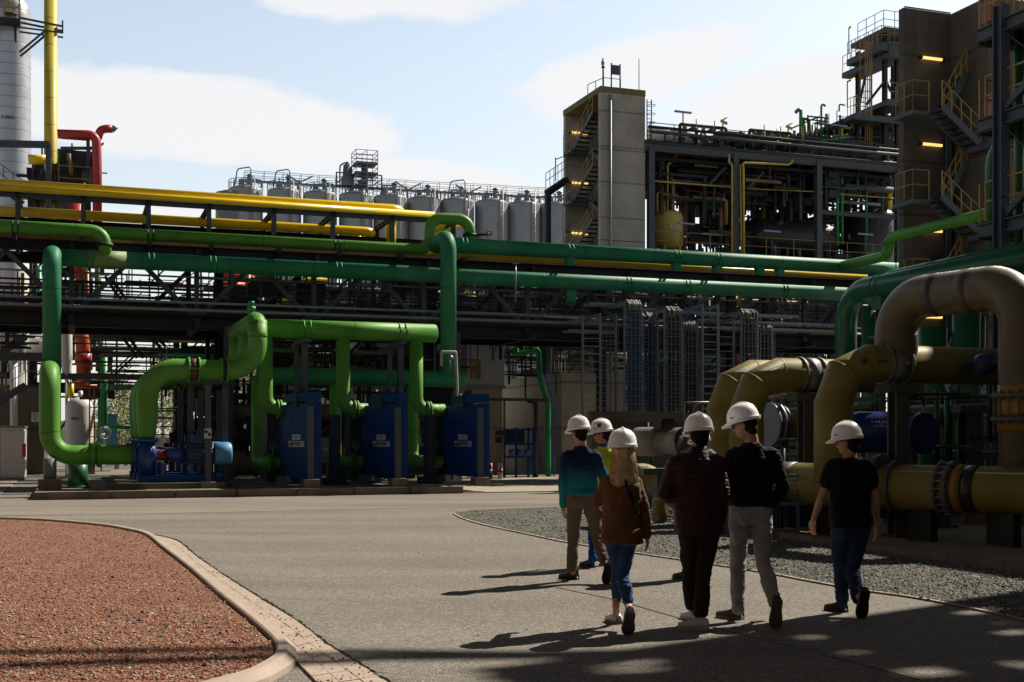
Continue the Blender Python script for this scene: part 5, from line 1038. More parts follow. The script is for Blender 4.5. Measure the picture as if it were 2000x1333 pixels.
# ------------------------------------------------------------ big steel process structure
bs = 64.2; xs = [pb(p_, 400, bs).x for p_ in (1271, 1436, 1598, 1754)]; zr = pb(1271, 281, bs).z; zf = pb(1271, 490, bs).z; D2 = 11
t = thing('process_structure', 'large open dark steel structure full of pipes and vessels right of the pale stair tower', 'steel structure', (xs[0], bs, 0))
for x in xs:
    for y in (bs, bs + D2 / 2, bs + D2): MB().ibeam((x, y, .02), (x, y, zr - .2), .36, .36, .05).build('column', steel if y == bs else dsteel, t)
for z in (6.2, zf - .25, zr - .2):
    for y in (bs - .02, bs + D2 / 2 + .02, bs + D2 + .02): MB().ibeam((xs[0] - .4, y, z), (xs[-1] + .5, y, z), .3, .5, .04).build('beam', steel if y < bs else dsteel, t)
    for x in xs: MB().ibeam((x, bs, z - .03), (x, bs + D2, z - .03), .26, .44, .04).build('cross_beam', dsteel, t)
    MB().box(xs[0] - .4, xs[-1] + .5, bs - .1, bs + D2, z + .27, z + .33).build('deck', dsteel, t)
for k in range(9): y = bs + .8 + k * 1.15; MB().beam((xs[0], y, zr - .62), (xs[-1], y, zr - .62), .1, .2).build('joist', dsteel, t)
for z in (pb(1436, 372, bs).z, pb(1700, 425, bs).z): 
    MB().ibeam((xs[2], bs - .04, pb(1700, 422, bs).z), (xs[3], bs - .04, pb(1700, 422, bs).z), .2, .26, .04).build('beam', steel, t); break
railing(t, [(xs[0], bs - .1, zf + .05), (xs[-1], bs - .1, zf + .05)], posts=2.0, r=.02)
railing(t, [(xs[0], bs + .1, zr + .1), (xs[-1], bs + .1, zr + .1)], m=steel, posts=1.6, r=.025, h=1.15)
for k, (dz, y) in enumerate([(.62, bs - .3), (.95, bs - .1), (.3, bs + .6)]):
    tag(MB().tube([(xs[0] - .2, y, zr + dz), (xs[-1] + .3, y, zr + dz)], .085, 0, 10).build('roof_pipe', dsteel if k else steel), ['lower', 'upper', 'rear'][k] + ' dark pipe running along the roof edge of the steel structure', 'pipe', 'roof edge pipes')
inn = [(dsteel, 'dark grey'), (black, 'black'), (dsteel, 'dark'), (steel, 'grey'), (dsteel, 'dark grey'), (rust, 'rusty'), (ryellow, 'ochre'), (dgreen, 'green')]
clutter(70, 1285, 1750, 305, 400, bs + .6, bs + D2, 'under the structure roof deck', 'pipe tangle under the structure roof', (.05, .22), .35, 2, 10, inn)
clutter(46, 1400, 1750, 385, 500, bs + 4, bs + D2, 'between the structure vessels', 'pipes between the vessels', (.05, .16), .65, 1, 5, inn)
clutter(40, 1270, 1750, 510, 640, bs, bs + D2, 'below the structure upper floor', 'pipe tangle below the upper floor', (.05, .2), .35, 2, 10, inn)
clutter(30, 1290, 1740, 262, 282, bs + 1, bs + 5, 'on the structure roof', 'low pipes on the structure roof', (.04, .12), .2, .8, 3, inn + [(lsteel, 'silver')], vh=(.1, .45))
dv = mat('dark_vessel_paint', (.035, .037, .042), .45, var=.3)
v0, v1 = pb(1478, 462, bs + 5), pb(1618, 462, bs + 5); t = thing('horizontal_drum', 'big dark horizontal drum on the upper floor of the steel structure', 'vessel', (v0.x, v0.y, zf)); MB().lathe(v0, [(0, -.55), (.8, -.4), (1.15, 0), (1.15, (v1 - v0).length), (.8, (v1 - v0).length + .4), (0, (v1 - v0).length + .55)], 26, (1, 0, 0)).build('drum_shell', dv, t)
for k in (.2, .8): p_ = v0.lerp(v1, k); MB().box(p_.x - .2, p_.x + .2, p_.y - .8, p_.y + .8, zf + .1, p_.z - .6).build('saddle', dsteel, t)
v0 = pb(1705, 500, bs + 4); t = thing('dark_tank', 'dark upright tank with a shiny side at the right end of the steel structure', 'vessel', v0); MB().lathe((v0.x, v0.y, 0), [(1.6, zf + .3), (1.6, pb(1705, 425, bs + 4).z), (1.2, pb(1705, 415, bs + 4).z), (0, pb(1705, 408, bs + 4).z)], 28).build('tank_shell', mat('dull_steel_tank', (.1, .1, .11), .35, .6), t)
v0 = pb(1305, 485, bs + 1.6); zt2_ = pb(1305, 414, bs + 1.6).z; R_ = .86
t = thing('yellow_tank', 'rounded yellow upright tank with a small white plate on the upper floor left', 'tank', v0); MB().lathe((v0.x, v0.y, 0), [(R_ * .5, v0.z - .1), (R_, v0.z + .15), (R_, zt2_ - .3), (R_ * .9, zt2_ - .1), (R_ * .5, zt2_ + .08), (0, zt2_ + .12)], 30).build('tank_shell', dyellow, t)
b = MB()
for k in range(4): an = .8 + k * 1.57; MB().cyl((v0.x + math.cos(an) * .7, v0.y + math.sin(an) * .7, zf + .05), (v0.x + math.cos(an) * .7, v0.y + math.sin(an) * .7, v0.z + .3), .07).build('leg', dyellow, t)
pl = MB().cbox((v0.x, v0.y - R_ - .01, (v0.z + zt2_) / 2 + .05), .62, .02, .17).build('name_plate', platem, t); sign_text(pl, 'EA950', .15, (v0.x, v0.y - R_ - .022, (v0.z + zt2_) / 2 + .05), V(1, 0, 0), Z_, ink)
def yp(lab, pts, r=.055, m=ryellow, bb=bs - .35, fil=.15): return tag(MB().tube([pb(x, y, bb) for x, y in pts], r, fil, 8, nf=4).build('gas_pipe', m), lab, 'pipe', 'thin pipes on the front of the steel structure')
ym = mat('gas_yellow_paint', (.50, .36, .06), .45)
yp('thin yellow pipe rising from the top of the yellow tank and hooking over', [(1304, 412), (1304, 322), (1320, 312), (1320, 298), (1308, 296)], m=ym, bb=bs + 1.0)
yp('short yellow hooked pipe left of the tank top', [(1284, 415), (1284, 374), (1302, 382)], m=ym, bb=bs + 1.1)
yp('long level yellow pipe across the first bay behind the tank', [(1276, 335), (1276, 354), (1430, 366)], .05, ym, bs + .5)
yp('yellow pipe standing left of the second column', [(1424, 300), (1424, 318), (1430, 322), (1430, 500)], m=ym)
yp('slim yellow pipe standing just right of the second column', [(1446, 322), (1448, 500)], .04, ym)
yp('yellow pipe rising right of the second column and turning level under the deck', [(1453, 500), (1452, 330), (1450, 318), (1540, 322), (1547, 318), (1547, 312)], .07, ym)
yp('long faint level yellow pipe across the second bay', [(1460, 369), (1620, 376)], .035, ym, bs + 1)
yp('long faint level yellow pipe across the third bay', [(1600, 376), (1745, 388)], .035, ym, bs + 1)
yp('green twin pipe, left one, standing right of the third column', [(1600, 340), (1635, 340), (1636, 480)], .09, bgreen, bs + 1, .2)
yp('green twin pipe, right one, standing right of the third column', [(1610, 337), (1644, 338), (1645, 478)], .09, bgreen, bs + 1.3, .2)
yp('green pipe stepping down inside the third bay', [(1618, 350), (1618, 362), (1692, 368), (1692, 470)], .07, bgreen, bs + 1.6, .2)
yp('small green inverted bend seen against the sky in the second bay', [(1392, 418), (1408, 418), (1408, 500)], .09, dgreen, bs + 3, .2)
yp('short fat yellow pipe near the right end of the upper floor', [(1738, 378), (1738, 408)], .14, yellow, bs + 1, 0)
yp('red upright pipe beside the yellow tank', [(1333, 385), (1333, 490)], .13, red, bs + 3, 0)
yp('fat yellow pipe in the shade above the yellow tank', [(1292, 392), (1292, 412)], .28, yellow, bs + 3, 0)
# T lamps
for i, (px, py0, py1, bb, lab) in enumerate([(1334, 262, 219, bs + 1, 'T shaped lamp on the structure roof'), (1340, 486, 437, bs - .3, 'T shaped lamp by the yellow tank'), (1388, 500, 458, bs + 1, 'T shaped lamp in the first bay against the sky'), (1508, 500, 452, bs - .3, 'T shaped lamp in front of the dark drum'), (1690, 500, 458, bs - .3, 'T shaped lamp in front of the dark upright tank'), (1640, 275, 246, bs, 'T shaped lamp below the high platforms')]):
    p_, q = pb(px, py0, bb), pb(px, py1, bb); t = thing('tube_light', lab, 'lamp', p_, 'T shaped lamps of the steel structure'); MB().cyl(p_, q, .04, seg=6).build('pole', steel, t); MB().beam(q + V(-.55, 0, 0), q + V(.55, 0, -.02), .14, .1).build('lamp_head', lsteel, t)
# valve manifolds on the roof
for i, (x0, x1, y0) in enumerate([(1328, 1418, 243), (1464, 1545, 254)]):
    bb = bs + .8; p_, q = pb(x0, y0, bb), pb(x1, y0 + 4, bb); q.z = p_.z
    t = thing('valve_manifold', ['left', 'right'][i] + ' dark pipe manifold with a row of small yellow valves on the structure roof', 'manifold', (p_.x, bb, zr)); MB().tube([(p_.x, bb, zr + .3), p_, q, (q.x, bb, zr + .3)], .10, .1, 10).build('header', dsteel, t)
    n = 5
    for k in range(n): r = p_.lerp(q, (k + .5) / n) - V(0, .05, .28); MB().cyl(r - Z_ * .12, r + Z_ * .12, .03).cyl(r + V(0, 0, .1), r + V(0, 0, .14), .14).cyl(r - A_ * .12, r + A_ * .12, .07).build('valve', ym, t)
    for k in (0.35, .75): r = p_.lerp(q, k); MB().cyl((r.x, bb, zr + .3), r, .09).beam(r, r + V(-.9, -.3, -.5), .12, .12).cyl(r, r + Z_ * .4, .03).build('branch', dsteel, t)
    r = p_.lerp(q, .93); MB().tube([r, r + Z_ * .5, r + V(.35, 0, .72)], .05, 0, 6).beam(r + V(-.15, 0, .45), r + V(.3, 0, .3), .06, .16).build('safety_valve', ym, t)
    for k in range(4): r = p_.lerp(q, (k + .3) / 4) - Z_ * .9; MB().cyl(r - Z_ * .2, r + Z_ * .3, .07).cyl(r + Z_ * .05, r + Z_ * .12, .18).build('lower_valve', dsteel if k % 2 else rust, t)
v0 = pb(1268, 262, bs + 3); tag(MB().lathe(v0, [(0, -.2), (.42, 0), (.42, 2.6), (0, 2.8)], 20, (1, 0, 0)).build('white_drum', white), 'white horizontal drum on the structure roof by the ladder', 'vessel')
v0 = pb(1312, 264, bs + 2.5); tag(MB().lathe(v0, [(0, -.2), (.4, 0), (.4, 1.6), (0, 1.8)], 20, (1, 0, 0)).build('white_drum', white), 'second white horizontal drum on the structure roof', 'vessel')
# ------------------------------------------------------------ high platforms upper right
bu = bs + 1; P_ = lambda x, y, q=bu: pb(x, y, q)
t = thing('platform_tower', 'stack of high grey platforms with railings left of the dark concrete tower', 'platform', (P_(1650, 300).x, bu, zr))
def plat(x0, x1, y, d0, d1, th=.3, m=steel):
    p_, q = P_(x0, y), P_(x1, y); z = p_.z; MB().box(p_.x, q.x, bu - d0, bu + d1, z - th, z).build('platform', m, t); MB().box(p_.x - .04, q.x, bu - d0 - .04, bu - d0 - .003, z - th - .05, z + .05).build('fascia', steel, t); return p_.x, q.x, z
x0_, x1_, z_ = plat(1722, 1765, 56, .2, 3.3, .28); railing(t, [(x0_, bu + 2.5, z_), (x0_, bu - .2, z_), (x1_, bu - .2, z_)], m=lsteel, posts=.8, r=.02)
x0_, x1_, z_ = plat(1714, 1765, 88, .4, 3.3, .4); railing(t, [(x0_, bu + 3.2, z_), (x0_, bu - .4, z_), (x1_, bu - .4, z_)], posts=.45, r=.02)
x0_, x1_, z_ = plat(1728, 1765, 104, .5, 4.6, .34); railing(t, [(x0_, bu + 4.5, z_), (x0_, bu - .5, z_), (x0_ + 1.0, bu - .5, z_)], m=lsteel, posts=.8, r=.02)
x0_, x1_, z_ = plat(1725, 1765, 198, .4, 4, .3); railing(t, [(x0_, bu + 3.8, z_), (x0_, bu + 2, z_)], posts=.35, r=.02); railing(t, [(x0_, bu - .4, z_), (x1_, bu - .4, z_)], m=lsteel, posts=.9, r=.02)
x0_, x1_, z_ = plat(1662, 1765, 226, .3, 4, .25); railing(t, [(x0_, bu - .3, z_), (x0_ + 1.3, bu - .3, z_)], posts=.4, r=.025)
for x, dy in ((1728, .2), (1676, 3.6), (1752, .2), (1745, 3.6)):
    if 1: p_ = P_(x, 300, bu + dy); MB().ibeam((p_.x, bu + dy, zr), (p_.x, bu + dy, P_(x, 60).z), .26, .26, .04).build('column', dsteel, t)
for x0, y0, x1, y1 in ((1678, 205, 1690, 150), (1692, 205, 1727, 160), (1727, 155, 1750, 195), (1740, 155, 1752, 190)): MB().beam(P_(x0, y0), P_(x1, y1), .12, .14).build('knee_brace', dsteel, t)
MB().box(P_(1722, 262).x, P_(1764, 262).x, bu + 1, bu + 3, P_(1700, 262).z - .3, P_(1700, 225).z).build('machine_house', dsteel, t)
b = MB()
for k in range(22): x = rng.uniform(1718, 1758); d_ = rng.uniform(0, 2.6); b.beam(P_(x, rng.uniform(62, 78), bu + d_), P_(x + rng.choice((0, 0, 14)), rng.uniform(80, 100), bu + d_), .09, .14)
b.build('machinery', steel, t)
lad = thing('yellow_cage_ladder', 'long yellow caged ladder hanging in front of the high platforms', 'ladder', P_(1690, 300, bu + .9)); b = MB(); xl = P_(1690, 100, bu + .9).x
for dx in (-.38, -.2, -.05, .1, .28, .42): b.beam((xl + dx, bu + .9 - (.3 if abs(dx) < .3 else 0), P_(1690, 285).z), (xl + dx, bu + .9 - (.3 if abs(dx) < .3 else 0), P_(1690, 72).z), .045, .045)
for k in range(9): z = P_(1690, 285).z + k * .75; b.beam((xl - .38, bu + .95, z), (xl + .42, bu + .95, z), .04, .05)
b.build('ladder_cage', ryellow, lad); b = MB()
for k in range(5): x = P_(1678 + k * 8.5, 270).x; b.beam((x, bu + .8, zr + .1), (x, bu + .8, zr + 1.5), .06, .06)
for z in (.3, .9, 1.45): b.beam((P_(1678, 270).x, bu + .8, zr + z), (P_(1712, 270).x, bu + .8, zr + z), .05, .05)
b.build('ladder_gate', ryellow, lad)
for i, (x, y, dx, dy) in enumerate([(1658, 56, 8, -8), (1655, 160, 14, -6)]):
    p_ = P_(x, y + 50, bu - 1.3); q = P_(x, y, bu - 1.3); t2 = thing('platform_lamp', ['upper', 'lower'][i] + ' lit lamp on a thin pole at the left edge of the high platforms', 'lamp', p_); MB().cyl(p_, q, .035).cyl(q, P_(x + dx, y + dy, bu - 1.3), .05).build('pole', steel, t2); r = P_(x + dx, y + dy, bu - 1.36); MB().cyl(q.lerp(r, .5), r, .055).build('tube_lamp', lampm, t2)
yp('green hooked vent pipe with a curved top left of the high platforms', [(1564, 278), (1564, 216), (1560, 214), (1554, 220)], .11, bgreen, bs + 2, .2)
yp('green bend joining the hooked vent pipe', [(1566, 232), (1580, 234), (1582, 262)], .09, bgreen, bs + 2.2, .2)
yp('second hooked green pipe below the lowest high platform', [(1604, 276), (1604, 198), (1612, 208)], .07, bgreen, bs + 1.8, .15)
yp('small green pipe bend against the sky near the lower lamp', [(1639, 218), (1639, 204), (1650, 206)], .05, bgreen, bs + 1.8, .1)
yp('green pipe crossing under the lowest high platform', [(1602, 276), (1660, 268)], .08, bgreen, bs + 1.4, .1)
clutter(26, 1566, 1680, 236, 282, bs + 1.5, bs + 5, 'below the high platforms', 'pipe tangle below the high platforms', (.04, .1), .6, .5, 2, [(dsteel, 'dark grey'), (dsteel, 'dark'), (dgreen, 'green'), (ym, 'yellow'), (ryellow, 'ochre'), (lsteel, 'silver')], vh=(.15, .7))
tag(MB().box(P_(1568, 268).x, P_(1700, 268).x, bu + .5, bu + 4, zr + .1, P_(1600, 262).z).build('roof_equipment', dsteel), 'dark equipment block under the high platforms', 'machine')
flush_clutter()
dense(700, 1275, 1745, 300, 400, bs + .5, bs + D2, rr=(.03, .12), L_=(.5, 4), box=.2)
dense(420, 1330, 1745, 395, 505, bs + 5, bs + D2, rr=(.04, .12), L_=(.4, 2.5), vert=.45, box=.3)
dense(500, 1265, 1745, 505, 700, bs, bs + D2, rr=(.04, .12), L_=(.5, 4), box=.3)
dense(260, 1290, 1745, 268, 284, bs + 1, bs + 7, rr=(.02, .06), L_=(.3, 1.4), vert=.3, box=.3, w=(9, 5, 5, 2, .6, 1, .4, .2))
dense(110, 1585, 1750, 228, 272, bs + 1.5, bs + 5, rr=(.02, .05), L_=(.3, 1.6), vert=.55, box=.08, w=(9, 4, 6, 1, .6, 1.4, 1.2, .2))
dense(90, 60, 182, 300, 375, 60, 64, rr=(.02, .06), L_=(.3, 1.5), vert=.4, box=.25)
dense(60, 0, 60, 560, 700, 52, 54, rr=(.02, .06), L_=(.3, 2.0), vert=.3, box=.0)
dense_done()
# ------------------------------------------------------------ dark concrete stair tower right
ct = 39.; X0, X1 = pb(1765, 400, ct).x, pb(1857, 400, ct).x; zt_ = pb(1765, 15, ct).z
t = thing('dark_stair_tower', 'dark weathered concrete stair tower at the right with two lit tube lamps', 'building', (X0, ct, 0))
px2 = 1915; XP = pa(px2, 400, X1).y
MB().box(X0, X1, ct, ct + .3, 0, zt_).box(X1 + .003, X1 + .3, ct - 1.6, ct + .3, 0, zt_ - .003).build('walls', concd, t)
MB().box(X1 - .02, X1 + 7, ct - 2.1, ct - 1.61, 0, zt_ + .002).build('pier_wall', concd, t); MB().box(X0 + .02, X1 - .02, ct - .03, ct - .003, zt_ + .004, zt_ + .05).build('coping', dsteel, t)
zlr = pb(1818, 116, ct).z; zs2 = pb(1818, 284, ct).z; Hr = zlr - zs2
for k in range(5):
    z = zlr - k * Hr; x_ = pb(1798, 200, ct).x
    MB().cyl((x_, ct - .08, z), (x_ + .92, ct - .08, z), .055).build('tube_lamp', lampm, t); MB().cbox((x_ + .97, ct - .08, z), .1, .12, .12).cbox((x_ - .05, ct - .08, z), .1, .12, .12).build('lamp_end', dsteel, t)
    p_ = pb(1779, 210, ct - 1.2); zL = pb(1779, 215, ct - 1.2).z - k * Hr; xa_, xb_ = pb(1779, 210, ct - 1.2).x, pb(1812, 210, ct - 1.2).x
    if zL > 1:
        MB().box(xa_, xb_, ct - 1.3, ct - .15, zL - .16, zL).build('landing', steel, t); railing(t, [(xa_ + .02, ct - .3, zL), (xa_ + .02, ct - 1.28, zL), (xb_, ct - 1.28, zL)], posts=.5, r=.016)
        xe_ = pb(1893, 270, ct - 1.4).x
        stair(t, (xb_, ct - 2.0, zL), (xe_, ct - 2.0, zL - Hr * .38), w=.8, n=7); MB().box(xe_, xe_ + .9, ct - 2.9, ct - 1.2, zL - Hr * .38 - .2, zL - Hr * .38).build('landing', steel, t)
        stair(t, (xe_ - .95, ct - 1.15, zL - .05), (xe_ + .1, ct - 1.15, zL + Hr * .5), w=.7, n=8)
MB().ibeam((pb(1850, 300, ct - .2).x, ct - .2, 0), (pb(1850, 300, ct - .2).x, ct - .2, pb(1850, 240, ct).z), .25, .25, .04).build('steel_post', steel, t)
# ------------------------------------------------------------ right steel structure
ar = 24.0
t = thing('right_structure', 'dark steel structure with yellow railed platforms at the right edge', 'steel structure', (ar, 22, 0)); q = lambda x, y, a=ar: pa(x, y, a)
levels = [q(1911, 60).z, q(1911, 236).z, q(1911, 440).z]; bE = q(1911, 100).y; bS = 15.7
for z in levels:
    MB().ibeam((ar, bS, z - .18), (ar, bE, z - .18), .22, .36, .04).build('edge_beam', steel, t); MB().box(ar + .02, ar + 6, bS, bE, z + .003, z + .05).build('deck', dsteel, t)
    MB().ibeam((ar, bE, z - .2), (ar + 6, bE, z - .2), .22, .34, .04).build('end_beam', steel, t)
    railing(t, [(ar, bS, z + .05), (ar, bE - .3, z + .05)], posts=1.1, r=.03); railing(t, [(ar + .05, bE, z + .05), (ar + 3, bE, z + .05)], posts=.5, r=.03)
    for k in range(5): y = bS + (bE - bS) * k / 4; MB().beam((ar, y, z - .3), (ar + 6, y, z - .3), .15, .25).build('joist', dsteel, t)
zT = levels[0] + .4
for y in (q(1958, 200).y, q(1958, 200).y - 4.5, bS): MB().ibeam((ar - .05, y, 0), (ar - .05, y, zT + (0 if y > 20 else 0)), .3, .34, .05).build('column', steel, t); MB().ibeam((ar + 6, y, 0), (ar + 6, y, zT), .3, .34, .05).build('column', dsteel, t)
yc = q(1958, 200).y
for z0, z1 in ((levels[2], levels[1]), (levels[1], levels[0])): MB().beam((ar, yc, z0), (ar, yc - 4.5, z1), .18, .18).build('brace', steel, t); MB().beam((ar, yc + .0, z1 - .3), (ar, yc - 2.2, z0 + .4), .02, .02).build('brace', steel, t)
for k, (y0, y1, z0, z1) in enumerate([(15.8, 17.2, .1, 5.2), (17.4, 19.6, .1, 6.9), (15.8, 18.0, 7.75, 10.1), (18.1, 19.7, 7.75, 9.6), (15.8, 17.0, 10.6, 12.5), (17.2, 19.5, 10.6, 12.7), (15.8, 18.4, 13.15, 17.7), (18.6, 22.3, 13.15, 17.5), (20, 23, .1, 4), (24, 27, .1, 6)]): MB().box(ar + 2.2, ar + 5.2, y0, y1, z0, z1).build('added_shade_box', dsteel, t)  # solid boxes added inside the structure to keep sun off the collector
for lab, pts, a_, r in [('large green pipe curving down behind the right structure platforms', [(2030, 270), (1935, 270), (1935, 520)], ar + 1.6, .16), ('green upright pipe at the very right edge among the platforms', [(1990, 60), (1990, 520)], ar + .8, .13), ('green pipe bending in at the top right corner', [(2040, 80), (2003, 85), (2001, 240)], ar + 1.2, .14)]:
    tag(MB().tube([q(x, y, a_) for x, y in pts], r, .7, 18).build('plant_pipe', dgreen), lab, 'pipe')
clutter_a = [(dsteel, 'dark grey'), (orange, 'orange'), (ryellow, 'ochre')]
for i, (x, y) in enumerate([(1935, 25), (1940, 212), (1965, 215)]): c = q(x, y, ar + 1.4); tag(MB().cbox(c, .35, .38, .6).cbox(c + Z_ * .34, .15, .15, .08).build('orange_cabinet', mat('dull_orange', (.28, .07, .03), .5)), ['dull orange box on the top platform at the right', 'dull orange box on the middle platform at the right', 'second orange box on the middle platform'][i], 'cabinet')
# neighbouring plant block out of the picture to the right that throws the large shade
nb = thing('neighbour_structure', 'tall steel plant block standing right of the picture, its shade falling over the lower right', 'steel structure', (26, 8, 0))
c_ = MB(); d_ = MB(); rq = random.Random(11)
NB0, NB1 = -14., 15.15
for y in [NB0 + k * (NB1 - 3.6 - NB0) / 6 for k in range(7)] + [NB1]:
    for x in (25, 27): MB().ibeam((x, y, 0), (x, y, 24.5), .35, .35, .06).build('column', steel, nb)
for z in [5, 9, 13, 17, 21, 24.4]:
    d_.box(25.42, 26.9, NB0, NB1 - 3.6 if z > 15 else NB1, z, z + .1)
    for x in (25, 27): c_.ibeam((x, NB0, z - .2), (x, NB1, z - .2), .25, .4, .05)
d_.build('decks', dsteel, nb); c_.build('edge_beams', steel, nb)
# added shade screen, gaps shaped for sun streaks, each (y, z low, z high)
def sunline(px, py):
    g_ = gp(px, py); k = (25.36 - g_.x) / .949; return g_.y + .3081 * k, 1.04 * k
OPN = []
for (x0, y0), (x1, y1), w_ in [((1565, 1247), (1682, 1235), .20), ((1718, 1238), (1904, 1220), .24), ((1739, 1271), (1952, 1253), .20), ((1760, 1317), (2010, 1298), .34), ((1865, 1199), (1950, 1193), .26), ((780, 1300), (1124, 1276), .16), ((959, 1317), (1280, 1291), .30), ((1172, 1312), (1298, 1306), .16), ((1620, 1222), (1750, 1212), .12), ((1640, 1276), (1685, 1274), .14), ((1880, 1225), (2000, 1212), .16), ((1950, 1240), (2010, 1232), .2)]:
    (ba, za), (bb_, zb_) = sunline(x0, y0), sunline(x1, y1); OPN.append((ba, bb_, w_, za, zb_))
b = MB(); dz = .1; z = 0.
while z < 24.4:
    dz = .4 if z < 15 else .1
    cuts = sorted([((y0 + (y1 - y0) * (z + dz / 2 - lo) / (hi - lo)) - w_ * .33 - .01, (y0 + (y1 - y0) * (z + dz / 2 - lo) / (hi - lo)) + w_ * .33 + .01) for y0, y1, w_, lo, hi in OPN if min(lo, hi) < z + dz / 2 < max(lo, hi)]); y = NB0
    for c0, c1 in cuts + [(NB1, NB1)]:
        if c0 > y: b.box(25.32, 25.40, y, min(c0, NB1), z, z + dz)
        y = max(y, c1)
    z += dz
b.build('added_shade_panels', dsteel, nb)
for z in (25.3, 26.2, 27.6): MB().cyl((25.4, NB0, z), (25.4, NB1 - 1, z), .09 if z < 27 else .16).build('pipe_run', steel, nb)
for y in [NB0 + k * 2.4 for k in range(12)]: MB().cyl((25.4, y, 24.4), (25.4, y, 27.6), .05).build('rail_post', steel, nb)

# unseen blocks added behind the viewer and at left to cut low sky light
for nm, lab, x0, x1, y0, y1, h in (('unseen_rear_block', 'broad brick block added unseen behind the viewer to cut the rear sky light', -30, 50, -22, -9, 19), ('unseen_left_block', 'long dark block added unseen left of the picture to cut the side sky light', -34, -17.5, -8, 30, 15)):
    t = thing(nm, lab, 'building', (0, 0, 0), world=True); FR[t.name] = (V(0, 0, 0), 'W')
    MB().box(x0, x1, y0, y1, 0, h).build('walls', mat('brown_brick', (.09, .06, .045), .85, var=.2, scale=2), t); b = MB()
    if nm == 'unseen_rear_block':
        for i in range(18):
            for j in range(5): b.box(x0 + 2 + i * 4.4, x0 + 4.6 + i * 4.4, y1 + .01, y1 + .05, 1.2 + j * 3.6, 3.2 + j * 3.6)
    else:
        for i in range(8): b.box(x1 + .01, x1 + .05, y0 + 2 + i * 4.6, y0 + 4.6 + i * 4.6, 8, 10.5)
    b.build('windows', mat('window_glass', (.02, .025, .03), .15, var=0), t); MB().box(x0 - .2, x1 + .2, y0 - .2, y1 + .2, h + .003, h + .4).build('parapet', conc, t)

bm = thing('added_shadow_mast', 'slim unseen mast with level boom, added right of the picture to cast shadow lines', 'shadow_caster', (24, 25, 0), world=True); MB().beam((24, 25, 0), (24, 25, 27), .5, .5).build('mast', steel, bm)  # unseen mast and bars, added to throw thin shadows over the red bed
L1 = [V(-4.2, 8.86, 0), V(-.2, 9.2, 0)]; L2 = [V(-4.2, 8.25, 0), V(-.2, 9.02, 0)]; ofs = V(.79, .61, 1.04) * 25; b = MB()
for (p_, q_), w_ in ((L1, .15), (L2, .19)): q2 = q_ + (q_ - p_) * 1.1; b.beam(p_ + ofs, q2 + ofs, w_, w_)
for k in range(7): b.beam(L1[0].lerp(L1[1], k / 3) + ofs, L2[0].lerp(L2[1], k / 3) + ofs, .06, .06)
b.build('boom', steel, bm)
# ------------------------------------------------------------ foreground pipes right
def mitre(pts, r, seg=28):      # cut elbows: polyline with chamfered corners and flat facets
    P = [Vector(p) for p in pts]; out = [P[0]]
    for i in range(1, len(P) - 1):
        d1 = (P[i - 1] - P[i]).normalized(); d2 = (P[i + 1] - P[i]).normalized(); f = 1.0; t = r * 2.1
        s_, e_ = P[i] + d1 * t, P[i] + d2 * t; cc = P[i] + d1 * t + d2 * t; v1 = s_ - cc; v2 = e_ - cc
        out += [s_] + [cc + (v1 * math.cos(a) + v2 * math.sin(a)) for a in (math.pi / 4,)] + [e_]
    out.append(P[-1]); return out
def hoop(b, c, ax, r, w=.02, k=1.03): c = Vector(c); ax = Vector(ax).normalized(); return b.cyl(c - ax * w / 2, c + ax * w / 2, r * k, seg=30)
# collector line (world defined)
C0 = w2p(*atY(1470, 948, 20.9)); C1 = w2p(*atY(2120, 955, 17.0)); C0.z = C1.z = .86
CA = (C1 - C0).normalized(); rC = .345
def onC(px, off=0):
    best = min((abs((lambda w: 1000 + F * w.x / w.y)(p2w(*C0.lerp(C1, k / 400))) - px), k) for k in range(401))[1]; return C0.lerp(C1, best / 400)
t = thing('collector_pipe', 'very thick yellowish fibreglass collector pipe lying low across the right foreground', 'pipe', (C0.x, C0.y, .06))
MB().cyl(C0 - CA * 1.0, C1 + CA * 4, rC, seg=40).build('pipe_run', frp, t); 
for px, k, w, m_ in ((1545, 1.035, .28, band), (1880, 1.06, .12, mat('amber_resin', (.35, .20, .03), .4)), (1905, 1.03, .2, mat('dark_resin', (.03, .03, .03), .3))): MB_ = MB(); hoop(MB_, onC(px), CA, rC, w, k).build('band', m_, t)
for px in (1846, 1866): MB().flange(onC(px), CA, rC * 1.22, .06, 20, .018).build('flange', band, t)
b = MB(); c = onC(1856); u = CA.cross(Z_).normalized()
for k in range(20): an = k * math.pi / 10; o = (u * math.cos(an) + Z_ * math.sin(an)) * rC * 1.15; b.cyl(c + o - CA * .12, c + o + CA * .12, .016, seg=6)
b.build('bolts', lsteel, t)
for c in (onC(1610), onC(1800), onC(1960), C1 + CA * 2): MB().cbox((c.x, c.y, .28), .14, .55, .5).build('saddle', black, t)
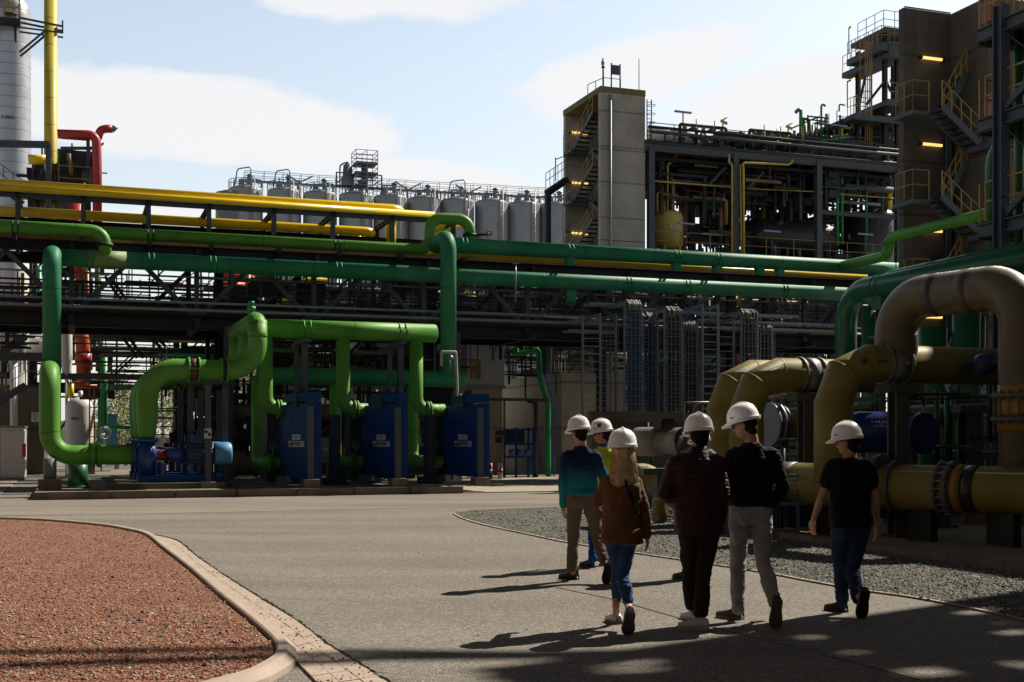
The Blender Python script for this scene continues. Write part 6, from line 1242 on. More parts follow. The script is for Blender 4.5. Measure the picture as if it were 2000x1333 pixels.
# end disc of a big butterfly valve behind the walker
vd = thing('butterfly_valve', 'big grey flanged valve body on the collector right of the man in the black t-shirt', 'valve', onC(1735) - Z_ * .8); c = onC(1722); MB().flange(c, CA, rC * 1.45, .12, 20, .02).build('body', band, vd); MB().flange(onC(1752), CA, rC * 1.2, .06, 16, .016).build('flange', band, vd)
def frp_pipe(lab, corner_px, corner_py, Y, r, xe, m=frp, zfoot=.9):
    cw = atY(corner_px, corner_py, Y); c = w2p(*cw); t = thing('fibreglass_pipe', lab, 'pipe', (c.x, c.y, zfoot), 'yellow fibreglass pipes with cut elbows')
    P = mitre([(c.x, c.y, zfoot), (c.x, c.y, c.z), (xe, c.y, c.z)], r); MB().tube(P, r, 0, 36).build('pipe_run', m, t); b = MB()
    for p, d in ((P[1], Z_), (P[2], (P[3] - P[1]).normalized()), (P[3], A_)): hoop(b, p, d, r, .018, 1.012)
    b.build('laminate_seams', mat('seam_resin', (.2, .15, .06), .5), t); return t, c, P
rF = .305
t, cC, PC = frp_pipe('nearest yellow fibreglass pipe, its cut elbow above the man in the black t-shirt', 1628, 709, 19.4, rF, pb(1968, 700, 16.3).x)
bx0 = pb(1742, 700, cC.y).x; b = MB(); hoop(b, (bx0, cC.y, cC.z), A_, rF, .34, 1.03); b.build('clamp_band', mat('clamp_grey', (.17, .17, .18), .5), t); b = MB(); hoop(b, (bx0 - .18, cC.y, cC.z), A_, rF, .05, 1.1); hoop(b, (bx0 + .18, cC.y, cC.z), A_, rF, .05, 1.1); b.build('clamp_flange', mat('clamp_grey', (0, 0, 0)), t)
b = MB()
for k, (dx, h_) in enumerate(((-.78, .07), (-.74, .09), (-.70, .05), (-.46, .05), (-.42, .06), (-.38, .05), (-.33, .04))): b.cbox((bx0 + dx, cC.y - rF - .002, cC.z + .02), .02, .006, h_)
b.build('stencil_marks', ink, t)
t, cB, PB = frp_pipe('middle yellow fibreglass pipe with a cut elbow behind the tall man', 1458, 731, 22.0, rF, pb(1640, 730, 19.3).x + 1.2)
bx1 = pb(1578, 720, cB.y).x; b = MB(); hoop(b, (bx1, cB.y, cB.z), A_, rF, .22, 1.04); b.build('clamp_band', mat('clamp_grey', (0, 0, 0)), t); b = MB(); hoop(b, (bx1 - .2, cB.y, cB.z), A_, rF, .04, 1.1); hoop(b, (bx1 + .2, cB.y, cB.z), A_, rF, .04, 1.1); b.build('clamp_flange', mat('clamp_grey', (0, 0, 0)), t)
t, cA, PA = frp_pipe('farthest yellow fibreglass pipe, its elbow peeking out left of the middle one', 1412, 733, 23.2, rF, pb(1500, 730, 20.9).x)
# beige arch
aA = 13.0; aL_ = 12.52; bL, bRr = cC.y + .02, 14.3; rA = .335
zA = EYE + (HOR - 586) / F * p2w(aL_, bL).y
t = thing('fibreglass_arch', 'huge beige fibreglass arch pipe with a dark band above the yellow pipes', 'pipe', (aA, bL, .8))
Pp = path([(aL_, bL, cC.z), (aL_, bL, zA), (aA, bRr, zA), (aA, bRr, .95)], .58, 12); MB().tube(Pp, rA, 0, 40).build('pipe_run', frpb, t)
b = MB(); hoop(b, Vector((aL_, bL, zA)).lerp(Vector((aA, bRr, zA)), .36), Vector((aA - aL_, bRr - bL, 0)), rA, .16, 1.02); b.build('dark_band', mat('arch_band', (.07, .06, .055), .45), t); b = MB(); hoop(b, Vector((aL_, bL, zA)).lerp(Vector((aA, bRr, zA)), .62), Vector((aA - aL_, bRr - bL, 0)), rA, .2, 1.02); b.build('dark_band', mat('arch_band2', (.12, .10, .075), .45), t)
zf2 = EYE + (HOR - 796) / F * p2w(aA, bRr).y
MB().cyl((aA, bRr, zf2 - .35), (aA, bRr, zf2 + .32), rA * 1.04, seg=36).build('amber_sleeve', mat('amber_resin', (0, 0, 0)), t)
for dz in (-.17, .17): MB().flange((aA, bRr, zf2 + dz), Z_, rA * 1.32, .06, 18, .02).build('flange', band, t)
b = MB()
for k in range(18): an = k * math.pi / 9; b.cyl((aA + math.cos(an) * rA * 1.2, bRr + math.sin(an) * rA * 1.2, zf2 - .25), (aA + math.cos(an) * rA * 1.2, bRr + math.sin(an) * rA * 1.2, zf2 + .25), .015, seg=6)
b.build('bolts', band, t)
tag(MB().lathe(q_ := pb(1922, 712, 15.9), [(0, -.12), (.16, -.1), (.18, 0), (.16, .12), (0, .16)], 18, (0, -1, 0)).cyl(q_, q_ + B_ * .4, .05).build('actuator', mat('navy_motor', (0, 0, 0))), 'small dark round actuator in front of the end of the nearest yellow pipe', 'actuator')
# posts
def post(lab, px, Y, ztop, w=.23, head=True, m=steel):
    c = w2p((px - 1000) / F * Y, Y, 0); t = thing('pipe_post', lab, 'post', (c.x, c.y, .05), 'steel posts under the pipes'); MB().ibeam((c.x, c.y, .05), (c.x, c.y, ztop - .12), w, w, .03).build('post', m, t); MB().cbox((c.x, c.y, .08), w * 1.6, w * 1.6, .05).build('base_plate', m, t)
    if head: MB().cbox((c.x, c.y, ztop - .05), w * 2.6, w * 1.6, .13).build('head_plate', m, t)
    return c
pg = mat('post_grey', (.075, .08, .072), .55, var=.2)
post('grey steel post under the clamp of the nearest yellow pipe', 1754, 19.45, cC.z - rF - .05, .235, m=pg)
post('grey steel post carrying the middle yellow pipe behind the tall man', 1575, 22.3, cB.z - rF - .05, .235, m=pg)
post('shorter grey post behind the blue vessel at the right', 1893, 23.0, 2.2, .3, m=pg)
post('short thick post under the collector pipe at the right', 1832, 21.5, .8, .3, False, m=pg)
c = gp(1945, 1056); tag(MB().cyl((c.x, c.y, .05), (c.x, c.y, .6), .04).cyl((c.x, c.y, .05), (c.x, c.y, .09), .1).build('prop', black), 'thin dark prop standing under the collector near the right edge', 'prop')
for i, (px, py, w_) in enumerate([(1895, 1028, .55), (1985, 1030, .5), (1805, 1008, .4)]):
    c = gp(px, py); tag(MB().cbox((c.x, c.y, .16), w_, .4, .22).cbox((c.x, c.y, .32), w_ * .5, .2, .1).build('pipe_plinth', concp), ['dark concrete foot under the pipes right of the big post', 'dark concrete foot at the right edge', 'pale concrete foot close to the big post'][i], 'footing', 'concrete feet under the pipes')
# big green pipes behind the arch
def Yp(px, py, Y): return w2p(*atY(px, py, Y))
g0 = Yp(1652, 640, 35); zg = Yp(1725, 572, 35).z
tag(MB().tube([(g0.x, g0.y, .05), (g0.x, g0.y, zg - .35), (g0.x, g0.y - .3, zg), (g0.x, g0.y - 16, zg)] if 0 else [(g0.x, g0.y, .05), (g0.x, g0.y, zg), (g0.x, g0.y - 15, zg)], .31, .95, 32).build('green_main', mat('gloss_green', (.008, .11, .042), .28, var=.12, scale=.8, stain=(.03, .2, .11), stainamt=.4)), 'thick glossy green pipe rising behind the beige arch and running toward the viewer', 'pipe')
gg = MT['gloss_green']
b = MB(); hoop(b, (g0.x, g0.y - 1.5, zg), B_, .31, .04, 1.05); hoop(b, (g0.x, g0.y - 1.75, zg), B_, .31, .04, 1.05); b.cbox((g0.x, g0.y - 1.6, zg - .45), .3, .4, .4).build('pipe_clamp', dgreen); tag(bpy.data.objects['pipe_clamp'], 'dark green double clamp ring around the thick glossy green pipe', 'clamp')
t = thing('clamp_post', 'dark post under the clamp of the thick glossy green pipe', 'post', (g0.x, g0.y - 1.6, .05)); MB().ibeam((g0.x, g0.y - 1.6, .05), (g0.x, g0.y - 1.6, zg - .65), .2, .2, .03).build('post', pg, t); MB().cbox((g0.x, g0.y - 1.6, zg - 1.4), .6, .3, .06).cbox((g0.x, g0.y - 1.6, zg - 2.0), .6, .3, .06).build('arm_plate', pg, t)
h0 = Yp(1712, 640, 37); tag(MB().tube([(h0.x, h0.y, .05), (h0.x, h0.y, zg + .55), (h0.x, h0.y - 14, zg + .62)], .27, .9, 24).build('green_main', dgreen), 'second thick green pipe behind and above the glossy one', 'pipe')
for i, (px, Y, w_, y0) in enumerate([(1700, 34, .25, 600), (1822, 27, .30, 640), (1887, 26.5, .29, 615), (1906, 30, .22, 620)]):
    c = Yp(px, y0, Y); tag(MB().tube([(c.x, c.y, .05), (c.x, c.y, c.z)], w_, 0, 24).lathe((c.x, c.y, 2.4), [(w_ * 1.35, 0), (w_ * 1.35, .06), (w_, .35)], 24).build('green_riser', dgreen), ['narrow dark green riser left of the arch', 'thick dark green riser framed by the arch, left one', 'thick dark green riser framed by the arch, right one', 'dark green riser close to the right leg of the arch'][i], 'pipe', 'green risers behind the arch')
# thin green pipe into right structure
s0 = pb(1735, 520, 38.5); zs = pb(1735, 465, 38.5).z; zc_ = pb(1735, 515, 38.5).z
t = pipe('slim green pipe bending out of the upper main toward the right structure', [(s0.x, b1 + .4, zU1), (s0.x, 38.5, zU1), (s0.x, 38.5, zs), (s0.x, 26.0, zs)], .19, green, .42, flanges=[((s0.x, 38.5, zU1 + .45), Z_)])
# blue vessel with emblem
v0, v1 = Yp(1672, 845, 22.5), Yp(1765, 845, 22.3); rV = .38
t = thing('blue_vessel', 'dark blue horizontal vessel with a small white wave emblem behind the big grey post', 'vessel', (v0.x, v0.y, .5)); L_ = (v1 - v0).length; ax_ = (v1 - v0).normalized()
MB().lathe(v0, [(0, -.22), (rV * .6, -.17), (rV * .95, -.04), (rV, .05), (rV, L_)], 36, ax_).build('shell', mat('deep_blue_gloss', (.008, .03, .16), .3), t); MB().flange(v1 + ax_ * .05, ax_, rV * 1.12, .08, 18).build('flange', mat('deep_blue_gloss', (0, 0, 0)), t)
for k in (.15, .85): c = v0 + ax_ * L_ * k; MB().cbox((c.x, c.y, .55), .15, .6, 1.0).build('saddle', mat('deep_blue_gloss', (0, 0, 0)), t)
cV = Yp(1714, 830, 22.0); nrm = (w2p(0, 0, EYE) - cV); nrm.z = 0; rt = ax_.copy(); rt.z = 0; rt.normalize(); fr_ = rt.cross(Z_)
def emb(pts, dz=0, w=.012):
    b = MB()
    for i in range(len(pts) - 1):
        P2 = []
        for u_, v_ in (pts[i], pts[i + 1]):
            th = math.asin(max(-1, min(1, (.15 + v_) / rV))); base = (v0 + v1) / 2; c = base + rt * u_ + fr_ * (math.cos(th) * rV * 1.004) + Z_ * (math.sin(th) * rV * 1.004); P2.append(c)
        b.beam(P2[0], P2[1], .004, w)
    return b
emb([(-.12, -.02), (-.09, -.05), (-.06, -.02), (-.03, -.05), (0, -.0), (.03, -.05), (.06, -.02), (.09, -.05), (.12, -.02)]).build('emblem_wave', platem, t)
emb([(-.17, .05), (-.1, .02), (-.08, .05), (-.05, .02), (-.03, .05), (0, .0), (.03, .05), (.05, .02), (.08, .05), (.1, .02), (.17, .05)], w=.008).build('emblem_letters', platem, t)
d0 = Yp(1803, 847, 21.6); t = thing('blue_end_cover', 'dark blue round bolted cover right of the big grey post', 'end cover', (d0.x, d0.y, .5)); MB().flange(d0, V(.2, -1, 0), .37, .07, 24, .016).build('disc', mat('deep_blue_gloss', (0, 0, 0)), t); MB().cyl(d0, d0 + B_ * 1.0, .28).build('neck', mat('deep_blue_gloss', (0, 0, 0)), t); MB().cyl((d0.x, d0.y + .3, .05), (d0.x, d0.y + .3, d0.z), .1).build('foot', pg, t)
# flanged pipe behind tall man
f0 = Yp(1500, 830, 25.5); t = thing('flanged_spool', 'short yellowish spool with wide grey rings behind the tall man', 'pipe spool', (f0.x, f0.y, .6)); axx = A_
for dx, r_ in ((0, .46), (.14, .46), (.28, .40), (.55, .33)): MB().cyl(f0 + A_ * dx, f0 + A_ * (dx + .06), r_, seg=30).build('ring', lsteel if r_ > .44 else band, t)
MB().cyl(f0 + A_ * .1, f0 + A_ * 1.1, .30, seg=28).build('spool', frp, t); MB().cyl((f0.x + .4, f0.y, .05), (f0.x + .4, f0.y, f0.z), .08).build('prop', pg, t)
# low elbows at left of the yellow pipes
tag(MB().tube([Yp(1238, 925, 24), Yp(1270, 925, 24), Yp(1290, 960, 24)], .2, .3, 20).build('low_elbow', frp), 'small yellowish elbow low behind the blonde woman', 'pipe')
tag(MB().tube([Yp(1292, 975, 22.5), Yp(1292, 1002, 22.5), Yp(1300, 1008, 22.5)], .14, .1, 16).build('low_elbow', frp), 'small yellow pipe end near the hand of the hidden man', 'pipe')
# grey motor on frame with cables
m0 = Yp(1246, 863, 23.0); m1 = Yp(1335, 863, 22.2); axm = (m1 - m0).normalized(); Lm = (m1 - m0).length; rM = .27
t = thing('grey_motor', 'grey cylindrical motor with looping cables on a post behind the blonde woman', 'motor', (m0.x, m0.y, .0)); mg = mat('motor_grey', (.22, .21, .19), .4, var=.1, stain=(.14, .13, .11))
MB().lathe(m0, [(0, -.015), (rM * .8, -.01), (rM, .02), (rM, Lm * .48), (rM * .96, Lm * .49), (rM * .80, Lm * .5), (rM * .80, Lm * .8), (rM * .95, Lm * .86), (rM * .95, Lm)], 36, axm).build('housing', mg, t)
MB().cbox(m0 + axm * Lm * .62 + Z_ * (rM + .02), .35, .3, .14).cbox(m0 + axm * Lm * .62 + Z_ * (rM + .1), .25, .2, .1).build('terminal_box', black, t)
MB().cbox((m0.x + .45, m0.y, .5), .2, .2, .95).cbox((m0.x + .45, m0.y, .98), .8, .3, .12).build('stand', pg, t)
for k in range(4):
    s_ = m0 + axm * (Lm * .42) + fr_ * .0 + V(0, -rM * .9, .0); b = MB(); x0c = Lm * (.38 + .03 * k); b.tube([m0 + axm * x0c + V(0, -rM * .5, rM * .95), m0 + axm * (x0c + .05) + V(0, -rM * 1.15, rM * .2), m0 + axm * (x0c + .16 + .03 * k) + V(0, -rM * 1.2, -.10 - .02 * k), m0 + axm * (x0c + .34) + V(0, -rM * 1.1, -.04), m0 + axm * (x0c + .42) + V(0, -rM * .9, rM * .4)], .010, .1, 6, nf=4).build('cable', lsteel, t)
# stillage of dark drums, cage and pallet
t = thing('mesh_cage', 'dark wire mesh cage with blue drums inside, behind the tall man legs', 'cage', Yp(1530, 1045, 20.5)); c0 = gp(1500, 1052); b = MB()
for dx in (0, .55, 1.1):
    for dy in (0, .9): b.beam((c0.x + dx, c0.y + dy, .02), (c0.x + dx, c0.y + dy, 1.0), .05, .05)
for z in (.12, .55, 1.0):
    for dy in (0, .9): b.beam((c0.x, c0.y + dy, z), (c0.x + 1.1, c0.y + dy, z), .04, .04)
    for dx in (0, 1.1): b.beam((c0.x + dx, c0.y, z), (c0.x + dx, c0.y + .9, z), .04, .04)
b.build('frame', lsteel, t); b = MB()
for k in range(16): x = c0.x + 1.1 * k / 15; b.beam((x, c0.y - .01, .12), (x, c0.y - .01, 1.0), .008, .008)
for k in range(12): z = .12 + .88 * k / 11; b.beam((c0.x, c0.y - .01, z), (c0.x + 1.1, c0.y - .01, z), .008, .008)
b.build('mesh', steel, t); MB().cyl((c0.x + .3, c0.y + .4, .14), (c0.x + .3, c0.y + .4, .8), .22).cyl((c0.x + .8, c0.y + .4, .14), (c0.x + .8, c0.y + .4, .8), .22).build('drum', bluem, t)
tag(MB().beam(gp(1420, 1035) + Z_ * .1, gp(1500, 1040) + Z_ * .1, .8, .12).build('pallet', concp), 'low dark pallet on the gravel behind the tall man', 'pallet')
t = thing('safety_netting', 'red mesh netting on the ground between the two men', 'netting', gp(1412, 1040)); c1_ = gp(1400, 1040); b = MB()
for k in range(9): b.beam((c1_.x + .07 * k, c1_.y, .02), (c1_.x + .07 * k, c1_.y, .75), .01, .01)
for k in range(10): b.beam((c1_.x, c1_.y, .05 + .075 * k), (c1_.x + .56, c1_.y, .05 + .075 * k), .01, .01)
b.build('mesh', red, t)
# pipes, valves and small kit in the dark area behind the posts
cf = [(dsteel, 'dark grey'), (black, 'black'), (pg, 'grey'), (steel, 'grey'), (lsteel, 'silver'), (dgreen, 'dark green'), (brownp, 'brown'), (bluem, 'blue'), (black, 'black')]
def clutY(n, px0, px1, py0, py1, Y0, Y1, where, grp, rr=(.015, .06), vert=.4, lmax=2.5):
    for k in range(n):
        p_ = Yp(rng.uniform(px0, px1), rng.uniform(py0, py1), rng.uniform(Y0, Y1)); m_, cn = rng.choice(cf); r = rng.uniform(*rr); L = rng.uniform(.5, lmax)
        u = rng.random()
        if u < vert: pts = [p_ - Z_ * L * .3, p_ + Z_ * L * .3]; d = 'upright'
        elif u < vert + .25: pts = [p_ - A_ * L * .3, p_, p_ + Z_ * rng.uniform(-.5, .5) + V(0, 0, .01)]; d = 'bent'
        elif u < vert + .4: pts = [p_ - B_ * L, p_ + B_ * L]; d = 'receding'
        else: pts = [p_ - A_ * L * .5, p_ + A_ * L * .5]; d = 'level'
        for q2 in pts: q2.z = max(.12, q2.z)
        tag(MB().tube(pts, r, .1 if len(pts) > 2 else 0, 8, nf=4).build('service_pipe', m_), f'{"slim" if r < .035 else "stout"} {d} {cn} pipe, {"upper" if HOR - F * (p_.z - EYE) / p2w(*p_).y < (py0 + py1) / 2 else "lower"} {"left" if 1000 + F * p2w(*p_).x / p2w(*p_).y < (px0 + px1) / 2 else "right"}, {where}', 'pipe', grp)
clutY(44, 1770, 1940, 755, 900, 22, 28, 'between big post and arch leg', 'service pipes right of the big post')
clutY(26, 1490, 1600, 770, 960, 23.5, 28, 'behind the tall man', 'service pipes behind the tall man')
clutY(24, 1230, 1380, 860, 985, 23.5, 28, 'below the grey motor', 'service pipes below the grey motor', (.02, .07))
clutY(26, 1600, 2000, 790, 990, 26, 33, 'deep in the shade at the right', 'service pipes deep at the right', (.03, .12), .4, 4)
for i, (px, py, Y, r) in enumerate([(1707, 797, 23, .075), (1695, 806, 23.5, .06), (1860, 800, 23, .07), (1890, 885, 22, .12), (1710, 800, 24, .09)]):
    c = Yp(px, py, Y); tag(MB().wheel(c, V(.4, -1, .1), r, .008).cyl(c, c - Z_ * .25 + B_ * .1, .015).build('handwheel', black), ['black handwheel above the blue vessel, larger one', 'small black handwheel left above the blue vessel', 'black handwheel among the service pipes', 'large black handwheel by the collector flange', 'black handwheel just behind the blue vessel top'][i], 'handwheel', 'handwheels in the shade')
b = MB(); p_, q_ = Yp(1660, 782, 24), Yp(1720, 780, 24); tag(b.beam(p_, q_, .06, .07).build('tray_bar', lsteel), 'short pale bar left of the big grey post', 'bar')
b = MB(); p_, q_ = Yp(1735, 772, 20.2), Yp(1895, 770, 21); b.beam(p_, q_, .04, .05).beam(p_ + Z_ * -.08, q_ + Z_ * -.08, .04, .03); tag(b.build('tray_bar', pg), 'dark tray bar running right from the head of the big post', 'bar')
t_ = MB().tube([Yp(1337, 845, 25), Yp(1337, 786, 25), Yp(1400, 786, 25)], .016, .05, 8); tag(t_.build('thin_pipe', lsteel), 'thin pale pipe bending beside the yellow pipes', 'pipe'); tag(MB().tube([Yp(1355, 845, 25.4), Yp(1355, 790, 25.4), Yp(1400, 788, 25.4)], .03, .15, 8).build('thin_pipe', rust), 'rusty bent pipe beside the thin pale one', 'pipe')
tag(MB().tube([Yp(1380, 869, 24), Yp(1395, 869, 24)], .04, 0, 8).build('thin_pipe', bgreen), 'short bright green pipe end behind the tall man', 'pipe')
# bright green elbow near disc
c = Yp(1835, 880, 24); tag(MB().tube([c + Z_ * .4, c, c + V(.3, 0, -.15)], .1, .2, 16).build('green_elbow', bgreen), 'small bright green elbow right of the blue cover', 'pipe')
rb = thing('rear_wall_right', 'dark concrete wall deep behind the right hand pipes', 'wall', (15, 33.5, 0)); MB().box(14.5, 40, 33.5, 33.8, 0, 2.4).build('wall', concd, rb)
# ------------------------------------------------------------ people
from mathutils import noise as NZ
def ell(b, c, rx, ry, rz, R, Fw, U, n=14, m=9):
    c = Vector(c); vs = []; fs = []
    for i in range(m + 1):
        ph = math.pi * i / m
        for k in range(n):
            a = 2 * math.pi * k / n; vs.append(c + R * (rx * math.sin(ph) * math.cos(a)) + Fw * (ry * math.sin(ph) * math.sin(a)) + U * (rz * math.cos(ph)))
    for i in range(m):
        for k in range(n): fs.append((i * n + k, (i + 1) * n + k, (i + 1) * n + (k + 1) % n, i * n + (k + 1) % n))
    return b.add(vs, fs, True)
def limb(b, pts, rs, n=14, sub=4):
    P = [Vector(p) for p in pts]; PP = []; RR = []
    for i in range(len(P) - 1):
        for k in range(sub):
            t = k / sub; p0 = P[max(i - 1, 0)]; p3 = P[min(i + 2, len(P) - 1)]; p1, p2 = P[i], P[i + 1]
            lin = p1.lerp(p2, t); cr = .5 * (2 * p1 + (p2 - p0) * t + (2 * p0 - 5 * p1 + 4 * p2 - p3) * t * t + (3 * p1 - p0 - 3 * p2 + p3) * t ** 3)
            PP.append(lin.lerp(cr, .6)); RR.append(rs[i] + (rs[i + 1] - rs[i]) * t)
    PP.append(P[-1]); RR.append(rs[-1]); b.tube(PP, 1, 0, n, rs=RR)
    for i in (0, -1): ell(b, PP[i], RR[i], RR[i], RR[i], V(1, 0, 0), V(0, 1, 0), V(0, 0, 1), 10, 6)
    return b
def rings(b, secs, R, Fw, n=20, pw=2.4):
    vs = []; m = len(secs)
    for c, w, d in secs:
        for k in range(n):
            a = 2 * math.pi * k / n; ca, sa = math.cos(a), math.sin(a); q = (abs(ca) ** pw + abs(sa) ** pw) ** (-1 / pw); vs.append(Vector(c) + R * (w * ca * q) + Fw * (d * sa * q))
    fs = [(i * n + k, i * n + (k + 1) % n, (i + 1) * n + (k + 1) % n, (i + 1) * n + k) for i in range(m - 1) for k in range(n)] + [tuple(reversed(range(n))), tuple((m - 1) * n + k for k in range(n))]
    return b.add(vs, fs, True)
def meld(b, vox, name, m, parent, smooth=3, wr=0, wscale=(9, 9, 3), amp2=0, seed=0.):
    me = bpy.data.meshes.new('tmp'); me.from_pydata([tuple(v) for v in b.v], [], b.f); me.update(); o = bpy.data.objects.new('tmp', me); COL.objects.link(o)
    r = o.modifiers.new('r', 'REMESH'); r.mode = 'VOXEL'; r.voxel_size = vox
    if smooth: s = o.modifiers.new('s', 'SMOOTH'); s.iterations = smooth; s.factor = .6
    dg = bpy.context.evaluated_depsgraph_get(); out = bpy.data.meshes.new_from_object(o.evaluated_get(dg)); bpy.data.objects.remove(o); out.name = name
    org = FR[parent.name][0]
    if wr:
        ns = [v.normal.copy() for v in out.vertices]
        for v, n_ in zip(out.vertices, ns):
            c = v.co; q = Vector((c.x * wscale[0] + seed, c.y * wscale[1], c.z * wscale[2])); d = NZ.noise(q) * wr; q2 = Vector((c.x * 16 + 3, c.y * 16, c.z * 34 + seed)); rr_ = 1 - abs(NZ.noise(q2)) * 2
            v.co = c + n_ * (d + rr_ * amp2)
    for v in out.vertices: v.co = v.co - org
    out.polygons.foreach_set('use_smooth', [True] * len(out.polygons)); out.materials.clear(); out.materials.append(m)
    p = bpy.data.objects.new(name, out); COL.objects.link(p); p.parent = parent; FR[p.name] = (org, 'W'); return p
def cloth(name, col, rough=.85, var=.12, bump=.004, bs=45, wave=None, sheen=0): return mat(name, col, rough, 0, var, 6, bump, bs, wave=wave, spec=.2)
skin = mat('skin', (.42, .22, .15), .55, var=.08, scale=8); skin2 = mat('skin_tan', (.34, .17, .11), .55, var=.08, scale=8)
hatm = mat('white_hard_hat', (.9, .925, .97), .3, var=.02, scale=2); hatm.node_tree.nodes['Principled BSDF'].inputs['Subsurface Weight'].default_value = .35; hatm.node_tree.nodes['Principled BSDF'].inputs['Subsurface Radius'].default_value = (.05, .05, .05); hatm.node_tree.nodes['Principled BSDF'].inputs['Subsurface Scale'].default_value = 1; hatd = mat('hat_dark_mark', (.03, .03, .03), .5, var=0)
hair_d = mat('dark_hair', (.010, .007, .006), .8, spec=.15, var=.4, scale=30, bump=.004, bscale=80); hair_b = mat('brown_hair', (.020, .013, .009), .8, spec=.15, var=.4, scale=30, bump=.004, bscale=80)
blond = mat('blonde_hair', (.50, .35, .18), .45, var=.4, scale=22)
glassm = mat('dark_lens', (.01, .01, .012), .15, var=0)
def shoe(parent, heel, toe, up, mtop, msole, w=.05, ht=.08, boot=0, name='shoe', lname='sole'):
    heel = Vector(heel); toe = Vector(toe); X = (toe - heel); L = X.length; X.normalize(); U = (Vector(up) - X * Vector(up).dot(X)).normalized(); S = X.cross(U)
    prof = [(-.02, .6, .7), (.02, .82, .95), (.2, .8, 1), (.35, .78, .98), (.55, .95, .72), (.75, 1.05, .58), (.92, .85, .48), (1.0, .45, .38)]
    b = MB(); secs = []
    n = 12; vs = []
    for x, ww, hh in prof:
        for k in range(n):
            a = math.pi * k / (n - 1); vs.append(heel + X * (x * L) + S * (math.cos(a) * w * ww) + U * (.022 + math.sin(a) ** .7 * ht * hh))
    b.add(vs, [(i * n + k, i * n + k + 1, (i + 1) * n + k + 1, (i + 1) * n + k) for i in range(len(prof) - 1) for k in range(n - 1)] + [tuple(range(n)), tuple((len(prof) - 1) * n + k for k in reversed(range(n)))] + [(i * n, (i + 1) * n, (i + 1) * n + n - 1, i * n + n - 1) for i in range(len(prof) - 1)], True)
    b2 = MB(); vs = []
    for z in (0, .024):
        for sgn, order in ((1, prof), (-1, prof[::-1])):
            for x, ww, hh in order: vs.append(heel + X * (x * L) + S * (sgn * w * (ww + .08)) + U * z)
    m = len(prof) * 2; b2.add(vs, [tuple(range(m)), tuple(reversed(range(m, 2 * m)))] + [(k, (k + 1) % m, m + (k + 1) % m, m + k) for k in range(m)])
    o = b.build(name, mtop, parent); b2.build(lname, msole, o)
    if boot: b3 = MB(); rings(b3, [(heel + X * (.18 * L) + U * z, r, r * 1.15) for z, r in ((.05, .046), (.1, .045), (.1 + boot, .05))], S, X, 14); b3.build('boot_shaft', mtop, o)
    return o
def hand(b, wr, dr, palm_n, side, curl=.5, s=1.):
    dr = Vector(dr).normalized(); nn = Vector(palm_n); nn = (nn - dr * nn.dot(dr)).normalized(); sd = dr.cross(nn) * side
    c = Vector(wr) + dr * .05 * s; ell(b, c, .041 * s, .017 * s, .052 * s, sd, nn, dr, 12, 8)
    for k, (o, L) in enumerate(((-.030, .066), (-.011, .078), (.010, .074), (.029, .060))):
        p = Vector(wr) + dr * .088 * s + sd * o * s; d = dr.copy(); pts = [p - dr * .02]; 
        for j in range(3): d = (d + nn * curl * .55).normalized(); p = p + d * L * s * (.45, .32, .23)[j]; pts.append(p.copy())
        limb(b, pts, [.0095 * s, .009 * s, .0085 * s, .007 * s], 8, 2)
    p = Vector(wr) + dr * .03 * s - sd * .03 * s; limb(b, [p, p + (dr * .6 - sd * .8) .normalized() * .035 * s + nn * .01, p + (dr * .95 - sd * .45).normalized() * .068 * s + nn * .022], [.013 * s, .0115 * s, .0085 * s], 8, 2)
def hat(parent, c, R, Fw, U, s=1.):
    b = MB(); n = 40; prof = [(.0, .142), (.035, .138), (.066, .126), (.092, .102), (.109, .068), (.116, .032), (.118, .006), (.1235, -.006), (.1225, -.02), (.114, -.02)]
    vs = []
    for j, (r, z) in enumerate(prof):
        for k in range(n):
            a = 2 * math.pi * k / n; f = math.sin(a); q = r / .112; ext = 1.17 + .04 * f
            rr_ = max(r, .0005); y = rr_ * f * ext; x = rr_ * math.cos(a); zz = z
            if r > .1185 and f > .15: v_ = (f - .15) / .85; y += .05 * v_ ** .8; zz -= .010 * v_
            if j < 5: zz += .007 * math.exp(-(x / .012) ** 2) * (1 if j else 1)
            vs.append(Vector(c) + R * x * s + Fw * y * s + U * zz * s)
    b.add(vs, [(j * n + k, (j + 1) * n + k, (j + 1) * n + (k + 1) % n, j * n + (k + 1) % n) for j in range(len(prof) - 1) for k in range(n)], True)
    o = b.build('hard_hat', hatm, parent)
    rb_ = MB(); pts = []
    for k in range(15): a = math.radians(-62 + 124 * k / 14); pts.append(Vector(c) + Fw * (math.sin(a) * .128) * s + U * (math.cos(a) * .134 + .008) * s)
    rb_.tube(pts, .013 * s, 0, 8); rb_.build('hat_ridge', hatm, o)
    rm = MB(); pts = [Vector(c) + R * (math.cos(a) * .120) * s + Fw * (math.sin(a) * .143) * s + U * (.004) * s for a in [2 * math.pi * k / 30 for k in range(31)]]; rm.tube(pts, .0045, 0, 6, cap=False); rm.build('hat_rim', hatm, o)
    for sg in (-1, 1):
        p = Vector(c) + R * (sg * .108) * s + Fw * .06 * s + U * .032 * s; MB().beam(p - Fw * .018, p + Fw * .018, .008, .009).build('hat_slot', hatd, o)
    bd = MB(); rings(bd, [(Vector(c) + U * (-.022) * s, .088 * s, .108 * s), (Vector(c) + U * (.012) * s, .09 * s, .11 * s)], R, Fw, 20, 2.0); bd.build('hat_band', hatd, parent)
    return o
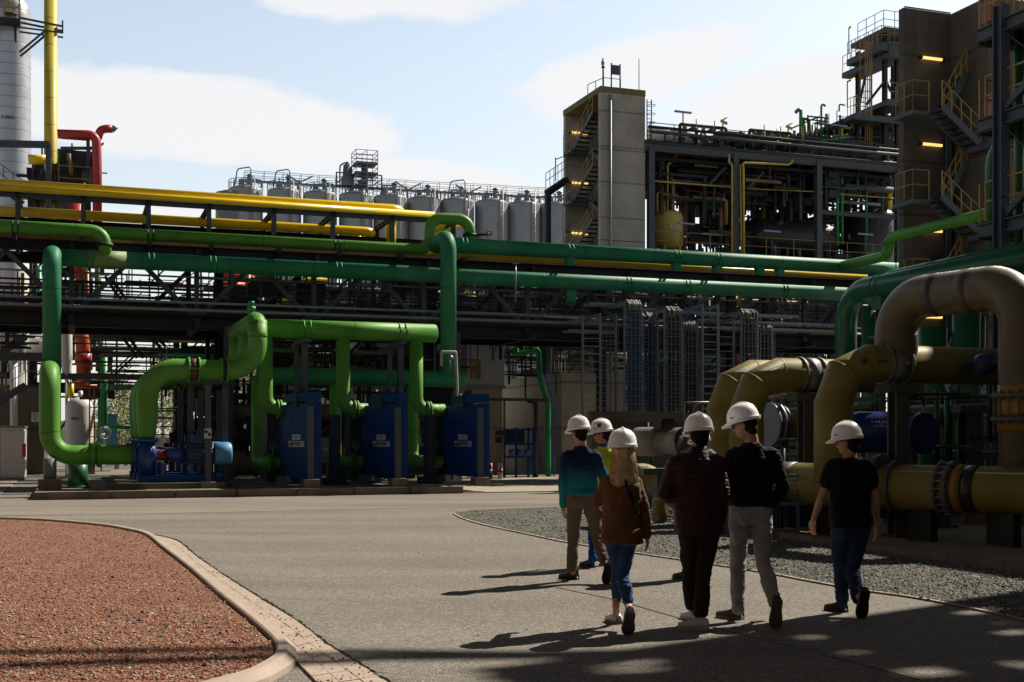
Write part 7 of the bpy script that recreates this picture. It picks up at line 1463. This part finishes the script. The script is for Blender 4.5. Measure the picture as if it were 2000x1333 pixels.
def person(label, D):
    Y = D['Y']; t = thing('person', label, 'person', ((D['x'] - 1000) / F * Y, Y, 0), 'hikers' if 0 else 'walking group in white hard hats', world=True)
    def J(k): p = D[k]; return atY(p[0], p[1], Y + (p[2] if len(p) > 2 else 0))
    yaw = math.radians(D.get('yaw', 0)); Fw = V(-math.sin(yaw), math.cos(yaw), 0); R = V(Fw.y, -Fw.x, 0); U = V(0, 0, 1)
    hy = math.radians(D.get('hyaw', 0)); Fh = V(-math.sin(hy), math.cos(hy), 0); Rh = V(Fh.y, -Fh.x, 0); hp = math.radians(D.get('pitch', 8)); Fh2 = Fh * math.cos(hp) - U * math.sin(hp); Uh = U * math.cos(hp) + Fh * math.sin(hp)
    head = J('head'); neck = J('neck'); shL, shR, elL, elR, wrL, wrR = [J(k) for k in ('shL', 'shR', 'elL', 'elR', 'wrL', 'wrR')]; hL, hR, kL, kR, aL, aR = [J(k) for k in ('hL', 'hR', 'kL', 'kR', 'aL', 'aR')]
    pel = (hL + hR) / 2; sw = D.get('sw', .165); sc = D.get('sc', 1.)
    hm = D['hem']; zh = EYE + (HOR - hm) / F * Y; chest = (shL + shR) / 2
    # bare body, one surface
    b = MB(); ell(b, head + Uh * .01, .074, .093, .108, Rh, Fh2, Uh, 18, 12); ell(b, head + Fh2 * .028 - Uh * .058, .05, .06, .062, Rh, Fh2, Uh)
    ell(b, head + Fh2 * .098 - Uh * .022, .013, .018, .027, Rh, Fh2, Uh, 10, 6); ell(b, head + Fh2 * .082 - Uh * .072, .024, .016, .012, Rh, Fh2, Uh, 10, 6); ell(b, head + Fh2 * .083 + Uh * .012, .055, .014, .01, Rh, Fh2, Uh, 10, 6)
    for s in (-1, 1): ell(b, head + Rh * (s * .078) - Uh * .012 - Fh2 * .005, .012, .022, .034, Rh, Fh2, Uh, 10, 6)
    limb(b, [head - Uh * .05 - Fh2 * .02, neck + U * .02, neck - U * .08], [.056 * sc, .058 * sc, .075 * sc], 14)
    rings(b, [(chest - U * .0, sw * .75, .055), (chest - U * .14, sw * .7, .06), (chest.lerp(pel, .65), .10, .05), (pel + U * .05, .11, .055), (pel - U * .04, .10, .05)], R, Fw)
    for sh, el_, wr in ((shL, elL, wrL), (shR, elR, wrR)): limb(b, [chest.lerp(sh, .5), sh - U * .02, el_, el_.lerp(wr, .35), wr], [.05, .045, .036 * sc, .038 * sc, .024 * sc], 12)
    for h_, k_, a_ in ((hL, kL, aL), (hR, kR, aR)): limb(b, [h_, h_.lerp(k_, .4), k_, k_.lerp(a_, .35), a_], [.07, .062, .045, .047, .033], 12)
    for wr, hd, sd in ((wrL, D.get('handL', (0, .1, -1)), -1), (wrR, D.get('handR', (0, .1, -1)), 1)): hand(b, wr, hd, Fw * .3 - R * sd * .9 * 1, -sd, D.get('curl', .55), sc * .98)
    for nm in ('ftL', 'ftR'):
        hl, to = [Vector(x) for x in D[nm]]; 
        u_ = Vector(D.get(nm + 'u', (0, 0, 1))); X_ = (to - hl).normalized(); u_ = (u_ - X_ * u_.dot(X_)).normalized(); limb(b, [(aL if nm == 'ftL' else aR), hl.lerp(to, .24) + u_ * .06, hl.lerp(to, .5) + u_ * .05], [.033, .028, .018], 10, 2)
    meld(b, .0065, 'body', D.get('skin', skin), t, 2)
    # eyes
    e = MB()
    for s in (-1, 1): ell(e, head + Rh * (s * .03) + Fh2 * .083 - Uh * .004, .011, .009, .009, Rh, Fh2, Uh, 8, 6)
    e.build('eyes', D.get('eyes', hatd), t)
    # top
    tm = D['top']; cw, ww_, hw = D.get('chest', .185), D.get('waist', .165), D.get('hemw', .18); dd = D.get('depth', .125); ar = D.get('arm', .062)
    b = MB(); hem = Vector((pel.x, pel.y, zh)); c2 = chest.lerp(pel, .45)
    rings(b, ([(neck + U * .01 - Fw * .005, .06, .062)] if not D.get('open') else []) + [(neck - U * (.03 if not D.get('open') else .012), .085 if not D.get('open') else .07, .075), (chest + U * .035, cw * .78, dd * .72), (chest - U * .03, cw, dd * .92), (chest - U * .16, cw * .98, dd), (c2, ww_ * 1.02, dd * .95), (pel.lerp(c2, .4), ww_, dd * .95), (Vector((pel.x, pel.y, max(zh + .03, zh))), hw, dd * 1.12 + .012), (hem, hw * 1.02, dd * 1.12 + .012)], R, Fw)
    slv = D.get('sleeve', 1.)
    for sh, el_, wr, sd in ((shL, elL, wrL, -1), (shR, elR, wrR, 1)):
        if slv >= 1: limb(b, [chest.lerp(sh, .55), sh, sh.lerp(el_, .5), el_, el_.lerp(wr, .5), wr - (wr - el_).normalized() * .01], [ar * 1.15, ar * 1.12, ar, ar * .88, ar * .78, ar * .66], 14)
        else: q_ = sh.lerp(el_, slv); limb(b, [chest.lerp(sh, .55), sh, q_], [ar * 1.1, ar * 1.12, ar * 1.0], 14)
    o = meld(b, .011, D.get('topname', 'sweater'), tm, t, 2, .016, (7, 7, 5), .006, seed=Y)
    if D.get('collar'): b = MB(); rings(b, [(neck - U * .03, .078, .076), (neck + U * .035, .068, .066)], R, Fw); b.build('collar', D['collar'], o)
    # trousers
    b = MB(); lw = D.get('leg', .083)
    rings(b, [(pel + U * .12, .15, .115), (pel + U * .03, .165, .125), (pel - U * .06, .165, .12), (pel - U * .1, .14, .1)], R, Fw)
    for h_, k_, a_ in ((hL, kL, aL), (hR, kR, aR)): limb(b, [h_ + U * .02, h_.lerp(k_, .35), k_, k_.lerp(a_, .4), a_ + (k_ - a_).normalized() * .03, a_ + (a_ - k_).normalized() * D.get('drop', .0)], [lw * 1.12, lw * 1.0, lw * .74, lw * .72, lw * D.get('cuff', .6), lw * D.get('cuff', .62)], 16)
    for s in (-1, 1): ell(b, pel + R * (s * .07) - Fw * .055 - U * .02, .085, .075, .095, R, Fw, U)
    meld(b, .010, D.get('lowname', 'trousers'), D['low'], t, 2, .013, (9, 9, 7), .0075, seed=Y * 2)
    # shoes
    for nm, an in (('ftL', aL), ('ftR', aR)):
        hl, to = D[nm]; shoe(t, hl, to, D.get(nm + 'u', (0, 0, 1)), D['shoem'], D['solem'], boot=D.get('boot', 0), name=D.get('shoename', 'shoe'))
    # hair
    hb = MB(); hm_ = D['hair']
    if D.get('long'):
        rings(hb, [(head + Uh * .06, .08, .1), (head - Fh * .015, .092, .112), (head - U * .08 - Fh * .035, .095, .095), (head - U * .16 - Fh * .06, .105, .07), (head - U * .24 - Fh * .08, .11, .055), (head - U * .31 - Fh * .08, .098, .04), (head - U * .335 - Fh * .08, .08, .03)], Rh, Fh)
        ho = meld(hb, .012, 'hair', hm_, t, 2, .01, (40, 40, 3)); st_ = MB(); r_ = random.Random(3)
        for k in range(420):
            a = math.pi + r_.uniform(-.15, math.pi + .15); ca, sa = math.cos(a), math.sin(a); L_ = r_.uniform(.27, .36); p0 = head + Uh * .03 + Rh * (.09 * ca) + Fh * (.105 * sa)
            x1, x2, x3 = [r_.uniform(-.008, .008) for _ in range(3)]
            pts = [p0, head - U * .08 - Fh * .035 + Rh * (.10 * ca + x1) + Fh * (.1 * sa), head - U * .18 - Fh * .06 + Rh * (.114 * ca + x2) + Fh * (.072 * sa), head - U * L_ - Fh * .08 + Rh * (.10 * ca + x3 * 2.5) + Fh * (.05 * sa)]
            st_.tube(path(pts, .3, 3), .0032, 0, 4, cap=False)
        st_.build('hair_strands', hm_, ho)
    else:
        ell(hb, head + Uh * .012 - Fh2 * .012, .082, .098, .104, Rh, Fh2, Uh, 18, 12); ell(hb, head - Fh2 * .05 - Uh * .05, .062, .05, .06, Rh, Fh2, Uh)
        vsn = []; # keep only the hair behind the face
        hb2 = MB()
        keep = {}
        for f, s_ in zip(hb.f, hb.sm):
            c = sum((Vector(hb.v[i]) for i in f), Vector()) / len(f) - head; yy = c.dot(Fh2); zz = c.dot(Uh)
            if yy > .035 and zz < .045: continue
            if yy > -.01 and zz < -.025: continue
            idx = []
            for i in f:
                if i not in keep: keep[i] = len(hb2.v); hb2.v.append(hb.v[i])
                idx.append(keep[i])
            hb2.f.append(tuple(idx)); hb2.sm.append(True)
        hb2.build('hair', hm_, t)
    if D.get('glasses'):
        g_ = MB()
        for s in (-1, 1): ell(g_, head + Rh * (s * .034) + Fh2 * .098 + Uh * .002, .026, .006, .018, Rh, Fh2, Uh, 12, 6); g_.beam(head + Rh * (s * .06) + Fh2 * .094 + Uh * .006, head + Rh * (s * .08) - Fh2 * .01 + Uh * .006, .005, .006)
        g_.build('glasses', glassm if D['glasses'] == 1 else mat('clear_lens', (.45, .45, .42), .15, var=0), t)
    hs_ = D.get('hat', 1.03); ho_ = hat(t, head + Uh * .042, Rh, Fh2, Uh, hs_)
    if D.get('badge'): p_ = head + Uh * .105 - Rh * .113; MB().beam(p_ - Fh2 * .024, p_ + Fh2 * .024, .012, .042).build('hat_badge', hatd, ho_)
    return t
def G_(px, py, z=0): return gw(px, py, z)
def flat(px, py, ang, L=.27):       # heel on the ground, toe direction by heading angle (deg, 0 = away, + = left)
    h = G_(px, py); a = math.radians(ang); return (h, h + V(-math.sin(a), math.cos(a), 0) * L)
def raised(px, py, ang, pitch, L=.27):   # toe on the ground, heel lifted
    to = G_(px, py); a = math.radians(ang); p = math.radians(pitch); d = V(-math.sin(a), math.cos(a), 0); return (to - d * L * math.cos(p) + V(0, 0, L * math.sin(p)), to)
black_k = cloth('black_knit', (.006, .0055, .007)); blackt = cloth('black_tee', (.005, .005, .006)); khaki = cloth('khaki_twill', (.135, .10, .072)); greytr = cloth('grey_chino', (.33, .325, .35)); denim = cloth('blue_denim', (.03, .072, .17)); ddenim = cloth('dark_denim', (.014, .035, .075)); dkhaki = cloth('dark_khaki_cloth', (.022, .02, .012))
maroon = mat('maroon_quilted', (.035, .008, .012), .6, 0, .15, 6, .003, 50, wave=(5.2, 'Z', .55, .22), spec=.3)
suede = cloth('brown_suede', (.125, .06, .024), .8, .25); brownl = mat('brown_leather', (.03, .014, .009), .5, var=.25, scale=10); whitel = mat('white_leather', (.55, .53, .49), .5, var=.05, scale=10); soleb = mat('black_sole', (.01, .009, .009), .7); solew = mat('white_sole', (.33, .32, .30), .6, var=.06); sneaker = mat('grey_brown_canvas', (.05, .042, .036), .8, var=.2); hivis = cloth('hi_vis_yellow', (.42, .52, .03)); royal = cloth('royal_blue_work', (.01, .06, .25)); greyblue = cloth('grey_blue_cotton', (.16, .20, .26)); solt = mat('tan_sole', (.12, .10, .08), .7)
# gradient sweater (navy shoulders fading to teal hem: the dye of the garment)
gm = bpy.data.materials.new('dip_dyed_knit'); gm.use_nodes = True; t_ = gm.node_tree; bs_ = t_.nodes['Principled BSDF']; tc_ = N(t_, 'ShaderNodeTexCoord'); sx_ = N(t_, 'ShaderNodeSeparateXYZ'); t_.links.new(tc_.outputs['Object'], sx_.inputs[0]); mr_ = N(t_, 'ShaderNodeMapRange', interpolation_type='SMOOTHSTEP'); mr_.inputs[1].default_value = 1.02; mr_.inputs[2].default_value = 1.36; t_.links.new(sx_.outputs[2], mr_.inputs[0]); mx_ = N(t_, 'ShaderNodeMix', data_type='RGBA'); mx_.inputs[6].default_value = (.008, .20, .25, 1); mx_.inputs[7].default_value = (.008, .018, .055, 1); t_.links.new(mr_.outputs[0], mx_.inputs[0]); t_.links.new(mx_.outputs[2], bs_.inputs['Base Color']); bs_.inputs['Roughness'].default_value = .85; bs_.inputs['Specular IOR Level'].default_value = .2
person('man in a navy to teal sweater, khaki trousers and brown boots', dict(Y=13.75, x=1138, yaw=12, hyaw=35, head=(1131, 845), neck=(1135, 872), shL=(1108, 893), shR=(1164, 893), elL=(1099, 938, -.02), elR=(1180, 935, .05), wrL=(1101, 987, .08), wrR=(1186, 976, .04), hL=(1122, 972), hR=(1152, 974), kL=(1119, 1052, .1), kR=(1165, 1045, .05), aL=(1117, 1112, .12), aR=(1181, 1100, -.1),
    ftL=(G_(1128, 1133), G_(1128, 1133) + V(-.2, .14, 0)), ftR=raised(1184, 1141, 8, 62), ftRu=(0, .6, 1), hem=967, top=gm, low=khaki, shoem=brownl, solem=soleb, hair=hair_d, boot=.09, shoename='boot', drop=-.02, cuff=.66, chest=.18, waist=.165, hemw=.17, glasses=0, curl=.4))
person('man in a yellow and blue work jacket, half hidden behind the teal sweater', dict(Y=15.3, x=1172, yaw=10, hyaw=75, head=(1176, 848), neck=(1180, 873), shL=(1158, 890), shR=(1208, 890), elL=(1150, 930, .1), elR=(1216, 930), wrL=(1152, 965, .2), wrR=(1216, 970), hL=(1168, 960), hR=(1192, 960), kL=(1160, 1030, .1), kR=(1185, 1030, .2), aL=(1157, 1092, -.1), aR=(1188, 1085, .3),
    ftL=(G_(1157, 1110), G_(1157, 1110) + V(-.13, .22, 0)), ftR=(G_(1188, 1098), G_(1188, 1098) + V(-.1, .24, 0)), hem=962, top=hivis, collar=royal, low=royal, shoem=soleb, solem=soleb, hair=hair_b, glasses=1, skin=skin2, topname='work_jacket', badge=1, drop=0))
w_ = person('blonde woman in a brown suede jacket, skinny blue jeans and white sneakers', dict(Y=10.45, x=1215, yaw=-4, hyaw=5, head=(1216, 880), neck=(1214, 915), shL=(1190, 942), shR=(1240, 944), elL=(1166, 978, .08), elR=(1257, 992, .0), wrL=(1172, 972, .3), wrR=(1264, 1048, .05), hL=(1199, 1040), hR=(1228, 1040), kL=(1208, 1117, .12), kR=(1216, 1122, .06), aL=(1203, 1184, .12), aR=(1228, 1186, -.1),
    ftL=(G_(1208, 1220), G_(1208, 1220) + V(-.07, .21, 0)), ftR=raised(1226, 1240, 0, 44, .27), ftRu=(0, .6, 1), hem=1060, top=suede, low=denim, shoem=whitel, solem=mat('grey_sole', (.12, .115, .11), .7), hair=blond, long=1, topname='suede_jacket', leg=.073, cuff=.5, drop=-.055, chest=.165, waist=.155, hemw=.178, depth=.155, arm=.058, sw=.14, sc=.86, hat=1.03, handR=(.05, 0, -1), pitch=2))
bg_ = MB(); sp_ = [atY(1221, 938, 10.30), atY(1229, 960, 10.27), atY(1238, 982, 10.27), atY(1246, 1000, 10.31), atY(1253, 1010, 10.42)]
for i_ in range(4): bg_.beam(sp_[i_], sp_[i_ + 1], .006, .026)
bg_.build('bag_strap', mat('black_strap', (.008, .008, .009), .9, spec=.05), w_)
person('man in a dark maroon quilted jacket and dark trousers with white trainers', dict(Y=10.42, x=1362, yaw=6, hyaw=12, head=(1365, 850), neck=(1364, 880), shL=(1320, 905), shR=(1400, 907), elL=(1300, 965, .0), elR=(1411, 965, -.02), wrL=(1318, 985, .25), wrR=(1404, 1022, .12), hL=(1348, 1040), hR=(1382, 1040), kL=(1347, 1115, .15), kR=(1374, 1112, .05), aL=(1352, 1180, .15), aR=(1369, 1196, .0),
    ftL=(G_(1362, 1214), G_(1362, 1214) + V(-.1, .2, 0)), ftR=(G_(1383, 1231), G_(1383, 1231) + V(-.24, .08, 0)), hem=1044, top=maroon, collar=maroon, low=dkhaki, shoem=whitel, solem=solew, hair=hair_d, topname='quilted_jacket', chest=.215, waist=.20, hemw=.205, depth=.15, arm=.072, leg=.088, cuff=.74, drop=.0, skin=skin2, sw=.18))
person('man in a grey blue shirt almost hidden behind the maroon jacket', dict(Y=14.1, x=1362, yaw=5, hyaw=20, head=(1367, 866), neck=(1364, 876), shL=(1340, 890), shR=(1388, 890), elL=(1318, 940), elR=(1394, 940), wrL=(1304, 982, .1), wrR=(1394, 985), hL=(1350, 975), hR=(1374, 975), kL=(1348, 1050), kR=(1374, 1050), aL=(1343, 1115), aR=(1376, 1110, .2),
    ftL=(G_(1344, 1134), G_(1344, 1134) + V(-.13, .22, 0)), ftR=(G_(1376, 1120), G_(1376, 1120) + V(-.05, .25, 0)), hem=985, top=greyblue, low=ddenim, shoem=soleb, solem=soleb, hair=hair_b, sleeve=.6, topname='shirt', hat=.98, handL=(-.1, .1, -1)))
person('tallest man, in black sweater and pale grey trousers, hands in his pockets', dict(Y=10.68, x=1468, yaw=8, hyaw=62, pitch=14, head=(1455, 830), neck=(1468, 863), shL=(1432, 889), shR=(1508, 889), elL=(1424, 950, -.02), elR=(1530, 950, -.06), wrL=(1428, 985, .12), wrR=(1505, 990, .08), hL=(1447, 1000), hR=(1487, 1000), kL=(1441, 1092, .12), kR=(1490, 1095, .05), aL=(1441, 1190, .12), aR=(1513, 1176, -.15),
    ftL=(G_(1450, 1211), G_(1450, 1211) + V(-.2, .16, 0)), ftR=raised(1514, 1228, -4, 60, .29), ftRu=(0, .6, 1), hem=988, top=black_k, low=greytr, shoem=sneaker, solem=solt, hair=hair_b, glasses=1, chest=.20, waist=.18, hemw=.18, depth=.13, arm=.066, leg=.088, cuff=.6, drop=.0, sw=.18, open=1, handL=(.3, .2, -1), handR=(-.4, .2, -1), hat=1.05))
person('man in a black short sleeved t-shirt and blue jeans walking at the right', dict(Y=11.2, x=1658, yaw=10, hyaw=55, head=(1656, 864), neck=(1660, 892), shL=(1630, 911), shR=(1690, 911), elL=(1606, 968, .0), elR=(1710, 970, .0), wrL=(1589, 1014, .05), wrR=(1713, 1026, .05), hL=(1643, 1030), hR=(1678, 1030), kL=(1642, 1105, .12), kR=(1664, 1108, .06), aL=(1646, 1172, .15), aR=(1675, 1168, -.1),
    ftL=(G_(1652, 1197), G_(1652, 1197) + V(-.14, .19, 0)), ftR=raised(1682, 1209, 4, 66, .28), ftRu=(0, .6, 1), hem=1030, top=blackt, low=ddenim, shoem=soleb, solem=soleb, hair=hair_b, glasses=2, sleeve=.55, topname='t_shirt', open=1, chest=.195, waist=.178, hemw=.182, depth=.13, arm=.07, leg=.09, cuff=.62, drop=.0, sw=.175, handL=(-.1, .1, -1), handR=(.02, .1, -1)))
